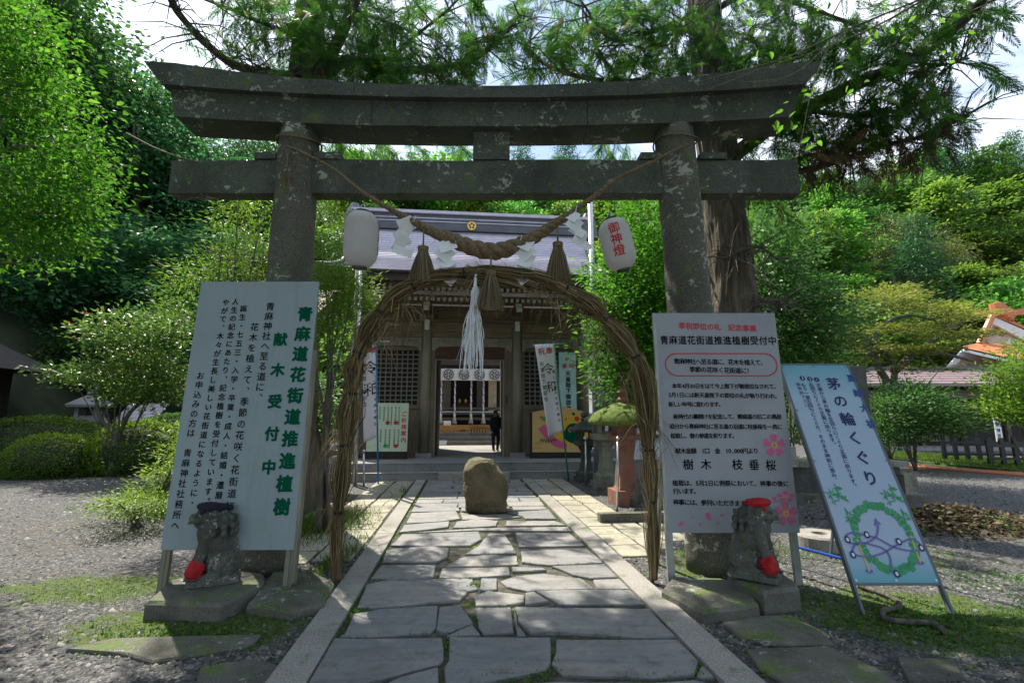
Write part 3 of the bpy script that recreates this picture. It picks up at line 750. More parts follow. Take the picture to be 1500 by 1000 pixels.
# streamers of white hemp paper
o = A(697, 412, 5.24); t = empty('paper_streamers', o, label='long bundle of shredded white paper strips hanging under the ring top', cat='streamers')
cur = []
for q in range(170):
    x0 = random.gauss(0, .018); L = random.uniform(.45, 1.08); sp_ = random.gauss(-.045, .05); y0 = random.gauss(0, .02); z0 = -random.uniform(.05, .35); wv = random.uniform(0, 6)
    cur.append([(x0+sp_*(t_**.7)*L*1.2+.012*sin(wv+t_*6), y0+random.gauss(0, .004)+.02*sin(wv+4*t_), z0*(1-t_)-(L)*t_) for t_ in np.linspace(0, 1, 7)])
strands('paper_strips', cur, np.random.uniform(.006, .013, len(cur)), M_paper, t, kind='stuff')
MB().tube([Vector((0, 0, .08)), Vector((-.01, 0, -.12)), Vector((-.03, 0, -.5))], [.012, .025, .02], 8).build('bound_top', M_paper, t, smooth=True)
MB().tube([Vector((0, 0, .08)), Vector((.03, .05, .22))], .006, 6).build('hanging_cord', M_rope, t)

# ------------------------------------------------------------------ paper lanterns
def lantern_mat():
    m = MT('lantern_paper'); c = m.ramp(m.noise(3, 5, .6), (.3, (.62, .60, .58)), (.7, (.76, .75, .75))); m.color(c).rough(.7)
    tr = m.n('ShaderNodeBsdfTranslucent'); tr.inputs[0].default_value = (.8, .78, .74, 1); ms = m.n('ShaderNodeMixShader'); ms.inputs[0].default_value = .3
    m.l(m.b.outputs[0], ms.inputs[1]); m.l(tr.outputs[0], ms.inputs[2]); m.l(ms.outputs[0], m.o.inputs[0]); return m.m
M_lpaper = lantern_mat(); M_black = flat('black_lacquer', (.012, .012, .013), .35); M_metal = flat('galvanised_steel', (.5, .52, .54), .3, .1, metal=.9); M_redink = flat('red_ink', (.55, .02, .025), .6, .1)
M_wire = flat('dark_wire', (.03, .03, .03), .6)
def paper_lantern(cx, cy, hpx, wpx, Y, tilt, label, text, az, hang_px):
    c = A(cx, cy, Y); H = hpx/700*Y*1.02; R = wpx/2/700*Y*1.02
    t = empty('paper_lantern', c, label=label, cat='paper lantern'); t.rotation_euler = (radians(6), tilt, 0)
    def rad(z): q = abs(z)/(H/2); return R*(1-max(0, q-.45)**2.3*1.9) if q < 1 else R*.35
    prof = []; nr = 24
    for i in range(nr*2+1):
        z = -H/2+H*i/(nr*2); prof.append((max(rad(z), R*.38)*(1.0 if i % 2 else .955), z))
    MB().lathe(prof, n=40).build('paper_body', M_lpaper, t, smooth=True)
    MB().lathe([(R*.33, -H/2-.02), (R*.42, -H/2-.02), (R*.42, -H/2+.02), (R*.40, -H/2+.03)], n=20).build('bottom_ring', M_black, t, smooth=False)
    MB().lathe([(R*.40, H/2-.02), (R*.40, H/2+.02), (R*.30, H/2+.025)], n=20).build('top_ring', M_black, t)
    hm = MB(); hm.tube([Vector((-R*.2, 0, H/2+.02)), Vector((-R*.1, 0, H/2+.08)), Vector((0, 0, H/2+.10)), Vector((R*.1, 0, H/2+.08)), Vector((R*.2, 0, H/2+.02))], .006, 6); hm.build('handle', M_metal, t)
    if text:
        size = R*.72; y = H*.27
        def fn(x, y_, d):
            a_ = x/R+az; r_ = rad(y_)*1.004+.002; return Vector((sin(a_)*r_, -cos(a_)*r_, y_))
        mb = MB(); write(mb, fn, text, 0, y, size, pitch=size*1.0, bold=.018)
        # subdivide-free lettering follows the curve character by character
        mb.build('lettering', M_redink, t)
    return t
L1 = paper_lantern(529, 351, 84, 51, 5.34, radians(2), 'plain white paper lantern hanging by the left pillar', '御神燈', radians(108), None)
L2 = paper_lantern(904, 358, 78, 48, 5.34, radians(-13), 'white paper lantern with red lettering hanging by the right pillar', '御神燈', radians(-14), None)
for i, (a, b, l) in enumerate((((527,302), (530,235), 'thin wire from which the plain paper lantern hangs'), ((901,312), (898,240), 'thin wire from which the red lettered lantern hangs'))):
    p0 = A(*a, 5.36); p1 = A(*b, 5.60); o = MB().tube([p0-p0, p1-p0], .006, 5).build('hanging_wire', M_wire, label=l, cat='wire'); o.location = p0
o0 = A(185, 195, 6.5); pp = bez([A(185,195,6.5)-o0, A(230,218,6.2)-o0, A(280,235,6.0)-o0, A(330,240,5.95)-o0], 6)
w_ = MB().tube(pp, .012, 6).build('overhead_cable', M_rope, label='thin brown cable running from the left trees to the tie beam', cat='cable'); w_.location = o0
# ------------------------------------------------------------------ boards
def board_mat():
    m = MT('painted_white_board'); c = m.ramp(m.noise(1.5, 6, .6), (.3, (.225, .29, .305)), (.7, (.265, .33, .345)))
    c = m.mix(m.math('MULTIPLY', m.ramp(m.noise(2.0, 7, .7, m.map((9, 9, .7))), (.52, 0), (.72, 1)), .35), c, (.15, .19, .18)); m.color(c).rough(.5); m.bump(m.noise(.9, 3), .25, .05); return m.m
M_board = board_mat()
M_boardr = flat('pale_grey_board', (.29, .31, .335), .5, .08, 2.5, .05)
M_ink = flat('black_print', (.004, .004, .006), .95, .1, 6, 0); M_inkgreen = flat('green_print', (.003, .085, .045), .95, .1, 6, 0); M_ink.node_tree.nodes['Principled BSDF'].inputs['Specular IOR Level'].default_value = .05; M_inkgreen.node_tree.nodes['Principled BSDF'].inputs['Specular IOR Level'].default_value = .05; M_inkred = flat('red_print', (.50, .02, .03), .6, .1, 6, 0)
M_inknavy = flat('navy_print', (.012, .012, .10), .6, .1, 6, 0); M_inkblue = flat('blue_print', (.008, .06, .28), .6, .1, 6, 0); M_pink = flat('pink_print', (.62, .10, .26), .6, .1, 6, 0)
M_yelp = flat('yellow_print', (.70, .50, .05), .6, .1, 6, 0); M_leafp = flat('green_leaf_print', (.03, .30, .10), .6, .3, 20, 0); M_purple = flat('purple_line_print', (.16, .14, .38), .6, .1, 6, 0); M_whitep = flat('white_print', (.7, .72, .75), .6, .02, 6, 0)
M_alu = flat('aluminium_leg', (.34, .36, .34), .45, .15, 8, .1, .3); M_oldwood = wood('weathered_board_edge', (.16, .15, .11), (.30, .29, .22))
M_frame = flat('grey_painted_frame', (.11, .13, .15), .5, .1)

def vcol(t, q, x_px, y_px, x2, y2, text, size, mat, bold=0, sx=1.0):
    """vertical line of text from pixel centre of its first character to that of its last"""
    a = q.px(x_px, y_px); b = q.px(x2, y2); n_ = len(text)-1; mb = MB()
    for i, ch in enumerate(text):
        x = lerp(a[0], b[0], i/n_); y = lerp(a[1], b[1], i/n_); write(mb, q, ch, x, y, size, bold=bold, sx=sx, off=.0035)
        if size >= .09 and mb.v: mb.build('written_character', mat, t); mb = MB()
    if mb.v: mb.build('lettering', mat, t, kind='stuff')
def hrow(t, q, x_px, y_px, x2, y2, text, size, mat, bold=0, sx=1.0):
    a = q.px(x_px, y_px); b = q.px(x2, y2); mb = MB()
    wd = [(.55 if ch in ASC else 1.0) for ch in text]; tot = sum(wd)-wd[0]/2-wd[-1]/2; pos = 0
    for i, ch in enumerate(text):
        k = pos/tot
        write(mb, q, ch, lerp(a[0], b[0], k), lerp(a[1], b[1], k), size, vertical=False, bold=bold, sx=sx, off=.0035)
        if i < len(text)-1: pos += wd[i]/2+wd[i+1]/2
        if size >= .1 and mb.v: mb.build('written_character', mat, t); mb = MB()
    if mb.v: mb.build('lettering', mat, t, kind='stuff')

# left board
q = Quad(A(235,805,4.97), A(430,805,4.97), A(476,410,5.15), A(298,415,5.15))
t = empty('notice_board', (0, 0, 0), label='tall pale notice board with green vertical lettering at the left of the path', cat='notice board')
q.slab(MB(), 0, q.w, 0, q.h, -.022, 0).build('panel', M_board, t)
q.slab(MB(), q.w+.001, q.w+.03, -.30, q.h*.72, -.075, .002).build('side_batten', M_oldwood, t)
for x0 in (.0, q.w-.085):
    q.slab(MB(), x0, x0+.045, -.43, .45, -.07, -.026).build('leg', M_oldwood, t); q.slab(MB(), x0+.05, x0+.082, -.43, .40, -.07, -.026).build('leg', M_oldwood, t)
vcol(t, q, 447,460, 413,742, '青麻道花街道推進植樹', .168, M_inkgreen, .045)
vcol(t, q, 411,497, 394,684, '献木受付中', .150, M_inkgreen, .045)
vcol(t, q, 396,449, 379,582, '青麻神社へ至る道に、', .098, M_ink, .012)
vcol(t, q, 373,479, 335,758, '花木を植えて、季節の花咲く花街道に！', .094, M_ink, .012)
vcol(t, q, 357,452, 319,740, '誕生・七五三・入学・卒業・成人・結婚・還暦な', .078, M_ink, .018)
vcol(t, q, 345,442, 303,734, '人生の記念にあたり、記念植樹を受付しています。', .078, M_ink, .018)
vcol(t, q, 331,443, 282,736, 'やがて、木々が生長し美しい花街道になるように・', .078, M_ink, .018)
vcol(t, q, 294,550, 257,769, 'お申込みの方は　青麻神社社務所へ', .086, M_ink, .012)

# right board
q = Quad(A(980,780,5.27), A(1172,780,5.27), A(1138,460,5.38), A(957,457,5.38))
t = empty('notice_board', (0, 0, 0), label='pale notice board with red heading and pink blossoms at the right of the path', cat='notice board')
q.slab(MB(), 0, q.w, 0, q.h, -.022, 0).build('panel', M_boardr, t)
q.slab(MB(), -.03, -.001, -.02, q.h, -.04, .002).build('side_batten', M_alu, t)
for x0 in (-.03, q.w-.09): q.slab(MB(), x0, x0+.075, -.54, .0, -.06, -.024).build('leg', M_alu, t)
for x0 in (.05, q.w-.10):
    a = q(x0, q.h*.55, -.06); b = Vector((a.x+.02, a.y+.62, 0)); MB().tube([a, b], .028, 6).build('rear_strut', M_alu, t)
hrow(t, q, 999,477, 1103,481, '奉祝即位の礼　記念事業', .083, M_inkred, .02)
hrow(t, q, 973,498, 1131,499, '青麻道花街道推進植樹受付中', .108, M_ink, .018, .92)
hrow(t, q, 991,529, 1118,531, '青麻神社へ至る道に、花木を植えて、', .069, M_ink, .02)
hrow(t, q, 1014,541, 1098,543, '季節の花咲く花街道に！', .069, M_ink, .02)
hrow(t, q, 988,565, 1137,566, '本年4月30日を以て今上陛下が御退位なされて、', .060, M_ink, .022)
hrow(t, q, 981,578, 1139,580, '5月1日には新天皇陛下の即位の礼が執り行われ、', .060, M_ink, .022)
hrow(t, q, 983,592, 1056,592, '新しい年号に変わります。', .060, M_ink, .022)
hrow(t, q, 990,610, 1141,610, '新時代の幕開けを記念して、青麻道の旧二の鳥居', .060, M_ink, .022)
hrow(t, q, 984,624, 1142,625, '追分から青麻神社に至る道の沿道に枝垂桜を一斉に', .060, M_ink, .022)
hrow(t, q, 986,638, 1076,638, '植栽し、春の参道を彩ります。', .060, M_ink, .022)
hrow(t, q, 993,660, 1107,660, '献木金額　1口　金　10,000円より', .064, M_ink, .022)
hrow(t, q, 1008,680, 1034,680, '樹木', .118, M_ink, .015)
hrow(t, q, 1080,680, 1129,681, '枝垂桜', .118, M_ink, .015)
hrow(t, q, 989,707, 1151,708, '植栽は、5月2日に例祭において、神事の後に', .064, M_ink, .022)
hrow(t, q, 990,719, 1020,719, '行います。', .064, M_ink, .022)
hrow(t, q, 990,735, 1096,737, '神事には、参列いただきます。', .064, M_ink, .022)
x0, y0 = q.px(975, 550); x1, y1 = q.px(1137, 518); yb = q.px(1000, 551)[1]; yt = q.px(1000, 517)[1]; r_ = (yt-yb)/2; mb = MB()
outl = []
for k in range(13): a_ = pi/2+pi*k/12; outl.append((x0+r_+cos(a_)*r_, (yt+yb)/2+sin(a_)*r_))
for k in range(13): a_ = -pi/2+pi*k/12; outl.append((x1-r_+cos(a_)*r_, (yt+yb)/2+sin(a_)*r_))
n_ = len(outl); cx_ = (x0+x1)/2; cy_ = (yt+yb)/2
inner = [(cx_+(x-cx_)*(1-.012/ (x1-x0)*2), cy_+(y-cy_)*(1-.012/(yt-yb)*2)) for x, y in outl]
mb.add([q(x, y, .0035) for x, y in outl+inner], [(i, (i+1) % n_, n_+(i+1) % n_, n_+i) for i in range(n_)]); mb.build('oval_outline', M_inkred, t)
def blossom(px_, py_, R, name='blossom_print', petals=5, sqy=1.0):
    x, y = q.px(px_, py_); mb = MB()
    for k in range(petals):
        a_ = pi/2+2*pi*k/petals; pts = [(0, 0)]
        for (rr_, da) in ((.55, -.42), (.88, -.40), (1.0, -.18), (.90, 0), (1.0, .18), (.88, .40), (.55, .42)): pts.append((cos(a_+da)*rr_*R, sin(a_+da)*rr_*R*sqy))
        mb.add([q(x+u_, y+v_, .004+k*.0002) for u_, v_ in pts], [tuple(range(len(pts)))])
    mb.build(name, M_pink, t); mb = MB()
    for k in range(10):
        a_ = 2*pi*k/10; d = Vector((cos(a_), sin(a_)*sqy)); n2 = Vector((-d.y, d.x))*.05*R
        mb.add([q(x+d.x*R*.12+n2.x, y+d.y*R*.12+n2.y, .0055), q(x+d.x*R*.12-n2.x, y+d.y*R*.12-n2.y, .0055), q(x+d.x*R*.42, y+d.y*R*.42, .0055)], [(0, 1, 2)])
    mb.build('stamens', M_yelp, t)
blossom(1134, 652, .125); blossom(1151, 752, .125); blossom(1151, 727, .10, sqy=.6); 
for (x, y, L, a_) in ((997,767,.07,.5),(1014,757,.035,.2),(1025,768,.04,.9),(1038,756,.09,2.0),(1051,766,.035,1.7),(1058,754,.045,-.4),(1073,770,.045,.0),(1087,751,.04,1.5),(1135,731,.07,1.9),(1110,748,.05,.3)):
    cx_, cy_ = q.px(x, y); mb = MB(); d = Vector((cos(a_), sin(a_))); nn = Vector((-d.y, d.x))
    pts = [d*-.5*L, d*-.1*L+nn*.28*L, d*.35*L+nn*.24*L, d*.5*L, d*.3*L-nn*.25*L, d*-.15*L-nn*.24*L]
    mb.add([q(cx_+p.x, cy_+p.y, .004) for p in pts], [tuple(range(6))]); mb.build('petal_print', M_pink, t)
def stroke(mb, pts, w, off=.0045, qq=None):
    P = [Vector(p) for p in pts]; n_ = len(P); vs = []
    for i, p in enumerate(P):
        d = (P[min(i+1, n_-1)]-P[max(i-1, 0)]).normalized(); nn = Vector((-d.y, d.x))*w/2
        vs += [(qq or q)(p.x+nn.x, p.y+nn.y, off), (qq or q)(p.x-nn.x, p.y-nn.y, off)]
    mb.add(vs, [(2*i, 2*i+1, 2*i+3, 2*i+2) for i in range(n_-1)])
mb = MB(); stroke(mb, [q.px(1151,745), q.px(1151,735)], .008); stroke(mb, [q.px(1151,738), q.px(1140,733)], .006); stroke(mb, [q.px(1146,758), q.px(1138,766), q.px(1133,764)], .01); mb.build('stem_print', M_leafp, t)

# blue-white A-frame sign
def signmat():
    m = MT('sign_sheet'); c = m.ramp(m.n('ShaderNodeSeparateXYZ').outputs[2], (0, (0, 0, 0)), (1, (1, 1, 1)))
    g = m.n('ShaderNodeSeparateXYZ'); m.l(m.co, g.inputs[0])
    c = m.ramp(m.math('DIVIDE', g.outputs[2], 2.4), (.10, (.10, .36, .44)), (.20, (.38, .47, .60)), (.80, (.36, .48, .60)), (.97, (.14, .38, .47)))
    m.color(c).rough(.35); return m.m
q = Quad(A(1252,853,4.62), A(1376,853,4.62), A(1253,536,5.5), A(1150,533,5.5))
t = empty('a_frame_sign', (0, 0, 0), label='leaning blue and white sign with a green ring diagram at the right', cat='sign')
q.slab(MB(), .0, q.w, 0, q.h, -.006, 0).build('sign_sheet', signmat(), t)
q.slab(MB(), -.022, 0, -.28, q.h, -.045, .004).build('frame_leg', M_frame, t); q.slab(MB(), q.w, q.w+.022, -.28, q.h, -.045, .004).build('frame_leg', M_frame, t)
q.slab(MB(), 0, q.w, -.02, -.001, -.03, .003).build('frame_rail', M_frame, t); q.slab(MB(), 0, q.w, q.h+.001, q.h+.02, -.03, .003).build('frame_rail', M_frame, t)
for x0 in (-.01, q.w+.01):
    a = q(x0, q.h*.97, -.03); b = Vector((a.x+.05, a.y+.75, 0)); MB().tube([a, b], .018, 4).build('rear_leg', M_frame, t)
for (x, y) in ((.02, .02), (q.w/2, .02), (q.w-.02, .02), (.02, q.h-.02), (q.w/2, q.h-.02), (q.w-.02, q.h-.02), (.015, q.h*.75), (q.w-.015, q.h*.75), (.015, q.h*.5), (q.w-.015, q.h*.5), (.015, q.h*.25), (q.w-.015, q.h*.25)):
    MB().cyl(q(x, y, 0), q(x, y, .004), .011, 8).build('grommet', M_metal, t)
vcol(t, q, 1247,554, 1276,621, '夏越大祓', .100, M_inkblue, .03)
vcol(t, q, 1221,562, 1275,700, '茅の輪くぐり', .158, M_inknavy, .022)
vcol(t, q, 1199,564, 1252,712, '正面から茅の輪を左回りにくぐり正面に戻ります。', .050, M_inknavy, .015, 1.1)
vcol(t, q, 1188,563, 1222,651, '右回りにくぐり正面に戻ります。', .050, M_inknavy, .015, 1.1)
vcol(t, q, 1177,564, 1224,703, 'もう一度左回りにくぐり、そのまま神前に進み、', .050, M_inknavy, .015, 1.1)
vcol(t, q, 1169,563, 1184,600, '御参拝下さい。', .046, M_inknavy, .004, 1.1)
def disc(mb, x, y, r, off=.0045, n_=16, sy=1.0): mb.add([q(x+cos(2*pi*k/n_)*r, y+sin(2*pi*k/n_)*r*sy, off) for k in range(n_)], [tuple(range(n_))])
for (x, y, s_) in ((1196,556,'1'), (1186,555,'2'), (1175,554,'3')):
    a = q.px(x, y); mb = MB(); disc(mb, a[0], a[1], .030); mb.build('number_disc', M_inknavy, t); mb = MB(); write(mb, q, s_, a[0], a[1], .045, off=.006); mb.build('lettering', M_whitep, t)
# diagram: green ring of reeds
c0 = q.px(1295, 786); mb = MB(); rx, ry = .265, .30
for k in range(34):
    a0 = 2*pi*k/34+.014; a1 = 2*pi*(k+1)/34-.014
    wob = 1+.04*sin(k*2.3)
    mb.add([q(c0[0]+cos(a_)*rx*r_*wob, c0[1]+sin(a_)*ry*r_*wob, .0045) for a_, r_ in ((a0, .84), (a1, .84), (a1, 1.10), (a0, 1.10))], [(0, 1, 2, 3)])
mb.build('ring_print', M_leafp, t)
def pxline(pl, w, mat, name, off=.0065, sm=True):
    P = [Vector((*q.px(x, y), 0)) for x, y in pl]; P = bez(P, 6) if sm and len(P) > 2 else P
    mb = MB(); stroke(mb, [p.xy for p in P], w, off); mb.build(name, mat, t)
pxline([(1306,839),(1303,815),(1293,803),(1274,797),(1258,794),(1249,803),(1251,811),(1270,815),(1292,810),(1315,797),(1335,789),(1349,799),(1347,805),(1330,806),(1307,800),(1285,788),(1268,784),(1253,779)], .016, M_purple, 'route_line')
pxline([(1250,779),(1240,783),(1239,791),(1250,796),(1268,795),(1283,785),(1286,770)], .016, M_purple, 'route_line')
a = q.px(1284, 765); mb = MB(); mb.add([q(a[0]-.035, a[1]-.03, .0065), q(a[0]+.035, a[1]-.02, .0065), q(a[0]+.0, a[1]+.045, .0065)], [(0, 1, 2)]); mb.build('arrow_head', M_purple, t)
for (x, y, s_) in ((1249,812,'1'), (1313,840,'1'), (1316,793,'2'), (1349,802,'2'), (1269,783,'3'), (1241,790,'3')):
    a = q.px(x, y); mb = MB(); disc(mb, a[0], a[1], .026, .008, sy=1.3); mb.build('number_disc', M_inknavy, t); mb = MB(); disc(mb, a[0], a[1], .014, .009, sy=1.3); mb.build('number_mark', M_whitep, t)
for (bx, by, tx, ty) in ((1273,836,1237,743), (1348,824,1319,744)):
    pxline([(bx, by), (lerp(bx, tx, .5), lerp(by, ty, .5))], .012, M_yelp, 'pole_print', .0055, False); pxline([(lerp(bx, tx, .5), lerp(by, ty, .5)), (tx, ty)], .010, M_leafp, 'pole_print', .0055, False)
    a = q.px(bx, by); mb = MB(); disc(mb, a[0], a[1], .035, .005, sy=.5); mb.build('pole_foot_print', M_purple, t)
    mb = MB(); rl = random.Random(5); c1 = q.px(tx, ty)
    for k in range(9):
        cx_, cy_ = c1[0]+rl.gauss(-.02, .06), c1[1]+rl.uniform(-.12, .2)
        for j in range(6):
            a_ = rl.uniform(0, 2*pi); L = rl.uniform(.04, .07); d = Vector((cos(a_), sin(a_))); nn = Vector((-d.y, d.x))
            pts = [Vector((0, 0)), d*L*.4+nn*L*.12, d*L, d*L*.4-nn*L*.12]; mb.add([q(cx_+p.x, cy_+p.y, .0055+j*.0001+k*.0006*.1) for p in pts], [(0, 1, 2, 3)])
    mb.build('bamboo_leaf_print', M_leafp, t)

# ------------------------------------------------------------------ statues
def blob(name, parts, mat, parent=None, vox=.012, smooth=6, disp=.0, scale=14, **k):
    """one continuous surface grown round ellipsoids ('e', centre, radii, rotation) and capsules ('c', p0, p1, r0, r1)"""
    mb = MB()
    for p in parts:
        if p[0] == 'e':
            M = Matrix.Translation(p[1]) @ (Matrix.Rotation(p[3][0], 4, 'X') @ Matrix.Rotation(p[3][1], 4, 'Y') @ Matrix.Rotation(p[3][2], 4, 'Z') if len(p) > 3 else Matrix.Identity(4)) @ Matrix.Diagonal((*p[2], 1))
            prof = [(sin(pi*i/10)+1e-4, -cos(pi*i/10)) for i in range(11)]; mb.lathe(prof, n=16, M=None); 
            b = len(mb.v)-11*16
            for i in range(b, len(mb.v)): mb.v[i] = tuple(M @ Vector(mb.v[i]))
        elif p[0] == 'c':
            a, b_ = Vector(p[1]), Vector(p[2]); d = (b_-a); L = d.length; r0, r1 = p[3], p[4]
            ts = [(-r0*cos(pi/2*i/4), r0*sin(pi/2*i/4)) for i in range(5)]+[(L+r1*sin(pi/2*i/4), r1*cos(pi/2*i/4)) for i in range(5)]
            mb.tube([a+d.normalized()*s_ for s_, r in ts], [max(r, 1e-4) for s_, r in ts], 14)
        else: mb.hexa([Vector(v) for v in p[1]])
    me = mb.mesh(name, mat); o = bpy.data.objects.new(name, me); COL.objects.link(o)
    r = o.modifiers.new('r', 'REMESH'); r.mode = 'VOXEL'; r.voxel_size = vox; r.use_smooth_shade = True
    s_ = o.modifiers.new('s', 'SMOOTH'); s_.factor = .5; s_.iterations = smooth
    dg = bpy.context.evaluated_depsgraph_get(); me2 = bpy.data.meshes.new_from_object(o.evaluated_get(dg)); me2.name = name
    bpy.data.objects.remove(o)
    if disp:
        co = np.empty(len(me2.vertices)*3, dtype=np.float32); me2.vertices.foreach_get('co', co); co = co.reshape(-1, 3)
        no = np.empty_like(co); me2.vertices.foreach_get('normal', no.reshape(-1)) if False else None
        nn = np.array([tuple(v.normal) for v in me2.vertices])
        dv = np.array([noise.noise(Vector(c)*scale)+.5*noise.noise(Vector(c)*scale*2.7) for c in co])
        me2.vertices.foreach_set('co', (co+nn*dv[:, None]*disp).astype(np.float32).ravel())
    me2.update(); return link(name, me2, parent, **k)
M_redcloth = flat('red_cloth', (.38, .012, .014), .9, .45, 16, .6); M_navycloth = flat('dark_knitted_cap', (.012, .010, .025), .9, .3, 14, .4)

def komainu(loc, rz, label, side):
    t = empty('guardian_dog_statue', loc, rz, label=label, cat='statue')
    # local +x is where it faces; sitting upright
    P = [('e', (-.02, 0, .05), (.25, .17, .07)), ('e', (-.08, 0, .19), (.19, .18, .17)),
         ('e', (-.03, 0, .36), (.15, .155, .24), (0, radians(14), 0)), ('e', (.055, 0, .50), (.15, .15, .18)), 
         ('e', (-.08, .11, .14), (.12, .055, .12)), ('e', (-.08, -.11, .14), (.12, .055, .12)),
         ('c', (.02, .12, .075), (.11, .12, .065), .045, .04), ('c', (.02, -.12, .075), (.11, -.12, .065), .045, .04),
         ('c', (.10, .095, .44), (.19, .095, .12), .062, .05), ('c', (.10, -.095, .44), (.19, -.095, .12), .062, .05),
         ('e', (.205, .08, .085), (.055, .045, .032)), ('e', (.205, -.08, .085), (.055, .045, .032)),
         ('e', (.09, 0, .665), (.145, .125, .105)), ('e', (.19, 0, .635), (.095, .09, .055)), ('e', (.17, 0, .58), (.07, .06, .025), (0, radians(12), 0)),
         ('e', (.265, 0, .645), (.028, .04, .025)), ('e', (.19, .045, .685), (.04, .022, .018)), ('e', (.19, -.045, .685), (.04, .022, .018)),
         ('c', (.03, .10, .70), (-.02, .125, .62), .032, .018), ('c', (.03, -.10, .70), (-.02, -.125, .62), .032, .018),
         ('e', (-.02, 0, .60), (.13, .145, .12)), ('c', (-.20, 0, .14), (-.17, 0, .38), .06, .05),
         ('h', [(-.26, -.17, 0), (.25, -.17, 0), (.25, .17, 0), (-.26, .17, 0), (-.25, -.16, .06), (.24, -.16, .06), (.24, .16, .06), (-.25, .16, .06)])]
    for row in range(3):       # mane curls in rows down the neck
        for k in range(9):
            a_ = -pi*.8+pi*1.6*k/8; R_ = .135+.012*row; P.append(('e', (-.02-cos(a_)*R_, sin(a_)*R_, .63-.07*row), (.034, .034, .038)))
    P += [('e', (.155, .05, .70), (.045, .035, .022), (0, radians(-20), 0)), ('e', (.155, -.05, .70), (.045, .035, .022), (0, radians(-20), 0)), ('e', (.235, 0, .665), (.055, .04, .03)), ('e', (.20, .075, .625), (.05, .03, .035)), ('e', (.20, -.075, .625), (.05, .03, .035))]
    for s_ in (-1, 1):
        for k in range(3): P.append(('c', (.235, s_*.095+(k-1)*.028, .085), (.262, s_*.095+(k-1)*.028, .075), .017, .015))
    blob('body', P, M_statue, t, vox=.008, smooth=2, disp=.008, scale=24)
    eyes = MB()
    for s_ in (-1, 1): eyes.lathe([(.001, -.02), (.022, -.008), (.022, .008), (.001, .02)], (.226, s_*.058, .672), 10)
    eyes.build('eyes', M_darkstone, t, smooth=True)  # dark stone stands for the shade in the carved eye hollows
    MB().tube(bez([(.225, -.085, .610), (.284, -.035, .604), (.284, .035, .604), (.225, .085, .610)], 3), .011, 6).build('mouth_line', M_darkstone, t)  # dark line painted in for the shaded crease of the mouth
    cloth = M_redcloth if side > 0 else M_navycloth
    cap = [('e', (.085, 0, .745), (.150, .135, .050), (0, radians(-8), 0)), ('e', (.01, 0, .735), (.06, .10, .045))]
    if side > 0: cap += [('e', (-.03, .07, .72), (.05, .045, .04)), ('c', (.17, -.085, .70), (.18, .085, .70), .025, .025)]
    else: cap += [('e', (-.05, -.04, .735), (.045, .045, .04)), ('e', (-.10, .0, .73), (.035, .035, .032)), ('c', (.16, -.09, .71), (.16, .09, .71), .03, .03)]
    blob('headscarf', cap, cloth, t, vox=.008, smooth=3, disp=.008, scale=40)
    def lg(s): return lerp(.09, .175, s), lerp(.42, .12, s)
    for s_ in ((-1,) if side > 0 else (-1, 1)):
        a = lg(.62); b = lg(1.0)
        MB().tube(bez([(a[0]-.004, s_*.095, a[1]), (lerp(a[0], b[0], .5)+.008, s_*.095, (a[1]+b[1])/2), (b[0]+.015, s_*.095, b[1]-.02)], 4), [.076, .078, .080, .082, .082, .084, .085, .087, .088], 14, rough=.08).build('red_leg_band', M_redcloth, t, smooth=True)
        for k in range(2): MB().tube([(lerp(a[0], b[0], .5)+.01+cos(w_)*.088, s_*.095+sin(w_)*.085, (a[1]+b[1])/2-.03-.05*k+.012*sin(w_*3+k)) for w_ in np.linspace(0, 2*pi, 24)], .007, 5).build('cloth_fold', M_redcloth, t, smooth=True)
    return t
KS = 1.0
slabL = block([(212,880),(325,884),(388,851),(386,838),(320,833),(250,848)], .15, M_slab, 'stone_slab', label='thick mossy stone slab carrying the left guardian dog', cat='stone slab')
slabR = block([(1064,842),(1118,866),(1172,860),(1166,850),(1146,838),(1088,832)], .20, M_slab, 'stone_slab', label='rough broken stone slab carrying the red capped guardian dog', cat='stone slab')
p = G(308, 851, .16)
komainu((p.x+.03, p.y, .155), radians(205), 'stone guardian dog facing left with a dark cap and red leg bands', -1).scale = (.86, .82, .93)
p = G(1112, 845, .22)
komainu((p.x-.03, p.y+.02, .215), radians(-38), 'stone guardian dog with a bright red cap and one red leg band', 1).scale = (.84, .80, .92)

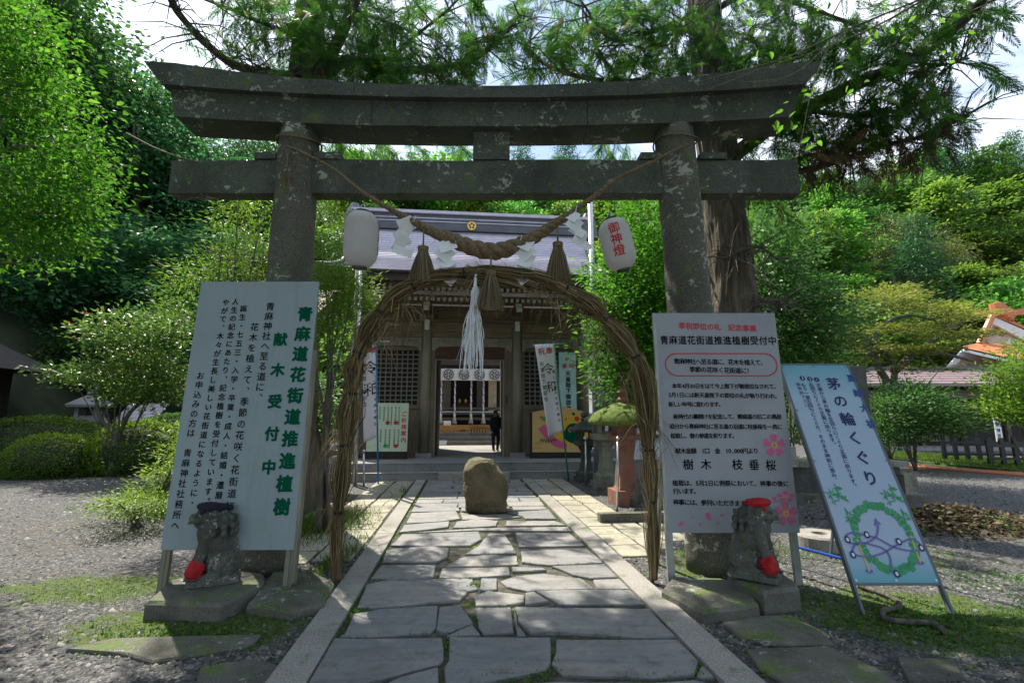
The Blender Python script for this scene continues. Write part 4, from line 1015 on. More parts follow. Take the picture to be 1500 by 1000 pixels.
# the boulder on the path
p = GU(712, 750, .03); rk = W(p.x, p.y+.22, .02)
MBr = MB(); rb = [(680,751),(744,749)]
def boulder(name, prof, loc, mat, seed, nz=26, na=44, facets=0, **k):
    """prof: list of (z, x_left, x_right, depth)"""
    mb = MB(); vs = []; fs = []
    H = prof[-1][0]
    for i in range(nz+1):
        z = H*i/nz; xl = interp([a[0] for a in prof], [a[1] for a in prof], z); xr = interp([a[0] for a in prof], [a[2] for a in prof], z); dp = interp([a[0] for a in prof], [a[3] for a in prof], z)
        for j in range(na):
            a_ = 2*pi*j/na; ca, sa = cos(a_), sin(a_); ex = .62; x = (xl+xr)/2+(xr-xl)/2*abs(ca)**ex*(1 if ca > 0 else -1); y = dp*abs(sa)**ex*(1 if sa > 0 else -1)
            v = Vector((x, y, z)); f_ = noise.noise(v*4+Vector((seed, 0, 0)))*.06+abs(noise.noise(v*9+Vector((0, seed, 0))))*.035+noise.noise(v*22)*.008
            vs.append(v+Vector((ca, sa, 0))*f_+Vector((0, 0, noise.noise(v*5)*.03*(z/H))))
    for i in range(nz):
        for j in range(na): l = (j+1) % na; fs.append((i*na+j, i*na+l, (i+1)*na+l, (i+1)*na+j))
    c = len(vs); vs.append(Vector(((prof[-1][1]+prof[-1][2])/2, 0, H*1.0))); fs += [(nz*na+j, nz*na+(j+1) % na, c) for j in range(na)]
    if facets:
        R2 = random.Random(seed*10); C_ = Vector(((prof[0][1]+prof[0][2])/2, 0, H*.45)); PL = []
        for q_ in range(facets):
            n_ = Vector((R2.gauss(0, 1), R2.gauss(0, 1), R2.gauss(0, .8))).normalized(); sup = max((v-C_).dot(n_) for v in vs); PL.append((n_, sup*R2.uniform(.86, .97)))
        for i_, v in enumerate(vs):
            for n_, d_ in PL:
                e_ = (v-C_).dot(n_)-d_
                if e_ > 0: v = v-Vector((n_.x, n_.y, n_.z if v.z > .25 else 0))*e_*.92
            vs[i_] = v
    mb.add(vs, fs); o = mb.build(name, mat, **k); o.location = loc; return o
sc_ = 1/700*9.2
boulder('boulder', [(0, -.35, .36, .26), (.2, -.38, .39, .30), (.45, -.41, .39, .31), (.60, -.40, .33, .30), (.80, -.38, .23, .28), (.90, -.34, .20, .25), (.95, -.28, .18, .2)], rk, M_rock, 2.0, nz=40, na=72, facets=13, label='rough brown boulder standing in the middle of the stone path', cat='boulder')

# round millstone, blue bar, buried hose, leaf litter
p = G(1218, 800, .1)
mb = MB(); mb.lathe([(.30, 0), (.315, .03), (.315, .17), (.29, .195), (.10, .195), (.09, .15), (.001, .15)], n=32); o = mb.build('millstone', M_kerb, label='pale round millstone lying behind the leaning sign', cat='millstone'); o.location = (p.x+.05, p.y+.3, .0)
a = G(1165, 800, .12); b = G(1235, 818, .05); MB().tube([a, b], .018, 8).build('blue_bar', flat('blue_paint', (.02, .10, .50), .4), label='blue painted bar lying between the right board and the millstone', cat='bar')
hp = [G(x, y, .03) for x, y in ((1258,858),(1290,868),(1312,878),(1318,888),(1296,893),(1296,905),(1330,910),(1365,912),(1385,925))]
MB().tube(bez(hp, 6), .022, 8).build('surface_hose', M_barkgrey, label='winding grey hose on the moss under the leaning sign', cat='hose')

# ------------------------------------------------------------------ stone lanterns and posts beside the path
def stone_lantern(loc, rz, H, mat, roofmat, label, style=0, name='stone_lantern', grp=None):
    t = empty(name, loc, rz, label=label, cat='stone lantern'); s_ = H/1.9
    def L(prof, nm, m_, n_=4, rot=pi/4): MB().poly_lathe([(r*s_, z*s_) for r, z in prof], n=n_, rot=rot).build(nm, m_, t)
    if style == 0:
        L([(.42, 0), (.42, .12), (.34, .12), (.34, .26), (.26, .30)], 'base', mat); L([(.20, .30), (.15, .6), (.15, .85), (.22, .96)], 'shaft', mat, 6)
        L([(.24, .96), (.40, 1.02), (.40, 1.14), (.30, 1.15)], 'platform', mat); 
        mb = MB(); w = .19*s_
        for (a, b) in ((-1, -1), (1, -1), (1, 1), (-1, 1)): mb.box(a*w-.045*s_, a*w+.045*s_, b*w-.045*s_, b*w+.045*s_, 1.15*s_, 1.42*s_)
        mb.box(-w, w, -w, w, 1.152*s_, 1.19*s_); mb.box(-w, w, -w, w, 1.38*s_, 1.419*s_); mb.build('fire_box', mat, t)
        L([(.52, 1.40), (.54, 1.46), (.30, 1.60), (.12, 1.70)], 'roof', roofmat); L([(.10, 1.70), (.14, 1.74), (.08, 1.78), (.13, 1.86), (.10, 1.94), (.02, 1.99)], 'finial', mat, 12)
    else:
        L([(.36, 0), (.36, .25), (.30, .25)], 'base', mat); L([(.26, .25), (.22, .30), (.17, .8), (.22, 1.1)], 'shaft', mat); L([(.33, 1.1), (.33, 1.18), (.24, 1.18), (.24, 1.34)], 'fire_box', mat)
        mb = MB(); mb.lathe([(.03, 1.33*s_), (.62*s_, 1.36*s_), (.64*s_, 1.42*s_), (.52*s_, 1.56*s_), (.30*s_, 1.68*s_), (.1*s_, 1.74*s_)], n=20)
        vs = [Vector(v) for v in mb.v]; mb.v = [tuple(v+Vector((noise.noise(v*7), noise.noise(v*7+Vector((3, 3, 3))), noise.noise(v*9)))*.05) for v in vs]
        mb.build('moss_roof', roofmat, t, smooth=True); L([(.10, 1.72), (.12, 1.80), (.07, 1.86), (.11, 1.93), (.03, 2.0)], 'finial', mat, 10)
    return t
def atG(px_, py_): p = G(px_, py_); return (p.x, p.y, 0)
def hfor(px_, py0, py1): g = G(px_, py1); return A(px_, py0, g.y).z
stone_lantern(atG(889, 713), YAW, hfor(889, 584, 713), M_lan, M_lan, 'pale stone lantern standing by the steel flagpole right of the path')
stone_lantern(atG(918, 738), YAW, hfor(918, 577, 738), M_red, M_moss, 'reddish stone lantern with a moss covered roof right of the path', 1)
stone_lantern(atG(859, 705), YAW, hfor(859, 606, 705), M_darkstone, M_darkstone, 'small dark stone lantern in front of the painted votive board')
stone_lantern(atG(466, 722), YAW, hfor(466, 590, 722), M_red, M_moss, 'reddish stone lantern with yellow moss left of the path behind the reeds', 1)
stone_lantern((atG(121, 690)[0]*1.15, atG(121, 690)[1]*1.15, 0), .3, 2.9, M_plat, M_plat, 'grey stone lantern between the clipped hedges at the left')
# small pale stones and a low sill near the mossy lantern
for i, (x, y, s_) in enumerate(((941,740,.30), (950,735,.24), (884,722,.2))):
    p = G(x, y); o = boulder('garden_stone', [(0, -s_, s_, s_*.7), (s_*.8, -s_*.8, s_*.8, s_*.6), (s_*1.5, -s_*.4, s_*.45, s_*.3)], (p.x, p.y, -.02), M_slab, i*3.3, 8, 16, label=['pale mossy garden stone behind the right reed pillar', 'small pale stone beside the mossy red lantern', 'low stone at the foot of the pale lantern'][i], cat='stone')
p = G(935, 770); MB().box(-.9, 1.2, -.08, .08, 0, .16, Matrix.Translation((p.x+.3, p.y+.3, 0)) @ Matrix.Rotation(YAW, 4, 'Z')).build('low_sill', M_slab, label='low mossy stone sill behind the right reed pillar', cat='stone sill')

def pole(name, x, y0, y1, wpx, mat, label, cat, x_top=None, Y=None, cap=False):
    b = G(x, y1); top = A(x_top if x_top is not None else x, y0, b.y); r = wpx/2/700*b.y
    t = MB().tube([Vector((0, 0, -.02)), top-b], [r, r*.85], 14).build(name, mat, smooth=True, label=label, cat=cat); t.location = b
    if cap: MB().lathe([(.001, 0), (r*1.6, r), (r*1.6, r*2.2), (.001, r*3.4)], tuple(top-b), 12).build('knob', M_metal, t, smooth=True)
    return t
M_poles = flat('silver_pole', (.62, .63, .64), .32, .08, 3, .02, .75); M_bamboo = flat('green_plastic_pole', (.01, .22, .13), .35, .1); M_blue = flat('blue_plastic_pole', (.01, .18, .42), .35, .1); M_oldbamboo = wood('old_bamboo', (.16, .19, .08), (.30, .32, .15), 2, 2, .6)
pole('flagpole', 875, 276, 708, 9, M_poles, 'tall shiny steel flagpole rising past the tie beam right of the path', 'flagpole', 864)
pole('flagpole', 520, 392, 712, 6, M_poles, 'steel flagpole left of the path, the one nearer the doorway', 'flagpole', 528)
pole('flagpole', 511, 392, 706, 6, M_lan, 'pale greenish pole just left of the left steel flagpole', 'flagpole', 523)
pole('post', 883, 604, 712, 9, M_oldbamboo, 'short square greenish post beside the dark stone lantern', 'post', 882)
pole('rod', 904, 645, 750, 3.5, M_metal, 'thin steel rod with a round cap before the red lantern', 'rod', 905, cap=True)
pole('rod', 858, 645, 712, 3.5, M_metal, 'thin steel rod with a round cap before the dark lantern', 'rod', 858, cap=True)
pole('rod', 533, 663, 712, 3, M_metal, 'thin steel rod at the left end of the platform steps', 'rod', 533, cap=True)

# banners
M_banner = flat('white_banner_cloth', (.72, .70, .80), .85, .04, 3, .1); M_tealboard = flat('pale_blue_board', (.42, .62, .64), .6, .08, 3, .05)
def banner(label, v, tl_, tr_, br_, bl_, pole_px, polemat, arm, text_cols, name='nobori_banner'):
    t = empty(name, W(0, 0, 0), YAW, label=label, cat='banner')
    c = [V(x, y, v) for x, y in (tl_, tr_, br_, bl_)]; nx_, nz_ = 8, 26; vs = []; fs = []
    def fn(s_, r_, off=0): 
        p = c[0].lerp(c[1], s_).lerp(c[3].lerp(c[2], s_), r_); return Vector((p.x, p.y-.05*sin(s_*pi*1.2+r_*3)*(.2+r_)-off-.03*sin(r_*9), p.z))
    mb = MB(); vs = [fn(i/nx_, j/nz_) for j in range(nz_+1) for i in range(nx_+1)]
    fs = [(j*(nx_+1)+i, j*(nx_+1)+i+1, (j+1)*(nx_+1)+i+1, (j+1)*(nx_+1)+i) for j in range(nz_) for i in range(nx_)]
    mb.add(vs, fs); o = mb.build('cloth', M_banner, t, smooth=True); md = o.modifiers.new('thickness', 'SOLIDIFY'); md.thickness = .003
    a = V(*pole_px[0], v+.03); b = V(*pole_px[1], v+.03); b.z = 0 if b.z < .3 else b.z
    MB().tube([a, b], .022, 10).build('banner_pole', polemat, t, smooth=True)
    a = V(*arm[0], v+.02); b = V(*arm[1], v+.02); MB().tube([a, b], .012, 8).build('cross_arm', M_poles, t, smooth=True)
    Wd = (c[1]-c[0]).length; Hh = (c[3]-c[0]).length
    for (txt, s0, r0, r1, size, mat, bold) in text_cols:
        mb = MB(); n_ = max(1, len(txt)-1)
        for i, ch in enumerate(txt):
            r_ = lerp(r0, r1, i/n_) if len(txt) > 1 else r0
            write(mb, lambda x, y, d: fn(s0+x/Wd, r_-y/Hh, .006), ch, 0, 0, size, bold=bold)
        mb.build('lettering', mat, t, kind='stuff' if len(txt) > 1 else None)
    return t
banner('tall white banner on a green pole in front of the right lattice window', 13.4, (783,505), (811,503), (824,632), (803,641), ((811,500), (833,708)), M_bamboo, ((781,505), (830,503)),
       [('祝', .30, .08, .08, .22, M_inkred, .02), ('奉', .72, .08, .08, .22, M_inkred, .02), ('令', .55, .28, .28, .36, M_ink, .0), ('和', .62, .48, .48, .36, M_ink, .0), ('天皇陛下御即位', .22, .22, .60, .14, M_ink, .01), ('新しい御代を寿ぎ奉る', .85, .32, .86, .11, M_ink, .01)])
banner('tall white banner on a blue pole half hidden behind the left reeds', 13.2, (531,498), (550,499), (552,640), (533,648), ((551,498), (554,712)), M_blue, ((545,500), (571,500)),
       [('祝', .15, .10, .10, .22, M_inkred, .02), ('奉', .75, .10, .10, .22, M_inkred, .02), ('令', .60, .28, .28, .40, M_ink, .0), ('和', .60, .50, .50, .40, M_ink, .0), ('天皇陛下御即位', .10, .26, .64, .13, M_ink, .01), ('新しい御代を寿ぎ奉る', .9, .30, .86, .10, M_ink, .01)])
# ------------------------------------------------------------------ the shrine gatehouse (path frame: x = u, y = v)
M_tw = wood('grey_brown_timber', (.085, .064, .045), (.19, .15, .108), 2, 2); M_twh = wood('grey_brown_beam', (.09, .065, .043), (.20, .15, .10), 0, 2); M_col = wood('pale_weathered_column', (.17, .15, .11), (.32, .285, .215), 2, 1.5)
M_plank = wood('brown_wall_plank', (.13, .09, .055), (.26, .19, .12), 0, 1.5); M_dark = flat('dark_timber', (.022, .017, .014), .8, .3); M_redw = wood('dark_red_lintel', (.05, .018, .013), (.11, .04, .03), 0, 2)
M_white = flat('white_painted_end', (.62, .60, .55), .7, .08, 9, 0); M_gold = flat('gilded_crest', (.75, .48, .06), .3, .1, metal=.8); M_lat = flat('grey_lattice', (.17, .155, .135), .7, .15)
def roofmat_():
    m = MT('copper_sheet_roof'); n = m.noise(2, 6, .6); c = m.ramp(n, (.3, (.48, .45, .52)), (.7, (.66, .62, .70))); c = m.mix(.3, c, m.ramp(m.noise(3, 5, .6, m.map((9, 1, 1))), (.3, (.15, .15, .18)), (.7, (.45, .42, .48)))); m.color(c).rough(.55)
    return m.m
M_roof = roofmat_(); M_ridge = flat('dark_ridge_sheet', (.075, .082, .095), .5, .2, 3, .1); M_fascia = flat('dark_brown_fascia', (.045, .036, .030), .7, .3)
V1 = 14.1; VC = 16.28; Z1 = .45; Zp = .22
gh = empty('shrine_gatehouse', W(0, 0, 0), YAW, label='wooden shrine gatehouse with a wide grey roof and open doorway behind the boulder', cat='shrine')
CU = [-3.54, -1.23, 1.84, 4.17]; UC = .31
# platform and steps
sp = empty('stone_platform', W(0, 0, 0), YAW, kind='structure')
MB().box(-4.3, 4.9, V1, 22.5, -.05, Z1).build('platform', M_plat, sp)
MB().box(-4.3, 4.9, V1-.34, V1-.002, -.05, Zp).build('step', M_plat, sp)
MB().box(-4.31, 4.91, V1-.02, V1+.2, Z1+.002, Z1+.012).build('step_edge', M_kerb, sp); MB().box(-4.31, 4.91, V1-.36, V1-.18, Zp+.002, Zp+.012).build('step_edge', M_kerb, sp)
MB().box(-.62, 1.32, V1-.62, V1-.36, -.05, Zp+.02).build('step', M_kerb, sp)
MB().box(-6, 6.5, 20.0, 30, .0, Z1+.006).build('rear_court', M_kerb, sp)
# columns
for i, u in enumerate(CU):
    r = .175; z1_ = 5.05
    MB().lathe([(r*1.0, Z1+.14), (r, 3), (r*.97, z1_)], (u, VC, 0), 24).build('column', M_col, gh, smooth=True)
    MB().box(u-.26, u+.26, VC-.26, VC+.26, Z1, Z1+.14).build('column_base', M_plat, gh)
    b = MB(); b.box(u-.24, u+.24, VC-.24, VC+.24, 5.05, 5.2); b.box(u-.12, u+.12, VC-.75, VC+.1, 5.2, 5.36); b.box(u-.34, u+.34, VC-.13, VC+.13, 5.2, 5.36); b.box(u-.16, u+.16, VC-.16-.5, VC-.34, 5.36, 5.5); b.build('bracket', M_tw, gh)
    MB().box(u-.08, u+.08, VC-.24, VC-.18, 4.66, 5.0).build('white_nosing', M_white, gh); MB().box(u-.09, u+.09, VC-.80, VC-.755, 5.22, 5.36).build('white_nosing', M_white, gh); MB().box(u-.10, u+.10, VC-.70, VC-.66, 5.37, 5.52).build('white_nosing', M_white, gh)
    MB().box(u-.16, u+.16, 20.8, 21.1, Z1, 5.2).build('rear_column', M_col, gh)
# beams across
def cross(z0, z1, v, d, name, mat, u0=CU[0], u1=CU[-1]): return MB().box(u0-.3, u1+.3, v-d/2, v+d/2, z0, z1).build(name, mat, gh)
cross(5.52, 5.68, VC-.42, .16, 'eave_purlin', M_twh); cross(5.36, 5.52, VC, .2, 'head_beam', M_twh); cross(4.96, 5.05, VC, .30, 'tie_plate', M_twh)
for i in range(3):
    a, b = CU[i]+.17, CU[i+1]-.17
    for k in range(3):
        z = 4.44+k*.175; MB().box(a, b, VC-.05-.02*(k % 2), VC+.05, z+.002, z+.172).build('wall_plank', M_plank, gh)
    # carved rainbow beam
    mb = MB(); n_ = 24; vs = []; fs = []
    for k in range(n_+1):
        x = lerp(a, b, k/n_); e = abs(k/n_-.5)*2; zt = 4.42; zb = 4.12-.10*(e > .86)-.05*e**4
        for (y, z) in ((VC-.10, zb), (VC-.14, (zb+zt)/2), (VC-.10, zt), (VC+.10, zt), (VC+.10, zb)): vs.append((x, y, z))
    for k in range(n_):
        for j in range(5): l = (j+1) % 5; fs.append((k*5+j, (k+1)*5+j, (k+1)*5+l, k*5+l))
    mb.add(vs, fs); mb.build('carved_beam', M_col, gh)
    mb = MB()
    for sgn, e0 in ((1, a), (-1, b)):    # raised scroll carving at both ends
        for (cx, cz, R) in ((.20, 4.27, .09), (.42, 4.29, .07), (.60, 4.25, .05)):
            pts = [(e0+sgn*(cx+cos(t_)*R*(1-t_/12)), VC-.145, cz+sin(t_)*R*(1-t_/12)) for t_ in np.linspace(0, 8, 16)]; mb.tube(pts, .014, 5)
    mb.build('scroll_carving', M_white if False else M_col, gh)
for i in range(3): MB().box(CU[i]+.17, CU[i+1]-.17, VC-.03, VC+.03, 5.052, 5.358).build('frieze_board', M_plank, gh)
# wall bays with lattice windows
def bay(a, b, label=None):
    MB().box(a, b, VC-.06, VC+.06, 3.98, 4.10).build('window_head', M_twh, gh); MB().box(a, b, VC-.10, VC+.10, Z1, Z1+.25).build('ground_sill', M_twh, gh)
    MB().box(a, b, VC-.06, VC+.06, 2.02, 2.16).build('window_sill', M_twh, gh)
    for k in range(4):
        w = (b-a)/4; MB().box(a+k*w+.004, a+(k+1)*w-.004, VC-.03-.006*(k % 2), VC+.03, Z1+.252, 2.018).build('panel_board', M_tw, gh)
    fr = MB(); fr.box(a, a+.10, VC-.055, VC+.055, 2.162, 3.978); w_ = fr.build('window', M_tw, gh); MB().box(b-.10, b, VC-.055, VC+.055, 2.162, 3.978).build('side_frame', M_tw, w_)
    lt = MB(); x = a+.10; nu = 10; du = (b-a-.2)/nu
    for k in range(1, nu): lt.box(a+.10+k*du-.018, a+.10+k*du+.018, VC-.03, VC-.002, 2.162, 3.978)
    nz_ = 12; dz = 1.816/nz_
    for k in range(1, nz_): lt.box(a+.10, b-.10, VC-.027, VC+.004, 2.162+k*dz-.018, 2.162+k*dz+.018)
    lt.build('lattice', M_lat, w_); MB().box(a+.1, b-.1, VC+.05, VC+.06, 2.162, 3.978).build('dark_backing', M_dark, w_)
bay(CU[0]+.17, CU[1]-.17); bay(CU[2]+.17, CU[3]-.17)
# doorway: dark red jambs and lintel with a pale inner line
dj = V(638, 600, VC).x; dj2 = V(736, 600, VC).x; zl = V(690, 528, VC).z
a, b = CU[1]+.17, CU[2]-.17
MB().box(a, dj-.06, VC-.09, VC+.09, Z1, 4.1).build('door_jamb', M_tw, gh); MB().box(dj2+.06, b, VC-.09, VC+.09, Z1, 4.1).build('door_jamb', M_tw, gh)
MB().box(dj-.058, dj2+.058, VC-.09, VC+.09, zl+.04, 4.1).build('door_lintel', M_redw, gh)
fr = MB(); fr.box(dj-.055, dj, VC-.07, VC+.05, Z1, zl+.035); fr.box(dj2, dj2+.055, VC-.07, VC+.05, Z1, zl+.035); fr.box(dj, dj2, VC-.07, VC+.05, zl, zl+.035); fr.build('door_frame', M_col, gh)
MB().box(dj2+.06, dj2+.11, VC+.3, VC+1.4, Z1+.05, 3.3).build('door_leaf', M_redw, gh); MB().box(dj-.02, dj+.03, VC+.3, VC+1.4, Z1+.05, 3.3).build('door_leaf', M_redw, gh)
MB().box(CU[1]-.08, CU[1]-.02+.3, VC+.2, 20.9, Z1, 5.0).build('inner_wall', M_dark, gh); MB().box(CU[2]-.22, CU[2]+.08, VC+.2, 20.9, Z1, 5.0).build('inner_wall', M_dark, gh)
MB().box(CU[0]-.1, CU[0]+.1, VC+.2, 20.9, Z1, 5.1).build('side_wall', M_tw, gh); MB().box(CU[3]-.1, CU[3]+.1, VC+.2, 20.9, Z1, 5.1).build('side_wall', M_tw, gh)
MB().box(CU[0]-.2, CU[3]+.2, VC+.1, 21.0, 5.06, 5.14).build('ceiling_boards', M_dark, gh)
MB().box(dj2+.10, dj2+.16, VC-.12, VC-.10, 2.2, 2.5).build('door_plate', M_black, gh)
# roof front: courses of sheet, concave slope
ve = V1+.2; vr = 18.7
eL, eR = -4.45, 4.78; rL, rR = -5.2+.1, 5.55
ze = 6.12; zr = 9.30
def uL(s_): return interp([0, .35, .7, .9, 1], [-4.15, -4.1, -4.05, -4.18, -4.42], s_)
def uR(s_): return interp([0, .35, .7, .9, 1], [4.95, 4.75, 4.55, 4.62, 4.85], s_)
def zs(s_): return zr+(ze-zr)*(s_**.86 if s_ > 0 else 0)-.32*sin(pi*s_)
def vs_(s_): return lerp(vr, ve, s_)
rf = empty('roof', parent=None) if False else MB().box(eL, eR, ve+.12, ve+.4, ze-.30, ze-.06).build('roof', M_fascia, gh)
nc = 30; NU = 16
def lift(u): q_ = abs((u-.2)/4.6); return .10*q_**4
for k in range(nc):
    s0, s1 = k/nc, (k+1)/nc; mb = MB(); vs = []
    for j in range(NU+1):
        f_ = j/NU; u0 = lerp(uL(s0), uR(s0), f_); u1 = lerp(uL(s1), uR(s1), f_); l0, l1 = lift(u0)*s0**3, lift(u1)*s1**3
        vs += [(u0, vs_(s0), zs(s0)+l0), (u1, vs_(s1), zs(s1)+.05+l1), (u1, vs_(s1)+.004, zs(s1)+l1)]
    fs = []
    for j in range(NU):
        a_ = j*3; fs += [(a_, a_+1, a_+4, a_+3), (a_+1, a_+2, a_+5, a_+4)]
    mb.add(vs, fs); mb.build('roof_course', M_roof, rf)
# eave edge: thick dark board in two steps following the lift
for (y0, z0, z1, nm) in ((ve-.02, -.02, .05, 'eave_edge'), (ve+.05, -.26, -.022, 'eave_fascia')):
    mb = MB(); vs = []; fs = []
    for j in range(25):
        u = lerp(uL(1)-.0, uR(1), j/24); l = lift(u)
        vs += [(u, y0, ze+z0+l), (u, y0, ze+z1+l), (u, y0+.35, ze+z1+l), (u, y0+.35, ze+z0+l)]
    for j in range(24):
        for i in range(4): l_ = (i+1) % 4; fs.append((j*4+i, j*4+4+i, j*4+4+l_, j*4+l_))
    fs += [(0, 1, 2, 3), (99, 98, 97, 96)]; mb.add(vs, fs); mb.build(nm, M_fascia, rf)
# roof sides and back
mb = MB(); 
for sg, U in ((-1, uL), (1, uR)):
    p = []
    for k in range(9): s_ = k/8; p.append((U(s_), vs_(s_), zs(s_)))
    for k in range(8):
        a0, a1 = p[k], p[k+1]; mb.add([a0, a1, (a1[0], 2*vr-a1[1], a1[2]), (a0[0], 2*vr-a0[1], a0[2])], [(0, 1, 2, 3)]) if k < 6 else None
for k in range(6): 
    s0, s1 = k/8, (k+1)/8; mb.add([(uL(s0), 2*vr-vs_(s0), zs(s0)), (uR(s0), 2*vr-vs_(s0), zs(s0)), (uR(s1), 2*vr-vs_(s1), zs(s1)), (uL(s1), 2*vr-vs_(s1), zs(s1))], [(0, 1, 2, 3)])
mb.build('roof_back', M_roof, rf)
# verge rolls along the slope edges
for U, sg in ((uL, -1), (uR, 1)):
    MB().tube([(U(s_)+sg*.02, vs_(s_), zs(s_)+.06+lift(U(s_))*s_**3) for s_ in np.linspace(0, 1, 12)], .09, 8).build('verge_roll', M_ridge, rf, smooth=True)
# ridge
RU0, RU1 = -4.5, 5.2; 
mb = MB(); mb.box(RU0+.2, RU1-.2, vr-.28, vr+.28, zr-.12, zr+.16); mb.build('ridge_base', M_ridge, rf)
MB().box(RU0+.1, RU1-.1, vr-.20, vr+.20, zr+.162, zr+.56).build('ridge', M_ridge, rf)
MB().box(RU0, RU1, vr-.30, vr+.30, zr+.562, zr+.68).build('ridge_cap', M_roof, rf)
for k in range(2): MB().box(RU0+.1, RU1-.1, vr-.22-.0, vr-.203, zr+.22+.14*k, zr+.26+.14*k).build('ridge_moulding', M_roof, rf)
for u in (RU0+.05, RU1-.05): MB().poly_lathe([(.42, -.2), (.36, .5), (.16, .95)], (u, vr, zr), 8).build('ridge_end', M_ridge, rf)
p = V(691, 331, vr-.32); mb = MB().lathe([(.001, -.03), (.17, -.03), (.19, 0), (.17, .02), (.001, .02)], n=20, M=Matrix.Rotation(pi/2, 4, 'X')); mb.v = [(x+p.x, y+vr-.33, z+p.z) for x, y, z in mb.v]; cst = mb.build('gold_crest', M_gold, rf)
mb = MB()
for k in range(5): a_ = 2*pi*k/5+.3; mb.lathe([(.001, -.012), (.045, -.01), (.045, .01), (.001, .012)], (0, 0, 0), 8, Matrix.Translation((p.x+cos(a_)*.09, vr-.362, p.z+sin(a_)*.09)) @ Matrix.Rotation(pi/2, 4, 'X'))
mb.build('crest_relief', M_ridge, cst)
# rafters in two rows with white ends
for (row, z, y0, y1, dz) in ((0, 5.72, ve+.55, VC+.2, .40), (1, 5.50, ve+1.05, VC+.2, .38)):
    rb = MB(); we = MB(); u = -4.2; k = 0
    while u < 4.7:
        rb.hexa([Vector(q_) for q_ in ((u, y0, z), (u+.085, y0, z), (u+.085, y1, z+dz), (u, y1, z+dz), (u, y0, z+.11), (u+.085, y0, z+.11), (u+.085, y1, z+dz+.11), (u, y1, z+dz+.11))])
        we.box(u-.006, u+.091, y0-.012, y0-.001, z-.006, z+.116); u += .185; k += 1
    r_ = rb.build('rafters', M_tw, gh, kind='stuff'); we.build('rafter_ends', M_white, gh, kind='stuff')
MB().box(-4.2, 4.7, ve+.35, VC+.3, 6.20, 6.24).build('eave_soffit', M_plank, gh)
MB().box(-4.25, 4.72, ve+.62, ve+.74, 5.86, 5.96).build('eave_beam', M_twh, gh)
MB().box(-4.2, 4.7, ve+1.10, ve+1.22, 5.63, 5.70).build('eave_beam', M_twh, gh)

# ------------------------------------------------------------------ worship hall seen through the doorway
VH = 27.0
hall = empty('worship_hall', W(0, 0, 0), YAW, label='inner worship hall with offering steps seen through the doorway', cat='hall')
zb = Z1
def hx(x, v): return V(x, 600, v).x
def hz(y, v): return V(690, y, v).z
for k in range(3):
    MB().box(hx(630, 24), hx(745, 24), 23.4+.42*k, 29, zb+.20*k, zb+.20*(k+1)-.002).build('step', M_kerb, hall)
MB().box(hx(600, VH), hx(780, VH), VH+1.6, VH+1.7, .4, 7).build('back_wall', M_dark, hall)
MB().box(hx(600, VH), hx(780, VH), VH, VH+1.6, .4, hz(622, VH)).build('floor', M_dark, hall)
for (y0, y1) in ((596, 600), (603, 607), (611, 615)): MB().box(hx(628, VH), hx(745, VH), VH-.02-.0, VH+.05, hz(y1, VH), hz(y0, VH)).build('rail', M_twh, hall)
MB().box(hx(628, VH), hx(745, VH), VH-.06, VH-.03, hz(604, VH)-0, hz(602, VH)).build('blue_rail', M_tealboard, hall)
for x in (653, 705):
    MB().box(hx(x-6, VH), hx(x+6, VH), VH+.9, VH+1.0, hz(600, VH), hz(553, VH)).build('panel_screen', M_lat, hall)
MB().box(hx(716, VH), hx(728, VH), VH+.4, VH+.5, hz(602, VH), hz(540, VH)).build('lit_side_wall', flat('lit_cream_plaster', (.55, .46, .30), .8), hall)  # cream colour carries the light that falls on this side wall
MB().box(hx(600, VH), hx(790, VH), VH-1.2, VH+1.7, hz(538, VH), hz(538, VH)+.5).build('eave_mass', M_fascia, hall)
for i, x in enumerate((673, 676)): MB().lathe([(.01, 0), (.07, .03), (.07, .2), (.02, .26)], (hx(x+i*6, VH), VH+.6, hz(590, VH)), 10).build('gilt_ornament', M_gold, hall, smooth=True)
MB().box(hx(664, VH), hx(690, VH), VH+.65, VH+.95, hz(598, VH)-.2, hz(590, VH)-.02).build('altar', M_redw, hall)
# offering box
ob = empty('offering_box', W(0, 0, 0), YAW, label='long orange wooden offering box below the bell ropes', cat='offering box')
M_org = wood('orange_cypress', (.55, .27, .07), (.75, .42, .13), 0, 1.5, .5); vb_ = 24.6
x0, x1 = hx(633, vb_), hx(733, vb_); z0, z1 = hz(642, vb_), hz(623, vb_)
w3 = (x1-x0)/3
for k in range(3): MB().box(x0+k*w3+.006, x0+(k+1)*w3-.006, vb_, vb_+.8, z0+.05, z1-.04).build('side_panel', M_org, ob)
MB().box(x0-.03, x1+.03, vb_-.03, vb_+.83, z1-.038, z1+.01).build('top_rim', M_org, ob); MB().box(x0-.03, x1+.03, vb_-.03, vb_+.83, z0, z0+.048).build('base_rim', M_org, ob)
cx = hx(679, vb_); mb = MB().lathe([(.001, -.02), (.16, -.02), (.16, .01), (.12, .03), (.001, .03)], n=18, M=Matrix.Rotation(pi/2, 4, 'X')); mb.v = [(x+cx, y+vb_-.012, z+(z0+z1)/2) for x, y, z in mb.v]; mb.build('carved_crest', M_plank, ob)
mb = MB()
for k in range(9): xx = lerp(hx(690, vb_), hx(722, vb_), k/8); mb.box(xx, xx+.05, vb_-.36, vb_-.28, zb+.42, zb+.42+.34)
mb.box(hx(689, vb_), hx(724, vb_), vb_-.38, vb_-.26, zb+.765, zb+.80)
o = mb.build('step_rail', M_twh, label='low wooden rail standing before the offering box', cat='rail'); o.location = W(0, 0, 0); o.rotation_euler = (0, 0, YAW)
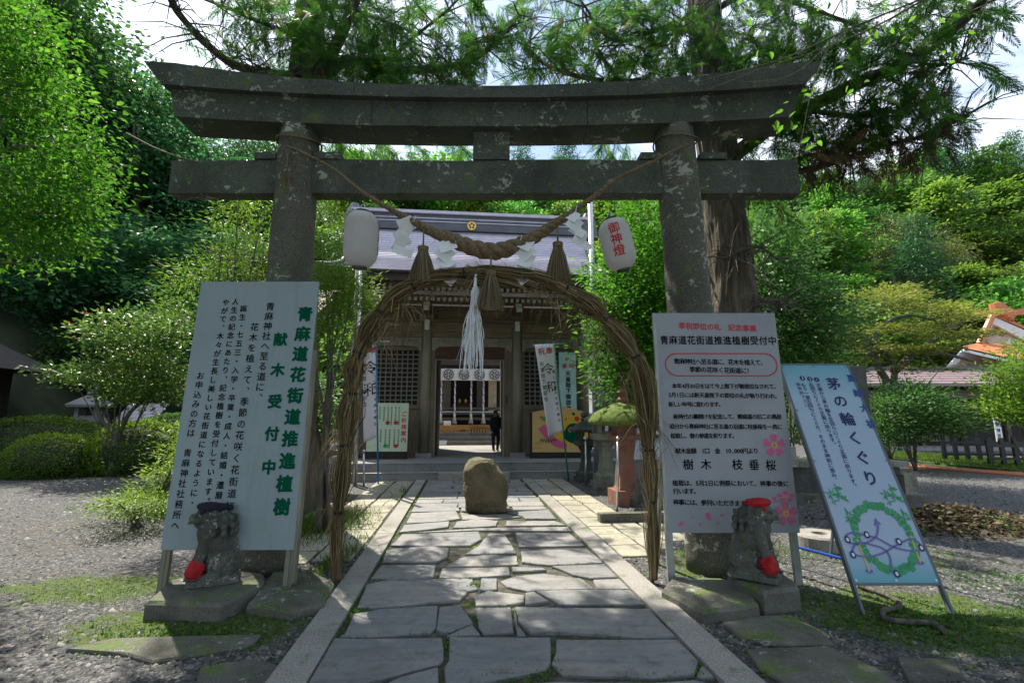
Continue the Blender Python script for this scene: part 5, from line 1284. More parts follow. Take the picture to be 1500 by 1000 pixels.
o = MB().hexa([V(650, 623, vb_+.2)+Vector(d) for d in ((-.02, 0, .02), (.36, 0, .02), (.36, .1, .02), (-.02, .1, .02), (-.02, .05, .24), (.36, .05, .24), (.36, .12, .24), (-.02, .12, .24))]).build('notice_card', M_paper, label='small white notice card standing on the offering box', cat='notice'); o.location = W(0, 0, 0); o.rotation_euler = (0, 0, YAW)
# white card leaning on the steps at left
v_ = 23.2; c4 = [V(*p_, v_) for p_ in ((637, 660), (652, 657), (655, 645), (640, 645))]; c4[2].y += .2; c4[3].y += .2
o = MB().hexa(c4+[p_+Vector((0, .03, .0)) for p_ in c4]).build('leaning_panel', M_paper, label='white panel leaning at the left foot of the inner steps', cat='panel'); o.location = W(0, 0, 0); o.rotation_euler = (0, 0, YAW)
# bell ropes
M_bell = flat('twisted_bell_cloth', (.45, .36, .40), .8, .35, 25, .1)
for i, x in enumerate((646, 666, 690, 708)):
    vv = VH-1.0; zt = hz(541, vv); z_ = hz(621, vv); t = empty('bell_rope', W(hx(x, vv), vv, zt), YAW, label=['bell rope at the left end of the row over the offering box', 'second bell rope from the left over the offering box', 'third bell rope from the left over the offering box', 'bell rope nearest the standing visitor'][i], cat='bell rope', group='bell ropes over the offering box')
    for k in range(2): MB().tube([Vector((cos(j*.9+k*pi)*.025, sin(j*.9+k*pi)*.025, -(zt-z_-.5)*j/40)) for j in range(41)], .030, 6).build('rope_strand', M_bell if k else M_paper, t, smooth=True)
    MB().lathe([(.04, 0), (.075, -.06), (.05, -.12), (.13, -.50)], (0, 0, -(zt-z_-.52)), 10).build('tassel', M_paper, t, smooth=True)
# crested curtain
vv = VH-1.25; M_curt = flat('grey_white_curtain', (.60, .60, .57), .85, .06, 3, .1)
t = empty('crested_curtain', W(0, 0, 0), YAW, label='pale curtain with round black crests across the inner hall', cat='curtain')
x0, x1 = hx(632, vv), hx(734, vv); z0, z1 = hz(557, vv), hz(540, vv)
mb = MB(); n_ = 40; vs = []; fs = []
for k in range(n_+1): x = lerp(x0, x1, k/n_); y = vv+.03*sin(k*1.4); vs += [(x, y, z1), (x, y+.02, (z0+z1)/2), (x, y, z0)]
for k in range(n_): fs += [(k*3, k*3+3, k*3+4, k*3+1), (k*3+1, k*3+4, k*3+5, k*3+2)]
mb.add(vs, fs); mb.build('cloth', M_curt, t, smooth=True)
def crest(cx, cz, R, y):
    mb = MB(); n_ = 24
    for (ra, rb_) in ((.84, 1.0),):
        v_ = [(cx+cos(2*pi*k/n_)*R*r, y, cz+sin(2*pi*k/n_)*R*r) for r in (ra, rb_) for k in range(n_)]; mb.add(v_, [(k, (k+1) % n_, n_+(k+1) % n_, n_+k) for k in range(n_)])
    for k in range(6):
        a_ = 2*pi*k/6; q_ = [(.12, -.5), (.45, -.42), (.68, -.12), (.70, .25), (.45, .12), (.2, .1)]
        mb.add([(cx+cos(a_+d)*R*r, y-.001*k, cz+sin(a_+d)*R*r) for r, d in q_], [tuple(range(6))])
    mb.build('round_crest', M_ink, t)
for x in (656, 679, 702, 724): crest(hx(x, vv), (z0+z1)/2, (z1-z0)*.44, vv-.045)

# ------------------------------------------------------------------ visitor in the doorway
vp = V(729, 661, VC); pv_ = GU(726, 661, Z1)
pz = Z1; t = empty('person', W(pv_.x, pv_.y, pz), YAW+radians(20), label='visitor in a dark jacket with a white bag stepping behind the door jamb', cat='person')
hh = .95
body = [('e', (0, 0, 1.46), (.075, .09, .11)), ('c', (0, 0, 1.28), (0, 0, 1.40), .05, .05), ('e', (0, 0, 1.12), (.17, .10, .20)), ('e', (0, 0, .90), (.15, .10, .14)),
        ('c', (-.08, .0, .86), (-.09, .05, .46), .085, .058), ('c', (-.09, .05, .46), (-.09, .0, .07), .055, .035), ('c', (.07, 0, .86), (.08, -.08, .46), .085, .058), ('c', (.08, -.08, .46), (.08, .02, .07), .055, .035),
        ('c', (-.17, 0, 1.24), (-.22, -.02, .98), .05, .04), ('c', (-.22, -.02, .98), (-.20, -.10, .78), .038, .03), ('c', (.17, 0, 1.24), (.22, .0, .98), .05, .04), ('c', (.22, .0, .98), (.20, -.12, .82), .038, .03),
        ('e', (-.09, -.05, .04), (.04, .11, .035)), ('e', (.08, -.03, .04), (.04, .11, .035)), ('e', (-.20, -.13, .72), (.022, .035, .05)), ('e', (.20, -.15, .76), (.022, .035, .05)), ('e', (0, -.095, 1.45), (.012, .018, .02))]
blob('body', body, flat('skin', (.45, .27, .18), .6), t, vox=.014, smooth=3)
blob('jacket', [('e', (0, 0, 1.13), (.195, .125, .22)), ('e', (0, 0, .90), (.175, .125, .12)), ('c', (-.17, 0, 1.25), (-.22, -.02, .98), .065, .055), ('c', (-.22, -.02, .98), (-.20, -.09, .81), .052, .042), ('c', (.17, 0, 1.25), (.22, 0, .98), .065, .055), ('c', (.22, 0, .98), (.20, -.11, .85), .052, .042)], flat('black_jacket', (.03, .032, .04), .8), t, vox=.016, smooth=3)
blob('trousers', [('e', (0, 0, .86), (.165, .12, .10)), ('c', (-.08, 0, .86), (-.09, .05, .46), .10, .075), ('c', (-.09, .05, .46), (-.09, .0, .10), .07, .055), ('c', (.07, 0, .86), (.08, -.08, .46), .10, .075), ('c', (.08, -.08, .46), (.08, .02, .10), .07, .055)], flat('navy_trousers', (.02, .025, .05), .85), t, vox=.016, smooth=3)
blob('hair', [('e', (0, .02, 1.49), (.088, .10, .105)), ('e', (0, .04, 1.42), (.08, .07, .08))], M_black, t, vox=.014, smooth=2)
bg_ = blob('shoulder_bag', [('h', [(-.30, -.06, .70), (-.16, -.06, .70), (-.16, .08, .70), (-.30, .08, .70), (-.29, -.05, 1.0), (-.17, -.05, 1.0), (-.17, .07, 1.0), (-.29, .07, 1.0)]), ('c', (-.24, 0, 1.0), (-.17, 0, 1.30), .015, .015)], M_paper, None, vox=.014, smooth=3, label='white shoulder bag carried by the visitor in the doorway', cat='bag'); bg_.location = t.location; bg_.rotation_euler = t.rotation_euler

# ------------------------------------------------------------------ boards on the platform
def plboard(name, label, cat, v, corners, mat, frame=None, th=.05):
    t = empty(name, W(0, 0, 0), YAW, label=label, cat=cat); c = [V(x, y, v) for x, y in corners]
    q_ = Quad(c[0], c[1], c[2], c[3])
    q_.slab(MB(), 0, q_.w, 0, q_.h, -th, 0).build('panel', mat, t)
    return t, q_
def pxp(q_, v, x, y): p_ = V(x, y, v)-q_.o; return p_.dot(q_.x), p_.dot(q_.y)
v_ = 15.5
t, q_ = plboard('votive_board', 'big yellow house shaped votive board with a green painting on the platform', 'painted board', v_, ((780,662),(866,662),(866,604),(780,604)), flat('yellow_board', (.58, .40, .16), .6, .06, 3, .05))
mb = MB(); mb.add([q_(0, q_.h, 0), q_(q_.w, q_.h, 0), q_(q_.w*.5, q_.h+.20, 0), q_(0, q_.h, -.05), q_(q_.w, q_.h, -.05), q_(q_.w*.5, q_.h+.20, -.05)], [(0, 1, 2), (5, 4, 3), (0, 2, 5, 3), (1, 4, 5, 2)]); mb.build('peaked_top', flat('yellow_board_top', (.58, .40, .16), .6, .06, 3, .05), t)
q_.slab(MB(), -.08, -.01, -.25, q_.h, -.08, .0).build('side_frame', M_dark, t); q_.slab(MB(), 0, q_.w, -.2, -.005, -.08, -.0).build('stand', M_dark, t)
def bl(pts, mat, name, off):
    mb = MB(); P_ = [pxp(q_, v_, x, y) for x, y in pts]; P2 = bez([(a, b, 0) for a, b in P_+P_[:1]], 4)[:-1]; mb.add([q_(p_.x, p_.y, off) for p_ in P2], [tuple(range(len(P2)))]); mb.build(name, mat, t)
bl([(794,612),(830,608),(862,612),(862,640),(840,650),(815,655),(798,640)], flat('amber_print', (.72, .42, .03), .6), 'painted_ground', .003)
bl([(788,628),(800,622),(812,640),(830,650),(826,657),(808,650)], M_pink, 'painted_band', .006)
bl([(826,632),(834,621),(846,621),(856,632),(852,645),(840,649),(828,643)], M_inkgreen, 'painted_round_form', .009)
bl([(832,628),(837,625),(840,630),(834,633)], flat('orange_print', (.6, .2, .05), .6), 'painted_spot', .012)
for (x, y, r, m_) in ((845,613,.09,M_inkred),(840,606,.05,M_ink),(829,614,.05,M_pink),(797,613,.08,M_leafp),(793,611,.05,M_inkred),(857,612,.05,M_blue)):
    a_ = pxp(q_, v_, x, y); mb = MB()
    for k in range(5): an = 2*pi*k/5; disc_ = [(a_[0]+cos(an)*r*.55+cos(2*pi*j/8)*r*.42, a_[1]+sin(an)*r*.55+sin(2*pi*j/8)*r*.42) for j in range(8)]; mb.add([q_(x_, y_, .010+k*.0005) for x_, y_ in disc_], [tuple(range(8))])
    mb.build('painted_flower', m_, t)
mb = MB(); c_ = pxp(q_, v_, 803, 642)
for k in range(7):
    an = -2.6+k*.38; d = Vector((cos(an), sin(an))); n2 = Vector((-d.y, d.x)); L = .17; mb.add([q_(c_[0]+(k-3)*.05+p_.x, c_[1]+p_.y, .012+k*.0006) for p_ in (Vector((0, 0)), d*L*.5+n2*.022, d*L, d*L*.5-n2*.022)], [(0, 1, 2, 3)])
mb.build('painted_bamboo', M_inkgreen, t)
a_ = pxp(q_, v_, 788, 652); mb = MB(); s_ = .11; mb.add([q_(a_[0]+x*s_, a_[1]+y*s_, .006) for x, y in ((-1, -1), (1, -1), (1, 1), (-1, 1))], [(0, 1, 2, 3)]); mb.build('seal_print', M_org, t)
v_ = 15.9
t, q_ = plboard('tall_board', 'tall narrow pale blue board with a red sun and black vertical lettering', 'sign board', v_, ((820,600),(845,600),(845,516),(818,516)), M_tealboard)
q_.slab(MB(), q_.w*.3, q_.w*.7, -1.6, 0, -.10, -.055).build('leg', M_dark, t)
a_ = pxp(q_, v_, 831, 526); mb = MB(); mb.add([q_(a_[0]+cos(2*pi*k/16)*.075, a_[1]+sin(2*pi*k/16)*.075, .004) for k in range(16)], [tuple(range(16))]); mb.build('red_sun', M_inkred, t)
for ch, x in (('奉', 827), ('祝', 837)): a_ = pxp(q_, v_, x, 536); mb = MB(); write(mb, q_, ch, a_[0], a_[1], .19, bold=.02, off=.004); mb.build('lettering', M_inkred, t)
a_ = pxp(q_, v_, 832, 547); b_ = pxp(q_, v_, 833, 598); mb = MB(); tx = '天皇陛下御即位'
for i, ch in enumerate(tx): write(mb, q_, ch, lerp(a_[0], b_[0], i/6.0), lerp(a_[1], b_[1], i/6.0), .185, bold=.025, off=.004)
mb.build('lettering', M_ink, t, kind='stuff')
v_ = 15.6
t, q_ = plboard('guide_board', 'pale green guide board with small pictures under the left lattice window', 'guide board', v_, ((536,661),(596,661),(599,590),(536,590)), flat('pale_green_board', (.50, .60, .45), .6, .05, 3, .05))
q_.slab(MB(), -.05, q_.w, -.22, -.005, -.10, -.02).build('stand', M_dark, t)
mb = MB(); a_ = pxp(q_, v_, 592, 606); b_ = pxp(q_, v_, 591, 644)
for i, ch in enumerate('ご祈祷案内'): write(mb, q_, ch, lerp(a_[0], b_[0], i/4), lerp(a_[1], b_[1], i/4), .17, bold=.02, off=.004)
mb.build('lettering', M_inkred, t, kind='stuff')
for (x, y, n_) in ((585,597,9), (580,597,7), (574,597,9), (569,597,9), (563,597,7), (557,597,6), (584,630,8), (578,630,8), (571,630,9), (565,630,8), (558,630,6)):
    mb = MB(); a_ = pxp(q_, v_, x, y)
    for i in range(n_): write(mb, q_, '家内安全厄除開運祈願'[i % 10], a_[0], a_[1]-i*.065, .058, bold=.01, off=.004)
    mb.build('lettering', M_inkgreen, t, kind='stuff')
for (x, y, m_) in ((580,619,M_inkred), (568,619,M_inkred), (580,653,M_inkred), (565,653,M_leafp)):
    a_ = pxp(q_, v_, x, y); mb = MB(); mb.add([q_(a_[0]+cos(2*pi*k/9)*.07*(1+.3*(k % 2)), a_[1]+sin(2*pi*k/9)*.06, .004) for k in range(9)], [tuple(range(9))]); mb.build('small_picture', m_, t)

# ------------------------------------------------------------------ other buildings
# left wing: lower roof corner showing rafters
lw = empty('side_hall', W(0, 0, 0), YAW, label='dark side hall with a low eave behind the left boards and bushes', cat='hall')
MB().box(-7.4, -6.0, 17.5, 23, 0, 3.2).build('wall', M_tw, lw)
z = V(480, 480, 16.6).z
mb = MB(); mb.hexa([Vector(p_) for p_ in ((-7.6, 16.0, z-.1), (-5.15, 16.0, z-.1), (-5.15, 20.5, z+2.2), (-7.6, 20.5, z+2.2), (-7.6, 16.0, z+.06), (-5.15, 16.0, z+.06), (-5.15, 20.5, z+2.35), (-7.6, 20.5, z+2.35))]); mb.build('roof', M_plank, lw)
for k in range(8): 
    u = -5.25-k*.3; MB().hexa([Vector(p_) for p_ in ((u, 16.05, z-.2), (u+.09, 16.05, z-.2), (u+.09, 20.4, z+2.05), (u, 20.4, z+2.05), (u, 16.05, z-.105), (u+.09, 16.05, z-.105), (u+.09, 20.4, z+2.15), (u, 20.4, z+2.15))]).build('rafter', M_plank, lw)
c0 = V(304, 357, 22); 
lb = empty('left_roofed_building', W(0, 0, 0), YAW, label='building with a dark upturned roof corner beyond the left pillar', cat='building')
mb = MB(); mb.hexa([Vector(p_) for p_ in ((c0.x, 22, c0.z-.5), (c0.x+3.2, 22, c0.z-.95), (c0.x+3.2, 28, c0.z+.35), (c0.x+.6, 28, c0.z+.35), (c0.x-.1, 21.9, c0.z), (c0.x+3.2, 21.9, c0.z-.7), (c0.x+3.2, 28, c0.z+.6), (c0.x+.5, 28, c0.z+.6))]); mb.build('roof', M_fascia, lb)
MB().box(c0.x+1.0, c0.x+3.1, 23.4, 28, 0, c0.z-.75).build('wall', M_plank, lb)
# small buildings at the far left
p_ = G(-10, 640)
t = empty('hut', (-17.3, 14.5, 0), .1, label='small dark hut with a grey eave at the left edge', cat='hut')
zt = A(20, 515, 14).z
mb = MB(); mb.hexa([Vector(q) for q in ((-4, -1.6, zt-.25), (1.05, -1.6, zt-.35), (1.05, 3, zt-.35), (-4, 3, zt-.25), (-4, -.4, zt+.9), (-.6, -.4, zt+.75), (-.6, 2, zt+.75), (-4, 2, zt+.9))]); mb.build('roof', M_fascia, t)
MB().box(-4, 1.1, -1.66, -1.6, zt-.42, zt-.26).build('eave_board', M_lat, t); MB().box(-4, -.2, -.8, 2.5, 0, zt-.3).build('wall', M_dark, t); MB().box(-.1, .1, -1.4, -1.2, 0, zt-.35).build('post', M_lat, t)
a = A(196, 605, 19); 
t = empty('tiled_roof_shed', (a.x, 19, 0), .05, label='low shed with a silvery shingled roof behind the camellia tree', cat='shed')
z = a.z
for k in range(5):
    for j in range(9): MB().hexa([Vector(q) for q in ((-.75+j*.17, .0+k*.16, z-.35+k*.14), (-.59+j*.17, .0+k*.16, z-.35+k*.14), (-.59+j*.17, .2+k*.16, z-.2+k*.14), (-.75+j*.17, .2+k*.16, z-.2+k*.14), (-.75+j*.17, -.01+k*.16, z-.29+k*.14), (-.59+j*.17, -.01+k*.16, z-.31+k*.14), (-.59+j*.17, .2+k*.16, z-.16+k*.14), (-.75+j*.17, .2+k*.16, z-.14+k*.14))]).build('shingle', M_roof if (j+k) % 3 else M_kerb, t)
MB().box(-.7, .7, .15, .9, 0, z-.36).build('wall', M_dark, t)
# white walled store right of the gatehouse
v_ = 20; x0, x1 = V(868, 590, v_).x, V(960, 590, v_).x
t = empty('white_walled_store', W(0, 0, 0), YAW, label='low white walled building behind the steel flagpole', cat='building')
MB().box(x0, x1+2, v_, v_+3, 0, V(890, 560, v_).z).build('wall', flat('white_plaster', (.55, .58, .64), .8), t)
MB().hexa([Vector(q) for q in ((x0-.2, v_-.6, V(890, 568, v_).z), (x1+2, v_-.6, V(890, 575, v_).z), (x1+2, v_+1.6, V(890, 545, v_).z), (x0-.2, v_+1.6, V(890, 540, v_).z), (x0-.2, v_-.6, V(890, 564, v_).z), (x1+2, v_-.6, V(890, 571, v_).z), (x1+2, v_+1.6, V(890, 540, v_).z), (x0-.2, v_+1.6, V(890, 535, v_).z))]).build('roof', M_fascia, t)
MB().box(x0-.2, x1+2, v_+.0-.1, v_-.01, .9, 1.05).build('red_brown_beam', M_redw, t)

# right hall: long red-brown roof, open dark front
YB = 27.0
rh = empty('right_hall', (0, 0, 0), label='long low hall with a pinkish brown roof and dark open front at the right', cat='hall')
xa, xb = A(1225, 560, YB).x, A(1640, 560, YB).x
zt = A(1400, 543, YB+3).z; zb_ = A(1400, 562, YB-1.5).z; M_pinkroof = flat('pinkish_brown_roof', (.24, .17, .175), .6, .15, 2, .1)
for k in range(6):
    f0, f1 = k/6, (k+1)/6; MB().hexa([Vector(q) for q in ((xa, lerp(YB-1.5, YB+3, f0), lerp(zb_, zt, f0)-.12), (xb, lerp(YB-1.5, YB+3, f0), lerp(zb_, zt, f0)-.12), (xb, lerp(YB-1.5, YB+3, f1), lerp(zb_, zt, f1)-.12), (xa, lerp(YB-1.5, YB+3, f1), lerp(zb_, zt, f1)-.12), (xa, lerp(YB-1.5, YB+3, f0), lerp(zb_, zt, f0)+.05), (xb, lerp(YB-1.5, YB+3, f0), lerp(zb_, zt, f0)+.05), (xb, lerp(YB-1.5, YB+3, f1), lerp(zb_, zt, f1)), (xa, lerp(YB-1.5, YB+3, f1), lerp(zb_, zt, f1)))]).build('roof_course', M_pinkroof, rh)
MB().box(xa, xb, YB+2.9, YB+3.5, zt, zt+.25).build('ridge', M_ridge, rh)
MB().box(xa+.5, xb, YB+.05, YB+5, 0, zb_-.1).build('wall', M_dark, rh)
MB().box(xa+.5, xb, YB-.1, YB+.04, zb_-.75, zb_-.25).build('head_beam', M_lat, rh); MB().box(xa, xb, YB-.9, YB+.04, -.05, .22).build('step', M_plat, rh)
for x in (1258, 1300, 1345, 1378, 1405, 1470): xx = A(x, 600, YB).x; MB().box(xx-.11, xx+.11, YB-.14, YB+.03, .22, zb_-.76).build('post', M_tw, rh)
for (x0_, x1_) in ((1352, 1378),(1305,1340)):
    xx0, xx1 = A(x0_, 600, YB).x, A(x1_, 600, YB).x; lt = MB()
    for k in range(7): u = lerp(xx0, xx1, k/6); lt.box(u-.025, u+.025, YB-.06, YB-.02, .5, zb_-.8)
    for k in range(7): z = lerp(.5, zb_-.8, k/6); lt.box(xx0, xx1, YB-.075, YB-.061, z-.025, z+.025)
    lt.build('lattice_door', M_lat, rh)
# orange roofed building
YO = 36.0
ob = empty('orange_roofed_building', (0, 0, 0), label='building with bright orange tiled gables and white trim at the right edge', cat='building')
M_orange = flat('orange_tile', (.58, .20, .08), .5, .15, 3, .1); M_trim = flat('white_trim', (.75, .72, .70), .6, .05); M_cream = flat('cream_gable_wall', (.55, .42, .34), .8)
def P3(x, y, Y): return A(x, y, Y)
apex = P3(1454, 463, YO); lf = P3(1436, 502, YO); rt = P3(1520, 505, YO-1)
def plate(pts, back, mat, name):
    n_ = len(pts); mb = MB(); mb.add(list(pts)+[Vector(p_)+Vector(back) for p_ in pts], [tuple(range(n_)), tuple(reversed(range(n_, 2*n_)))]+[(i, (i+1) % n_, n_+(i+1) % n_, n_+i) for i in range(n_)]); return mb.build(name, mat, ob)
plate([P3(1454,463,YO), P3(1434,503,YO), P3(1440,505,YO), P3(1455,474,YO), P3(1520,508,YO), P3(1520,492,YO)], (0, .25, 0), M_trim, 'barge_board')
plate([P3(1455,474,YO+.3), P3(1440,505,YO+.3), P3(1520,508,YO+.3)], (0, .1, 0), M_cream, 'gable_wall')
plate([P3(1461,478,YO+.2), P3(1452,492,YO+.2), P3(1462,488,YO+.2), P3(1470,492,YO+.2), P3(1478,485,YO+.2)], (0, .05, 0), M_red, 'gable_ornament')
plate([P3(1474,503,YO+.2), P3(1478,497,YO+.2), P3(1484,501,YO+.2), P3(1488,496,YO+.2), P3(1494,502,YO+.2), P3(1520,505,YO+.2), P3(1520,508,YO+.2)], (0, .05, 0), M_trim, 'scroll_ornament')
for k in range(9):      # upper roof slope in tile courses
    f0, f1 = k/9, (k+1)/9; a0 = P3(1454, 462, YO).lerp(P3(1525, 491, YO), f0); b0 = P3(1454, 462, YO).lerp(P3(1525, 491, YO), f1); up = Vector((2.9, 6, 1.35))
    MB().hexa([a0, b0, b0+up*1.0, a0+up*1.0, a0+Vector((0, 0, .28)), b0+Vector((0, 0, .16)), b0+up+Vector((0, 0, .16)), a0+up+Vector((0, 0, .28))]).build('tile_course', M_orange, ob)
MB().tube([P3(1454, 461, YO), P3(1435, 503, YO)], .22, 6).build('verge', M_orange, ob)
for k in range(4): MB().lathe([(.05, -.5), (.42-.05*k, -.4), (.42-.05*k, .4), (.05, .5)], tuple(P3(1460+k*6, 452+k*3, YO)), 10).build('ridge_tile', M_orange, ob)
plate([P3(1462,455,YO+.5), P3(1520,450,YO+.5), P3(1520,458,YO+.5), P3(1468,464,YO+.5)], (0, .5, 0), M_orange, 'ridge')
plate([P3(1412,509,YO-2), P3(1436,504,YO-.2), P3(1530,506,YO-.2), P3(1530,532,YO-3), P3(1480,524,YO-3)], (0, .2, .12), M_orange, 'lower_roof')
plate([P3(1412,511,YO-2.2), P3(1480,527,YO-3.2), P3(1530,536,YO-3.2), P3(1530,541,YO-3.2), P3(1480,531,YO-3.2), P3(1412,515,YO-2.2)], (0, .2, 0), M_trim, 'eave_trim')
plate([P3(1384,543,YO-1), P3(1411,512,YO-1), P3(1415,516,YO-1), P3(1390,545,YO-1)], (0, .2, 0), M_trim, 'side_barge_board')
plate([P3(1394,545,YO), P3(1414,515,YO), P3(1530,540,YO), P3(1530,560,YO), P3(1394,560,YO)], (0, .3, 0), M_cream, 'wall')
# barrier, arrow sign, pedestal, dark slab
bx = empty('black_barrier', tuple(G(1475, 684)), radians(-8), label='low black lattice barrier at the right edge', cat='barrier')
for j in range(2):
    for k in range(8): MB().box(-.55+k*.42, -.42+k*.42, j*2.2-.05, j*2.2+.05, 0, .95).build('upright', M_black, bx)
    for z in (.3, .75): MB().box(-.6, 2.6, j*2.2-.09, j*2.2-.052, z-.05, z+.05).build('rail', M_black, bx)
p_ = G(1469, 672); H = A(1455, 600, p_.y).z
t = empty('arrow_sign', (A(1462, 640, p_.y).x, p_.y, 0), label='small white pointed sign on a post before the right hall', cat='sign')
MB().box(-.03, .03, -.03, .03, 0, H*.95).build('post', M_poles, t)
mb = MB(); w = .14; Rz = Matrix.Rotation(radians(-9), 4, 'Y'); P_ = [(-w, 0, H*.3), (w, 0, H*.3), (w, 0, H*.86), (w*1.5, 0, H*.86), (0, 0, H), (-w*1.5, 0, H*.86), (-w, 0, H*.86)]
P_ = [Vector(a)+Vector((-.0, -.04, 0)) for a in P_]; mb.add(P_+[a+Vector((0, -.03, 0)) for a in P_], [tuple(range(7)), tuple(reversed(range(7, 14)))]+[(i, (i+1) % 7, 7+(i+1) % 7, 7+i) for i in range(7)]); mb.build('arrow_board', M_paper, t)
mb = MB(); write(mb, lambda x, y, d: Vector((x, -.075, y)), '御祈祷受付', 0, H*.80, .16, pitch=H*.11, bold=.02); mb.build('lettering', M_ink, t, kind='stuff')
pd = GU(1240, 745); zt = hfor(1330, 672, 732)
mo = empty('stone_monument', (A(1262, 700, 10.3).x, 11.0, 0), .02, label='grey stone monument with stepped base behind the leaning sign', cat='monument')
mz = hfor(1330, 676, 735)
MB().box(-2.1, 1.25, -.9, 1.1, 0, .16).build('ground_slab', M_slab, mo)
MB().box(-1.75, .95, -.55, .9, .16, mz-.12).build('base_block', M_darkstone, mo); MB().box(-1.85, 1.08, -.65, 1.0, mz-.118, mz).build('cap_slab', M_lan, mo)
MB().box(.85, 1.12, -.75, -.5, .16, .55).build('corner_block', M_lan, mo)
xs_ = A(1262, 600, 11).x-mo.location.x
MB().prism([(xs_-.55, -.1), (xs_+.14, -.1), (xs_+.14, .2), (xs_-.55, .2)], mz+.002, A(1262, 536, 11).z, .03).build('upright_slab', M_darkstone, mo)
MB().box(-1.9, -1.1, -.3, .3, mz+.002, mz+.28).build('small_block', M_kerb, mo)
# ------------------------------------------------------------------ vegetation
def tree(name, loc, label, cat, trunk_pts, trunk_r, limbs, crown_me, bark_m, group=None, rough=.1, n=12):
    t = empty(name, loc, label=label, cat=cat, group=group); o = Vector(loc)
    mb = MB().tube([Vector(p)-o for p in trunk_pts], trunk_r, n, rough=rough); tr = mb.build('trunk', bark_m, t, smooth=True)
    for pts, r0, r1 in limbs:
        P = bez([Vector(p)-o for p in pts], 5); rr_ = [lerp(r0, r1, i/(len(P)-1)) for i in range(len(P))]
        MB().tube(P, rr_, 8, rough=.15).build('limb', bark_m, t, smooth=True)
    if crown_me: c = link('crown', crown_me, t)
    return t
# ---- hillside trees: a few crowns shared by many trees
def hill_crown(kind, seed):
    rs = np.random.RandomState(seed)
    if kind == 'round':
        C, D = clumps((0, 0, 4.6), (3.0, 3.0, 2.9), 95, rs, .5); P, Dd, Nn, r = crown_pts(C, D, 52, .40, .38, rs, .3, .7)
        return leaves('crown', P, Dd, Nn, rs.uniform(.24, .42, len(P)), rs.uniform(.13, .24, len(P)), M_lf_hill, rnd=r)
    if kind == 'layered':
        z = rs.rand(70)**.8; C = np.stack([rs.randn(70)*(1.9*(1.1-z)), rs.randn(70)*(1.9*(1.1-z)), 2+z*5.2], 1); D = nrm(C-[0, 0, 3.5]); P, Dd, Nn, r = crown_pts(C, D, 62, .62, .16, rs, .15, .45)
        return leaves('crown', P, Dd, Nn, rs.uniform(.24, .42, len(P)), rs.uniform(.13, .24, len(P)), M_lf_hill, rnd=r)
    if kind == 'cone':
        n_ = 110; z = rs.rand(n_)**1.1; a_ = rs.rand(n_)*2*pi; R_ = 2.1*(1-z)**.8+.12; k = .45+.55*rs.rand(n_); C = np.stack([np.cos(a_)*R_*k, np.sin(a_)*R_*k, 1+z*9.5], 1); D = np.stack([np.cos(a_), np.sin(a_), -.3+0*z], 1)
        P, Dd, Nn, r = crown_pts(C, D, 55, .40, .45, rs, .35, .5); return leaves('crown', P, Dd, Nn, rs.uniform(.18, .36, len(P)), rs.uniform(.05, .10, len(P)), M_lf_hillcon, rnd=r)
    n_ = 60; a_ = rs.rand(n_)*2*pi; q_ = rs.rand(n_); C = np.stack([np.cos(a_)*q_*1.8, np.sin(a_)*q_*1.8, 3+rs.rand(n_)*4.6-q_], 1); D = np.stack([np.cos(a_), np.sin(a_), -.8+0*q_], 1)
    P, Dd, Nn, r = crown_pts(C, D, 85, .42, .8, rs, .5, .5); return leaves('crown', P, Dd, Nn, rs.uniform(.18, .36, len(P)), rs.uniform(.04, .07, len(P)), M_lf_bamboo, rnd=r)
PROTO = []
for kind, seeds in (('round', (1, 2, 3)), ('layered', (4, 5)), ('cone', (6, 7)), ('bamboo', (8,))):
    for s_ in seeds: PROTO.append((kind, hill_crown(kind, s_)))
trunk_me = MB().tube([(0, 0, -1.5), (.1, 0, 1.5), (0, .1, 4.5)], [.24, .20, .10], 7, rough=.2).mesh('trunk', M_barkgrey, True)
rh_ = random.Random(11)
NM = {'round': ('broadleaf_tree', 'tree', 'rounded broadleaf tree on the forested hill', 'rounded broadleaf trees on the hill'), 'layered': ('layered_tree', 'tree', 'light layered maple like tree on the forested hill', 'layered trees on the hill'),
      'cone': ('conifer_tree', 'conifer', 'dark pointed conifer on the forested hill', 'pointed conifers on the hill'), 'bamboo': ('bamboo_clump', 'bamboo', 'yellowish feathery bamboo clump on the forested hill', 'bamboo clumps on the hill')}
def hill_tree(x, y, sc__, kind=None, zoff=0, label=None):
    k = kind or rh_.choices(('round', 'layered', 'cone', 'bamboo'), (5, 4, 2.0, 1.3))[0]
    me = rh_.choice([m for kk, m in PROTO if kk == k]); nm, cat, lab, grp = NM[k]
    t = empty(nm, (x, y, max(hill_z(x, y), -.05)+zoff-.1), rh_.uniform(0, 6.28), label=label or lab, cat=cat, group=grp); t.scale = (sc__*rh_.uniform(.85, 1.15), sc__*rh_.uniform(.85, 1.15), sc__*rh_.uniform(.85, 1.2))
    c = link('crown', me, t); link('trunk', trunk_me, t); return t
cnt = 0
y = 31.0
while y < 82:
    x = -48.0
    st = 4.5+(y-31)*.04
    while x < 88:
        xx, yy = x+rh_.uniform(-1.5, 1.5), y+rh_.uniform(-1.6, 1.6); az = math.degrees(atan2(xx, yy))
        if -52 < az < 52 and hill_z(xx, yy) > .3:
            vis = abs(az) > 1  # every place may show between the beams
            hid = (-9 < az < 9 and yy < 50)
            if not hid and cnt < 262: hill_tree(xx, yy, rh_.uniform(.95, 1.45)*(1+.15*(yy > 60))); cnt += 1
        x += st
    y += st*1.05
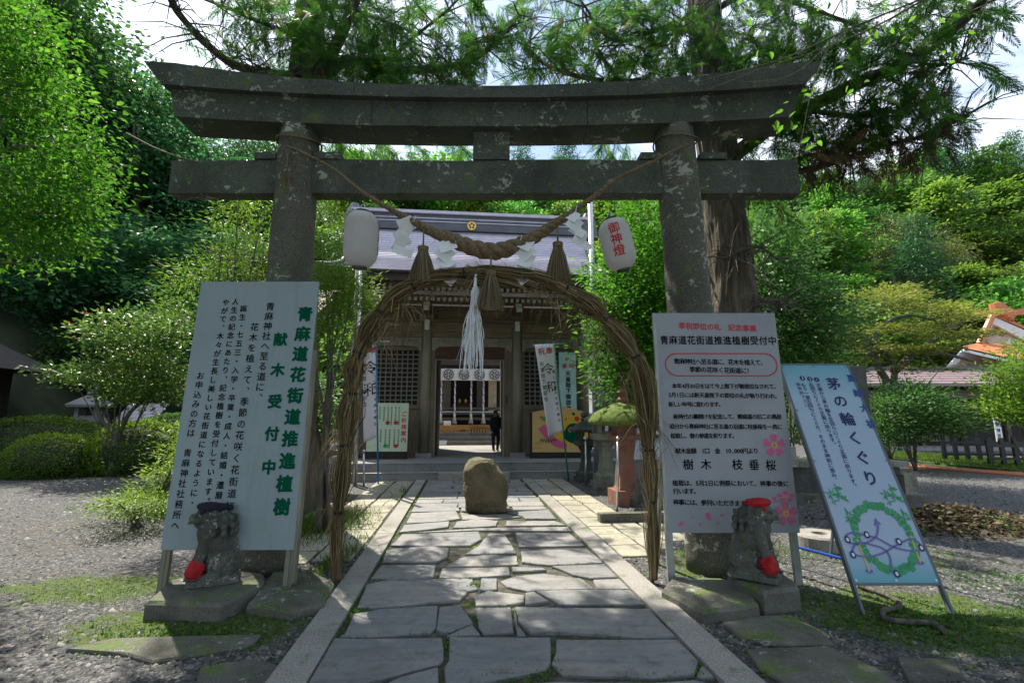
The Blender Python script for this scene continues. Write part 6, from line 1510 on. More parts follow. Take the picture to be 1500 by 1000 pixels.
for px_, py_, Y, s_ in ((1480,205,70,1.5), (1440,222,68,1.2), (1376,232,72,1.3), (768,225,64,1.1), (1500,260,60,1.2), (756,240,62,1.0)):
    p = A(px_, py_, Y); z = hill_z(p.x, Y); s_ = max(.8, (p.z-z)/10.3) if p.z > z+4 else .9
    hill_tree(p.x, Y, min(s_, 2.2), 'cone')
# ---- left bank: larger, darker trees close by
def bank_crown(seed, R=(3.4, 3.4, 3.4), n_=150, per=72, ls=(.17, .30), mat=M_lf_dark, flat_=.22, cr=.62):
    rs = np.random.RandomState(seed); C, D = clumps((0, 0, 0), R, n_, rs, .45); P, Dd, Nn, r = crown_pts(C, D, per, cr*.8, flat_*1.5, rs, .3, .75)
    return leaves('crown', P, Dd, Nn, rs.uniform(*ls, len(P)), rs.uniform(ls[0]*.5, ls[1]*.5, len(P)), mat, rnd=r)
BK = [bank_crown(21), bank_crown(22, mat=M_lf_mid), bank_crown(23, mat=M_lf_dark)]
BL = ['dark broadleaf tree at the far left edge of the garden', 'broadleaf tree crown high on the bank at the upper left', 'dark spreading tree over the hut roof', 'dark layered tree behind the camellia', 'tall dark tree on the left bank skyline', 'mid green tree on the bank above the tie beam end', 'dark tree behind the side hall roof', 'shadowed tree low behind the stone lantern', 'tree on the bank left of the gate lintel end', 'shaded tree between the bank and the gatehouse', 'young tree beyond the left roof corner', 'dark tree filling the gap behind the left notice board', 'tree crown just over the clipped hedges', 'tree crown at the top left corner of the bank']
# (x, y in pixels of the crown centre, distance, size)
for i, (x, y, Y, s_) in enumerate(((-120,480,19,1.0), (30,120,26,1.9), (60,400,22,1.3), (190,420,28,1.5), (130,190,32,2.0), (240,285,32,1.5), (300,420,25,1.1), (120,530,23,.9), (215,235,29,1.35), (340,300,30,1.15), (385,250,34,1.1), (280,520,22,.9), (20,300,27,1.7), (-20,-20,22,1.6))):
    p = A(x, y, Y); base = max(hill_z(p.x, Y), 0)
    me = BK[i % 3]; t = empty('broadleaf_tree', (p.x, Y, base-.2), rh_.uniform(0, 6.28), label=BL[i], cat='tree', group=None)
    c = link('crown', me, t); c.location = (0, 0, p.z-base+.2); c.scale = (s_,)*3
    hgt = p.z-base; MB().tube([(0, 0, -.5), (.3, .1, hgt*.4), (0, 0, hgt+.5)], [.38*s_, .3*s_, .12], 9, rough=.15).build('trunk', M_bark, t, smooth=True)
    for k in range(5):
        a_ = rh_.uniform(0, 6.28); MB().tube(bez([(0.1, 0, hgt*.55), (cos(a_)*1.3*s_, sin(a_)*1.3*s_, hgt*.8), (cos(a_)*2.6*s_, sin(a_)*2.6*s_, hgt+.6*s_)], 4), [lerp(.13, .03, j/8)*s_ for j in range(9)], 6).build('limb', M_bark, t, smooth=True)

# ---- bright tree leaning in at the left edge, near
rs = np.random.RandomState(31); C = []; D = []
shape = [(-30,40,110),(30,60,80),(10,120,120),(60,150,100),(90,200,95),(40,260,130),(110,260,75),(20,340,120),(80,330,80),(-40,200,150),(-40,330,140),(0,10,90)]
for k in range(250):
    x, y, r = shape[rs.randint(len(shape))]; a_ = rs.rand()*2*pi; q_ = sqrt(rs.rand()); px_, py_ = x+cos(a_)*r*q_*.62, y+sin(a_)*r*q_*.55; Y = rs.uniform(4.6, 7.2)
    C.append(A(px_, py_, Y)); D.append((.5, -.35, .0))
C = np.array([tuple(c) for c in C]); D = np.array(D)
O = Vector((-8.2, 6.2, 0)); P, Dd, Nn, r = crown_pts(C-np.array(O), D, 62, .19, .35, rs, .3, .75)
me = leaves('crown', P, Dd, Nn, rs.uniform(.05, .10, len(P)), rs.uniform(.026, .05, len(P)), M_lf_bright, rnd=r, hexleaf=True)
lt_ = tree('broadleaf_tree', O, 'bright sunlit leafy tree leaning in from the left edge', 'tree', [O, O+Vector((.1, 0, 2)), O+Vector((.5, 0, 4)), O+Vector((.8, .2, 7))], [.20, .17, .13, .06],
     [([O+Vector((.2, 0, 2.4)), A(-40, 330, 6), A(80, 310, 5.6)], .07, .015), ([O+Vector((.3, 0, 3)), A(-30, 240, 6), A(120, 215, 5.4)], .07, .012), ([O+Vector((.5, 0, 4)), A(0, 120, 6), A(90, 90, 5.5)], .06, .012), ([O+Vector((.2, 0, 2.2)), A(-60, 400, 6), A(30, 385, 5.6)], .05, .012)], me, M_barkgrey)
big = [(88,70),(62,73),(115,108),(128,136),(132,148),(110,119),(170,155),(182,238),(190,229),(85,395),(55,12),(20,16),(175,172),(160,262),(186,305),(190,318),(140,100),(66,38),(45,400),(95,345),(190,232),(150,290),(165,335),(120,355)]
lm = leaves('leaf', np.array([[0, 0, 0]]), np.array([[1, 0, 0]]), np.array([[0, 0, 1.0]]), np.array([1.0]), np.array([.5]), M_lf_bright, rnd=np.array([.9]), hexleaf=True)
for i, (x, y) in enumerate(big):
    for k in range(2):
        o = link('leaf', lm, lt_); p = A(x+rs.randn()*5, y+rs.randn()*4, 4.4+rs.rand()*.4)-O; o.location = p; s_ = rs.uniform(.085, .12); o.scale = (s_, s_, s_); o.rotation_euler = (rs.uniform(-.9, .9), rs.uniform(-.4, .6), rs.uniform(-1.0, .7))

# ---- cedar sprays
def spray_template(seed, n_=22, L=.42):
    rs = np.random.RandomState(seed); P = []; D = []; Ls = []
    t = np.linspace(.05, 1, n_); 
    for i, k in enumerate(t):
        for s_ in (-1, 1):
            P.append([k*L, s_*.004, -.10*L*k*k]); a_ = radians(rs.uniform(22, 42)); D.append([cos(a_), s_*sin(a_), rs.uniform(-.35, .15)]); Ls.append(L*(.34*(1-k)+.12)*rs.uniform(.7, 1.2))
    P = np.array(P); D = nrm(np.array(D)); Ls = np.array(Ls); Wd = np.full(len(P), .006)
    Sd = nrm(np.cross(D, [0, 0, 1.0])); v = np.stack([P-Sd*Wd[:, None]*.5, P+D*Ls[:, None]*.5+Sd*Wd[:, None]+[0, 0, .004], P+D*Ls[:, None], P+D*Ls[:, None]*.5-Sd*Wd[:, None]], 1).reshape(-1, 3)
    base = np.arange(len(P))[:, None]*4; f = np.concatenate([base+np.array([[0, 1, 2]]), base+np.array([[0, 2, 3]])])
    st = np.array([[0, -.004, 0], [0, .004, 0], [L, .001, -.10*L], [L, -.001, -.10*L]]); b = len(v); v = np.concatenate([v, st]); f = np.concatenate([f, [[b, b+1, b+2], [b, b+2, b+3]]]); return v, f
TPL = [spray_template(s_) for s_ in (1, 2, 3)]
def sprays(name, P, D, scale, mat, rs, roll=1.0):
    V_, F_, R_ = [], [], []; D = nrm(D); off = 0; which = rs.randint(0, 3, len(P))
    for k in range(3):
        ix = np.where(which == k)[0]
        if not len(ix): continue
        tv, tf = TPL[k]; d = D[ix]; up = nrm(rs.randn(len(ix), 3)*.5*roll+[0, 0, 1]); sd = nrm(np.cross(up, d)); up = np.cross(d, sd)
        s_ = scale[ix][:, None, None]; v = P[ix][:, None, :]+s_*(tv[None, :, 0:1]*d[:, None, :]+tv[None, :, 1:2]*sd[:, None, :]+tv[None, :, 2:3]*up[:, None, :])
        f = tf[None]+(np.arange(len(ix))*len(tv))[:, None, None]+off; V_.append(v.reshape(-1, 3)); F_.append(f.reshape(-1, 3)); R_.append(np.repeat(rs.rand(len(ix)), len(tv))); off += len(ix)*len(tv)
    return np_mesh(name, np.concatenate(V_), np.concatenate(F_), mat, np.concatenate(R_))
def cedar(loc, label, trunk, limbs, regions, seed, mat=M_lf_cedar, brown=None):
    rs = np.random.RandomState(seed); O = Vector(loc); t = empty('cedar_tree', loc, label=label, cat='cedar tree')
    P0 = bez([Vector(p)-O for p, r in trunk], 8); R0 = np.interp(np.linspace(0, 1, len(P0)), np.linspace(0, 1, len(trunk)), [r for p, r in trunk])
    MB().tube(P0, list(R0), 44, rough=.16, seed=seed).build('trunk', M_bark, t, smooth=False)
    lim = []
    for (pl, Y, r0, r1) in limbs:
        pts = [A(x, y, Y if not hasattr(Y, '__len__') else lerp(Y[0], Y[1], i/(len(pl)-1)))-O for i, (x, y) in enumerate(pl)]; B = bez(pts, 6)
        MB().tube(B, [lerp(r0, r1, i/(len(B)-1)) for i in range(len(B))], 9, rough=.18, seed=r0*50).build('limb', M_bark if r0 > .05 else M_barkgrey, t, smooth=True); lim.append(np.array([tuple(b) for b in B]))
    allp = np.concatenate(lim); tw = MB()
    for kind, regs in (('g', regions), ('b', brown or [])):
        P, D, Sx = [], [], []
        for (x, y, rx, ry, Y0, Y1, n_) in regs:
            for k in range(int(n_*.55)):     # a twig carrying a handful of sprays
                a_ = rs.rand()*2*pi; q_ = rs.rand()**.55; p = np.array(tuple(A(x+cos(a_)*rx*q_, y+sin(a_)*ry*q_, rs.uniform(Y0, Y1))-O))
                nb_ = allp[np.argmin(((allp-p)**2).sum(1)-rs.rand(len(allp))*.5)]; d = p-nb_; L = np.linalg.norm(d)+1e-6; d = d/L; d = d+np.array([0, 0, -.35])+rs.randn(3)*.35; d /= np.linalg.norm(d)
                tl_ = rs.uniform(.35, .8); m_ = rs.randint(5, 9)
                c0 = p-d*tl_*.5
                if rs.rand() < .55: tw.tube([Vector(c0), Vector(c0+d*tl_*.5+np.array([0, 0, .03])), Vector(c0+d*tl_)], [.008, .005, .002], 3, caps=False)
                for j in range(m_):
                    u_ = j/m_; P.append(c0+d*tl_*u_+rs.randn(3)*.02); D.append(d+rs.randn(3)*.55+np.array([0, 0, -.15])); Sx.append(rs.uniform(.55, 1.15))
        if P: link('crown' if kind == 'g' else 'withered_foliage', sprays('crown', np.array(P), np.array(D), np.array(Sx), mat if kind == 'g' else M_lf_cedbrown, rs), t)
    for pl in lim:     # side twigs along the limbs
        for k in range(len(pl)*2):
            i = rs.randint(2, len(pl)); p = pl[i-1]; d = rs.randn(3)*[1, 1, .6]; d /= np.linalg.norm(d); L = rs.uniform(.4, 1.3); tw.tube([Vector(p), Vector(p+d*L*.5+np.array([0, 0, .05])), Vector(p+d*L+np.array([0, 0, -.15]))], [.016, .010, .003], 4, caps=False)
    tw.build('twigs', M_barkgrey, t, kind='stuff'); return t
Y1_ = 9.2
b1 = A(432, 640, Y1_); base1 = (b1.x, Y1_, 0)
tr1 = [((b1.x, Y1_, -.1), .52), (tuple(A(430, 500, Y1_)), .42), (tuple(A(432, 300, Y1_)), .38), (tuple(A(448, 100, Y1_)), .33), (tuple(A(458, -40, Y1_)), .28), (tuple(A(470, -500, Y1_)), .12)]
cedar(base1, 'tall cedar rising behind the left pillar of the gate', tr1,
  [([(452,112),(400,108),(345,96),(300,62),(262,20),(240,-20)], (9.0,7.4), .10, .05), ([(452,90),(420,110),(385,108),(360,112)], (9,8), .07, .03), ([(462,125),(480,90),(505,40),(528,-20)], (9.1,8.6), .13, .10), ([(470,120),(505,90),(560,103),(620,102),(680,92),(730,60),(765,15)], (9,7.6), .12, .03),
   ([(458,60),(400,40),(340,15),(300,0)], (9,7.6), .06, .02), ([(455,20),(500,10),(560,30),(610,50)], (9,8), .05, .02), ([(560,103),(600,60),(650,20),(690,-20)], (8.3,8), .04, .015), ([(448,75),(462,20),(490,-40)], (9,9), .07, .05), ([(620,102),(640,112),(648,122)], (8,8), .02, .01)],
  [(370,50,70,55,7,9,34), (300,40,60,55,6.8,8.5,16), (420,40,60,60,7.5,10,70), (480,70,80,60,7.5,10,95), (560,45,90,60,7.5,10,120), (600,110,80,28,7.5,9,60), (650,80,60,50,7,9,62), (720,45,50,45,7,8.6,46), (510,-10,200,50,7,10,80), (540,110,60,20,8,9,34), (430,-130,200,90,6.5,11,50), (520,225,90,22,9.5,12,40), (600,225,90,20,10,13,40)], 41)
Y2_ = 9.3
b2 = A(1082, 640, Y2_)
tr2 = [((b2.x, Y2_, -.1), .58), (tuple(A(1085, 560, Y2_)), .48), (tuple(A(1072, 400, Y2_)), .42), (tuple(A(1055, 260, Y2_)), .40), (tuple(A(1043, 120, Y2_)), .38), (tuple(A(1030, -20, Y2_)), .34), (tuple(A(1010, -500, Y2_)), .15)]
cedar((b2.x, Y2_, 0), 'big cedar with ridged bark rising behind the right pillar of the gate', tr2,
  [([(1050,250),(1110,200),(1180,160),(1250,125),(1330,90),(1400,40),(1450,-10)], (9.2,6.8), .16, .07), ([(1065,300),(1120,262),(1200,245),(1290,215),(1350,200),(1420,170)], (9.1,7.0), .08, .02), ([(1040,130),(960,120),(880,118),(810,100),(760,62)], (9.2,7.6), .08, .02), ([(1045,60),(980,40),(900,60),(850,0)], (9.2,8), .06, .02),
   ([(1040,20),(1100,-10),(1180,10),(1260,40)], (9.2,7.6), .07, .02), ([(1180,160),(1240,170),(1300,165),(1380,140)], (8.3,7), .05, .015), ([(1330,90),(1380,95),(1420,85)], (7.4,7), .03, .012), ([(1085,460),(1130,440),(1150,452)], (9,8.6), .05, .02), ([(1090,390),(1070,375),(1110,362),(1140,380)], (9,8.6), .04, .015), ([(900,110),(870,60),(850,0)], (8.3,8), .03, .012), ([(985,60),(1020,20),(1060,-20)], (8.5,8.5), .04, .02)],
  [(800,70,60,60,7,9,55), (870,60,80,60,7.4,10,110), (960,60,90,60,7.4,10,130), (1040,80,80,60,8,10,95), (1120,60,90,70,7,10,130), (1130,160,80,50,7.2,9,85), (1220,90,90,60,6.8,9,120), (1310,60,80,60,6.6,8.5,95), (1400,20,80,40,6.6,8.5,60), (1330,140,70,40,6.8,8,75), (1390,170,40,22,6.8,7.6,26), (1250,190,80,35,7,8.4,60), (1180,215,80,25,7.2,9,40), (1000,-30,260,50,7,10,100), (1160,-140,300,100,6.5,11,110), (1350,-30,120,40,6.6,8.6,50), (880,225,50,18,9,11,20), (1100,300,60,24,8.8,9.6,14), (1440,110,30,20,6.8,7.6,10)], 42,
  brown=[(1260,225,110,22,7,8.6,46), (1330,205,60,18,7,7.8,22), (1130,262,60,16,7.6,8.8,14), (1200,250,60,16,7.4,8.4,16)])

# trees on the near side, behind the camera
def shade_tree(x, y, h, s_, label, seed):
    t = empty('shade_tree', (x, y, 0), seed, label=label, cat='tree'); MB().tube([(0, 0, -.1), (.1, 0, h*.5), (0, 0, h+1)], [.35, .27, .12], 10, rough=.15).build('trunk', M_bark, t, smooth=True)
    c = link('crown', BK[seed % 3], t); c.location = (0, 0, h); c.scale = (s_, s_, s_*.8)
for i_, (x_, y_, h_, s_) in enumerate(((-4.5, -3.5, 9.5, 1.7), (4.5, -3.0, 9.5, 1.7), (0, -9, 10, 1.8), (11, -1, 9, 1.4), (-11.5, -1, 9, 1.4))):
    shade_tree(x_, y_, h_, s_, 'tree behind the viewer '+(['at the left', 'at the right', 'farther back', 'far to the right', 'far to the left'][i_]), i_)
# ---- foreground twig with large leaves, upper right
O = A(1500, -60, 3.6); tb = empty('leafy_branch', O, label='thin bare branch with large green leaves reaching in at the upper right', cat='branch')
BR = [[(1500,-60),(1360,-5),(1250,40),(1150,85),(1060,110),(1005,125)], [(1420,-40),(1300,30),(1210,70),(1120,100),(1040,130)], [(1250,40),(1215,70),(1190,130),(1175,200),(1165,240)], [(1240,-40),(1190,10),(1120,35),(1050,40)], [(1210,70),(1160,110),(1100,120),(1050,115)], [(1460,-40),(1440,20),(1420,60),(1405,80)], [(1180,100),(1140,118),(1100,122)], [(1330,10),(1290,40),(1230,80),(1225,110)]]
for i, b in enumerate(BR):
    P = bez([A(x, y, 3.6+.12*i)-O for x, y in b], 6); MB().tube(P, [lerp(.010 if i < 2 else .006, .002, j/(len(P)-1)) for j in range(len(P))], 6).build('twig', M_barkgrey, tb, smooth=True)
lfp = [(1100,10),(1120,20),(1097,28),(1040,32),(1200,20),(1215,5),(1310,32),(1325,22),(1388,30),(1390,18),(1375,25),(1290,35),(1282,45),(1275,52),(1110,60),(1128,78),(1112,70),(1245,75),(1240,85),(1235,95),(1280,50),(1325,45),(1320,60),(1305,40),(1418,45),(1420,68),(1400,75),(1402,90),(1385,75),(1190,130),(1180,140),(1175,134),(1268,122),(1245,125),(1250,130),(1135,170),(1140,178),(1150,160),(1155,150),(1160,175),(1130,180),(1145,185),(1185,200),(1190,210),(1180,215),(1200,205),(1195,195),(1240,60),(1228,55),(1165,165),(1170,185),(1055,-2),(1150,-4),(1300,5),(1345,20),(1085,5),(1270,40)]
for i, (x, y) in enumerate(lfp):
    o = link('leaf', lm, tb); o.location = A(x+rs.uniform(-3, 3), y+rs.uniform(-3, 3), 3.7+rs.uniform(-.1, .5))-O; s_ = rs.uniform(.06, .10); o.scale = (s_, s_*1.05, s_); o.rotation_euler = (rs.uniform(-1.2, 1.2), rs.uniform(.0, 1.2), rs.uniform(-3.1, 3.1))

# ---- feathery bush behind the left pillar
def bush(name, regs, Ydef, mat, label, seed, per=60, cr=.2, flat_=.5, ls=(.07, .14), wr=.35, droop=.1, stems=None, cat='bush', base=None, D0=(0, -.4, .3), jit=.5, hexl=False, group=None):
    rs = np.random.RandomState(seed); C = []
    for (x, y, rx, ry, Y0, Y1, n_) in regs:
        for k in range(n_): a_ = rs.rand()*2*pi; q_ = rs.rand()**.5; C.append(tuple(A(x+cos(a_)*rx*q_, y+sin(a_)*ry*q_, rs.uniform(Y0, Y1))))
    C = np.array(C); C[:, 2] = np.maximum(C[:, 2], .12); bx_ = base or (float(C[:, 0].mean()), float(C[:, 1].mean()), 0); O = np.array(bx_); D = nrm(C-O-[0, 0, C[:, 2].mean()*.6])*.7+np.array(D0)
    P, Dd, Nn, r = crown_pts(C-O, D, per, cr, flat_, rs, droop, jit); P[:, 2] = np.maximum(P[:, 2], .02)
    me = leaves('crown', P, Dd, Nn, rs.uniform(*ls, len(P)), rs.uniform(*ls, len(P))*wr, mat, rnd=r, hexleaf=hexl)
    t = empty(name, bx_, label=label, cat=cat, group=group); link('crown', me, t)
    tops = stems or [C[rs.randint(len(C))]-O for _ in range(7)]
    for k, p in enumerate(tops):
        p = Vector(p); MB().tube(bez([(rs.randn()*.05, rs.randn()*.05, -.05), (p.x*.35+rs.randn()*.08, p.y*.4, p.z*.5), tuple(p)], 4), [lerp(.035, .008, j/8) for j in range(9)], 7, rough=.2).build('stem', M_barkgrey, t, smooth=True)
    return t
bush('feathery_bush', [(360,300,34,40,7.6,9,16), (350,350,46,40,7.6,9,26), (370,390,36,36,7.4,8.6,18), (300,400,46,18,7.2,8.4,16), (268,440,24,40,7.4,8.4,14)], 8, M_lf_yel, 'feathery yellow green bush between the left notice board and the pillar', 51, per=70, cr=.20, flat_=.6, ls=(.06, .13), wr=.16, droop=.35, jit=.6, base=(float(A(330, 600, 8.2).x), 8.2, 0))
bush('feathery_bush', [(480,400,35,50,6.8,8,34), (495,450,38,45,6.8,8,36), (480,500,30,40,7,8,20), (505,420,34,30,6.6,7.6,20), (530,440,14,12,6.6,7,6), (480,310,20,50,8,9.5,14)], 7, M_lf_yel, 'feathery green sprays between the left pillar and the flagpole', 52, per=70, cr=.15, flat_=.6, ls=(.06, .13), wr=.16, droop=.3, jit=.6, base=(float(A(480, 600, 7.5).x), 7.5, 0))
bush('leafy_shrub', [(475,610,22,24,9,11,20), (470,570,16,16,9,11,12)], 9, M_lf_mid, 'small leafy shrub seen between the board and the reed pillar', 53, per=60, cr=.16, ls=(.08, .14))
# camellia with a bare forked trunk
cb = G(165, 697); cY = cb.y
cam_ = bush('camellia_tree', [(165,500,60,30,cY-1,cY+1,24), (110,545,50,14,cY-1,cY+1,14), (200,480,60,26,cY-1.2,cY+.8,24), (235,530,38,60,cY-1.2,cY+.6,48), (160,545,50,22,cY-1,cY+1,24), (205,580,50,14,cY-1,cY+.6,14), (225,550,40,34,cY-1,cY+1,22), (250,470,20,30,cY-1,cY,12)], cY, M_lf_cam, 'camellia tree with glossy leaves, some orange, over the round hedges', 54, per=42, cr=.26, flat_=.45, ls=(.11, .19), wr=.5, jit=.8, base=(cb.x, cY, 0), cat='tree',
   stems=[tuple(A(x, y, cY)-Vector((cb.x, cY, 0))) for x, y in ((140,540), (160,500), (215,520), (235,560), (255,500), (110,560), (190,470))])
for (pl, r0, r1) in (([(165,697),(170,655),(175,625)], .15, .10), ([(174,640),(150,615),(142,590),(135,560)], .08, .04), ([(176,632),(190,605),(215,580),(235,555)], .07, .03)):
    P = bez([A(x, y, cY)-Vector((cb.x, cY, 0)) for x, y in pl], 5); MB().tube(P, [lerp(r0, r1, j/(len(P)-1)) for j in range(len(P))], 9, rough=.2).build('trunk', M_barkgrey, cam_, smooth=True)
# clipped hedges
def hedge(cx, cy, Y, rx, rz, label, seed, mat=M_lf_hedge, n_=9000, ls=(.04, .08)):
    rs = np.random.RandomState(seed); c = A(cx, cy, Y); zc = max(c.z, 0); d = nrm(rs.randn(n_, 3)); d[:, 2] = np.abs(d[:, 2])*1.5-.75; d = nrm(d); bmp = np.array([1+.13*noise.noise(Vector(x)*2.2+Vector((seed, 0, 0)))+.07*noise.noise(Vector(x)*6+Vector((seed, 0, 0))) for x in d])[:, None]
    P = d*np.array([rx, rx*.7, rz])*(1-.10*rs.rand(n_, 1)**2+.10*(rs.rand(n_, 1) < .03))*bmp; P[:, 2] = np.maximum(P[:, 2], -zc+.05)
    D = nrm(d+rs.randn(n_, 3)*.7); Nn = nrm(d+rs.randn(n_, 3)*.6)
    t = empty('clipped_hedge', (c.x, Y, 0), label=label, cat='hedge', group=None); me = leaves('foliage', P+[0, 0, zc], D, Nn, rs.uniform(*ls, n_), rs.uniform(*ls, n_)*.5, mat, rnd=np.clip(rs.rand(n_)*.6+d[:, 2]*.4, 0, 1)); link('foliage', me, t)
    MB().lathe([(rx*.3, .0), (rx*.7, zc*.5), (rx*.78, zc), (rx*.6, zc+rz*.55), (.01, zc+rz*.78)], n=18, sq=.7).build('inner_branches', M_hill, t, smooth=True); return t
hedge(50, 655, 16.5, 2.3, 1.05, 'broad clipped hedge at the far left behind the others', 61, n_=11000)
hedge(75, 675, 14.6, 1.35, .80, 'round clipped hedge left of the camellia trunk', 62)
hedge(200, 662, 15.4, 1.45, 1.0, 'round clipped hedge right of the camellia trunk', 63)
hedge(250, 640, 16.6, 1.3, .8, 'clipped hedge partly behind the left notice board', 64, mat=M_lf_mid)
hedge(115, 635, 18.5, 1.4, .6, 'low dark hedge around the garden stone lantern', 65, mat=M_lf_mid)
bush('leafy_shrub', [(262,655,14,34,9,10.5,12), (240,690,22,14,8.8,10,12), (215,722,24,8,8.6,9.6,10)], 9, M_lf_hedge, 'loose bright shrub just left of the left notice board', 66, per=60, cr=.18, ls=(.06, .11))
bush('ground_cover_patch', [(200,738,56,9,7.4,8.6,34)], 8, M_lf_hedge, 'low leafy patch on the gravel left of the notice board', 67, per=80, cr=.22, flat_=.35, ls=(.05, .09), cat='ground cover')
# right side: broadleaf behind the lettered lantern
bush('broadleaf_tree', [(940,330,45,40,11,14,40), (915,420,50,50,11,14,70), (950,470,60,60,11,13.5,80), (920,520,45,50,10.5,13,55), (985,400,40,60,11.5,14,45), (900,470,30,40,10.5,12,26), (950,570,40,40,10.5,12.5,36)], 12, M_lf_bright, 'bright broadleaf tree behind the lettered lantern and right pillar', 71, per=62, cr=.32, flat_=.5, ls=(.11, .20), wr=.45, droop=.35, jit=.6, base=(float(A(945, 640, 12.5).x), 12.5, 0), cat='tree')
bush('broadleaf_tree', [(1140,360,50,50,12,15,44), (1150,430,60,40,12,15,50), (1200,470,50,40,12,15,40), (1160,500,60,40,11.5,14,50), (1120,410,30,50,12,14,26)], 13, M_lf_mid, 'broadleaf tree just right of the big cedar trunk', 72, per=60, cr=.36, flat_=.45, ls=(.12, .22), wr=.45, droop=.3, jit=.6, base=(float(A(1150, 640, 13).x), 13, 0), cat='tree')
# spreading pale pine-like tree
pb = A(1300, 640, 20.5)
pn = bush('spreading_tree', [(1215,462,50,5,18,22,16), (1285,437,50,5,18,22,18), (1350,450,44,5,18,22,16), (1405,462,34,5,18,21,12), (1240,488,60,4,18,22,18), (1330,480,50,4,18,21,14), (1405,492,36,4,18,20.5,12), (1200,505,36,4,18,21,10), (1280,512,50,3,18,21,12), (1370,512,40,3,18,20,11), (1300,425,34,4,19,22,8), (1185,440,30,5,18,21,8), (1345,540,34,3,18,20,5), (1250,530,30,3,18,20,5)], 20, M_lf_pine, 'wide spreading tree with yellow green tiers and pale crooked boughs', 73, per=62, cr=.42, flat_=.15, ls=(.12, .24), wr=.45, droop=.05, jit=.35, base=(pb.x, 20.5, 0), cat='tree')
for pl in ([(1300,600),(1310,545),(1295,515),(1260,505),(1215,512)], [(1310,545),(1345,515),(1390,520),(1430,530)], [(1300,560),(1280,520),(1290,480),(1330,462),(1370,470)], [(1295,515),(1240,480),(1210,470)], [(1345,515),(1380,490),(1410,470)], [(1270,520),(1300,510),(1340,512),(1370,535)]):
    P = bez([A(x, y, 19.5)-Vector((pb.x, 20.5, 0)) for x, y in pl], 5); MB().tube(P, [lerp(.14, .04, j/(len(P)-1)) for j in range(len(P))], 8, rough=.2).build('limb', M_barkgrey, pn, smooth=True)
bush('leafy_shrub', [(1330,600,50,26,15.5,17.5,50), (1300,630,45,22,15.5,17.5,36), (1370,615,40,18,15.5,17,28), (1335,575,30,14,16,17.5,18)], 16, M_lf_mid, 'bushy round shrub in front of the right hall', 74, per=70, cr=.34, flat_=.4, ls=(.12, .2), jit=.6)
bush('leafy_shrub', [(1485,560,35,24,15,17,34), (1480,590,40,20,15,17,34), (1500,530,25,26,15,16.5,24), (1470,605,25,12,15,16,14)], 16, M_lf_yel, 'shrub with yellowish leaves at the right edge', 75, per=60, cr=.34, flat_=.4, ls=(.12, .2), jit=.6)
bush('leafy_shrub', [(1210,560,40,30,13,15,24), (1180,600,30,40,13,15,20)], 14, M_lf_mid, 'shrub seen between the right board and the leaning sign', 76, per=70, cr=.34, flat_=.4, ls=(.12, .2))

# ---- grass, weeds, moss tufts, gravel and litter: nobody could count them
def on_ground(n_, spots, rs):
    P = []
    for (x, y, rx, ry, w) in spots:
        k = int(n_*w); P.append(np.stack([x+rs.randn(k)*rx*.5, y+rs.randn(k)*ry*.5, np.zeros(k)], 1))
    return np.concatenate(P)
def off_path(P):
    u = P[:, 0]*cos(YAW)+P[:, 1]*sin(YAW); return P[(u < KL0-.02) | (u > KR1+.02)]
rs = np.random.RandomState(81)
P = off_path(on_ground(26000, [(-2.6, 4.2, 1.1, .45, .14), (-4.0, 5.1, 1.3, .6, .10), (3.6, 4.4, 1.2, .8, .26), (4.6, 3.7, .8, .7, .08), (2.6, 5.9, .8, 1.2, .08), (-2.9, 7.6, .7, 1.4, .14), (4.4, 6.4, 1.3, .9, .08), (2.9, 7.4, .5, 1.6, .05), (-5.5, 7.6, 1.4, .6, .05)], rs)); n_ = len(P)
link('moss_tufts', leaves('moss_tufts', P, nrm(rs.randn(n_, 3)*.6+[0, 0, 1]), rs.randn(n_, 3), rs.uniform(.008, .03, n_), rs.uniform(.004, .010, n_), M_grass), kind='stuff')
P = off_path(on_ground(9000, [(-3.1, 8.0, .7, 1.3, .42), (-13, 15.2, 6, .7, .2), (-2.1, 6.0, .15, .9, .05), (3.2, 9.4, .3, 1.4, .08), (3.0, 6.6, .5, .6, .08), (-2.2, 11.5, .4, 1.2, .1)], rs)); n_ = len(P)
link('long_grass', leaves('long_grass', P, nrm(rs.randn(n_, 3)*[.5, .5, .2]+[0, 0, 1]), rs.randn(n_, 3), rs.uniform(.06, .22, n_), rs.uniform(.006, .014, n_), M_grass), kind='stuff')
lw_ = np.stack([rs.rand(12000), rs.rand(12000)], 1); P = np.array([tuple(LAWN[0].lerp(LAWN[1], a).lerp(LAWN[3].lerp(LAWN[2], a), b)) for a, b in lw_]); P[:, 2] = .07; n_ = len(P)
link('lawn_grass', leaves('lawn_grass', P, nrm(rs.randn(n_, 3)*.5+[0, 0, 1]), rs.randn(n_, 3), rs.uniform(.05, .10, n_), rs.uniform(.015, .03, n_), M_grass), kind='stuff')
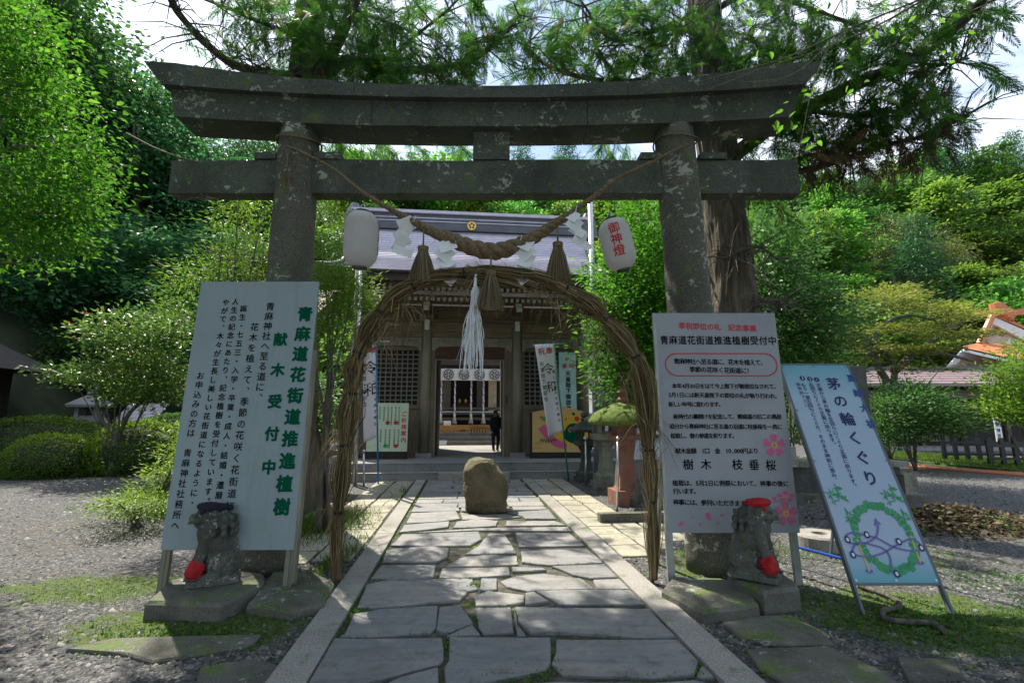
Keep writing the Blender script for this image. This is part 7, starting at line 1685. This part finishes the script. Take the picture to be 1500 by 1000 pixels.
# weeds along the kerbs and in the joints
P, Z = [], []
for u, w in ((KL1+.02, .02), (KR0-.02, .02), (KR1+.05, .05), (KL0-.06, .04)):
    for k in range(520):
        v = 2.2+rs.rand()**1.3*11.5
        if noise.noise(Vector((u*3, v*1.7, 0))) > -.12: p = W(u+rs.randn()*w, v, .02 if KL0 < u < KR1 else .0); P.append(tuple(p))
for (x, y, n2, sp_) in ((697,858,70,.05), (566,826,30,.04), (524,893,50,.05), (640,845,20,.03), (653,945,26,.03), (800,983,50,.09), (735,990,50,.08), (745,800,24,.04), (705,790,24,.04), (702,772,16,.04), (660,712,18,.05), (745,733,14,.05), (822,770,20,.06)):
    g = G(x, y, .02)
    for k in range(n2): P.append((g.x+rs.randn()*sp_, g.y+rs.randn()*sp_*.8, .02))
for p_ in polys:
    for i_ in range(len(p_)):
        a_, b_ = Vector(p_[i_][:2]), Vector(p_[(i_+1) % len(p_)][:2]); L_ = (b_-a_).length
        for k in range(int(L_*26)):
            u_, v_ = a_.lerp(b_, rs.rand())
            if noise.noise(Vector((u_*2.3, v_*2.3, 4))) > .05 and KL1 < u_ < KR0 and v_ > 1.5: P.append(tuple(W(u_+rs.randn()*.008, v_+rs.randn()*.008, .022)))
P = np.array(P); m_ = 4; P = np.repeat(P, m_, 0)+rs.randn(len(P)*m_, 3)*[.012, .012, .0]; n_ = len(P)
link('weeds', leaves('weeds', P, nrm(rs.randn(n_, 3)*[1, 1, .3]+[0, 0, .7]), nrm(rs.randn(n_, 3)*.4+[0, 0, 1]), rs.uniform(.008, .030, n_), rs.uniform(.006, .016, n_), M_weed), kind='stuff')
# broad low weeds at the right
P = on_ground(900, [(3.5, 4.3, .9, .6, .4), (4.9, 4.3, .8, .5, .2), (2.75, 5.2, .3, .3, .1), (5.4, 5.4, .8, .6, .2), (-2.5, 4.1, .8, .3, .1)], rs); P = off_path(P); P = np.repeat(P, 5, 0)+rs.randn(len(P)*5, 3)*[.02, .02, 0]; n_ = len(P)
link('broad_weeds', leaves('broad_weeds', P, nrm(rs.randn(n_, 3)*[1, 1, .1]+[0, 0, .5]), nrm(rs.randn(n_, 3)*.3+[0, 0, 1]), rs.uniform(.02, .05, n_), rs.uniform(.012, .024, n_), M_weed), kind='stuff')
# gravel stones
def pebbles(n_, gen, s0, s1, mat, name):
    P = off_path(gen(n_)); n_ = len(P); base = np.array([[1, 0, 0], [.3, .9, .1], [-.8, .6, 0], [-.9, -.5, 0], [.2, -1, 0], [.1, .1, .75], [.5, -.2, .55]]); f = np.array([[0, 1, 6], [1, 5, 6], [1, 2, 5], [2, 3, 5], [3, 4, 5], [4, 6, 5], [4, 0, 6]])
    a_ = rs.rand(n_)*2*pi; s_ = rs.uniform(s0, s1, n_)*(1+.8*(rs.rand(n_) < .06)); sx = rs.uniform(.6, 1.2, (n_, 3))
    b = base[None]*sx[:, None, :]+rs.randn(n_, 7, 3)*.10; x = b[..., 0]*np.cos(a_)[:, None]-b[..., 1]*np.sin(a_)[:, None]; y = b[..., 0]*np.sin(a_)[:, None]+b[..., 1]*np.cos(a_)[:, None]
    v = np.stack([x, y, b[..., 2]], -1)*s_[:, None, None]+P[:, None, :]; ff = f[None]+(np.arange(n_)*7)[:, None, None]
    return link(name, np_mesh(name, v.reshape(-1, 3), ff.reshape(-1, 3), mat, np.repeat(rs.rand(n_), 7)), kind='stuff')
mg = MT('gravel_stone'); mg.color(mg.ramp(mg.attr('rnd'), (0, (.035, .038, .043)), (.5, (.095, .097, .103)), (.85, (.17, .163, .157)), (1, (.30, .28, .255)))).rough(.85)
def genL(n_):     # denser near the camera
    d = 2.6+rs.rand(n_)**1.5*13; a_ = rs.uniform(-1.05, 1.05, n_); return np.stack([d*np.tan(a_)*.9, d, np.zeros(n_)], 1)
def rare_moss(P): 
    keep = np.ones(len(P), bool)
    for (x, y, rx, ry, h) in MOSS[:5]: q_ = ((P[:, 0]-x)/rx)**2+((P[:, 1]-y)/ry)**2; keep &= ~((q_ < .5) & (rs.rand(len(P)) < .8))
    return P[keep]
pebbles(90000, lambda n_: rare_moss(genL(n_)), .010, .022, mg.m, 'gravel')
# dead leaf pile and scattered litter
lc = G(1400, 768); n_ = 5200; q_ = rs.randn(n_, 2); P = np.stack([lc.x+q_[:, 0]*.75, lc.y+q_[:, 1]*.40, np.zeros(n_)], 1); P[:, 2] = .30*np.exp(-(q_[:, 0]**2+q_[:, 1]**2)*.5)*rs.rand(n_)+.01
link('leaf_pile', leaves('leaf_pile', P, nrm(rs.randn(n_, 3)*[1, 1, .35]), nrm(rs.randn(n_, 3)*.6+[0, 0, 1]), rs.uniform(.06, .15, n_), rs.uniform(.03, .07, n_), M_litter), kind='stuff')
mb = MB(); mb.lathe([(1.35, -.02), (1.0, .07), (.55, .17), (.05, .24)], n=24, sq=.55); o = mb.build('litter_mound', M_hill, kind='structure'); o.location = (lc.x, lc.y, 0)
n_ = 1500; d = 2.8+rs.rand(n_)**1.2*9; a_ = rs.uniform(-1.0, 1.0, n_); P = off_path(np.stack([d*np.tan(a_), d, np.full(n_, .012)], 1)); n_ = len(P)
link('scattered_leaves', leaves('scattered_leaves', P, nrm(rs.randn(n_, 3)*[1, 1, .2]), nrm(rs.randn(n_, 3)*.3+[0, 0, 1]), rs.uniform(.025, .07, n_), rs.uniform(.012, .03, n_), M_litter), kind='stuff')
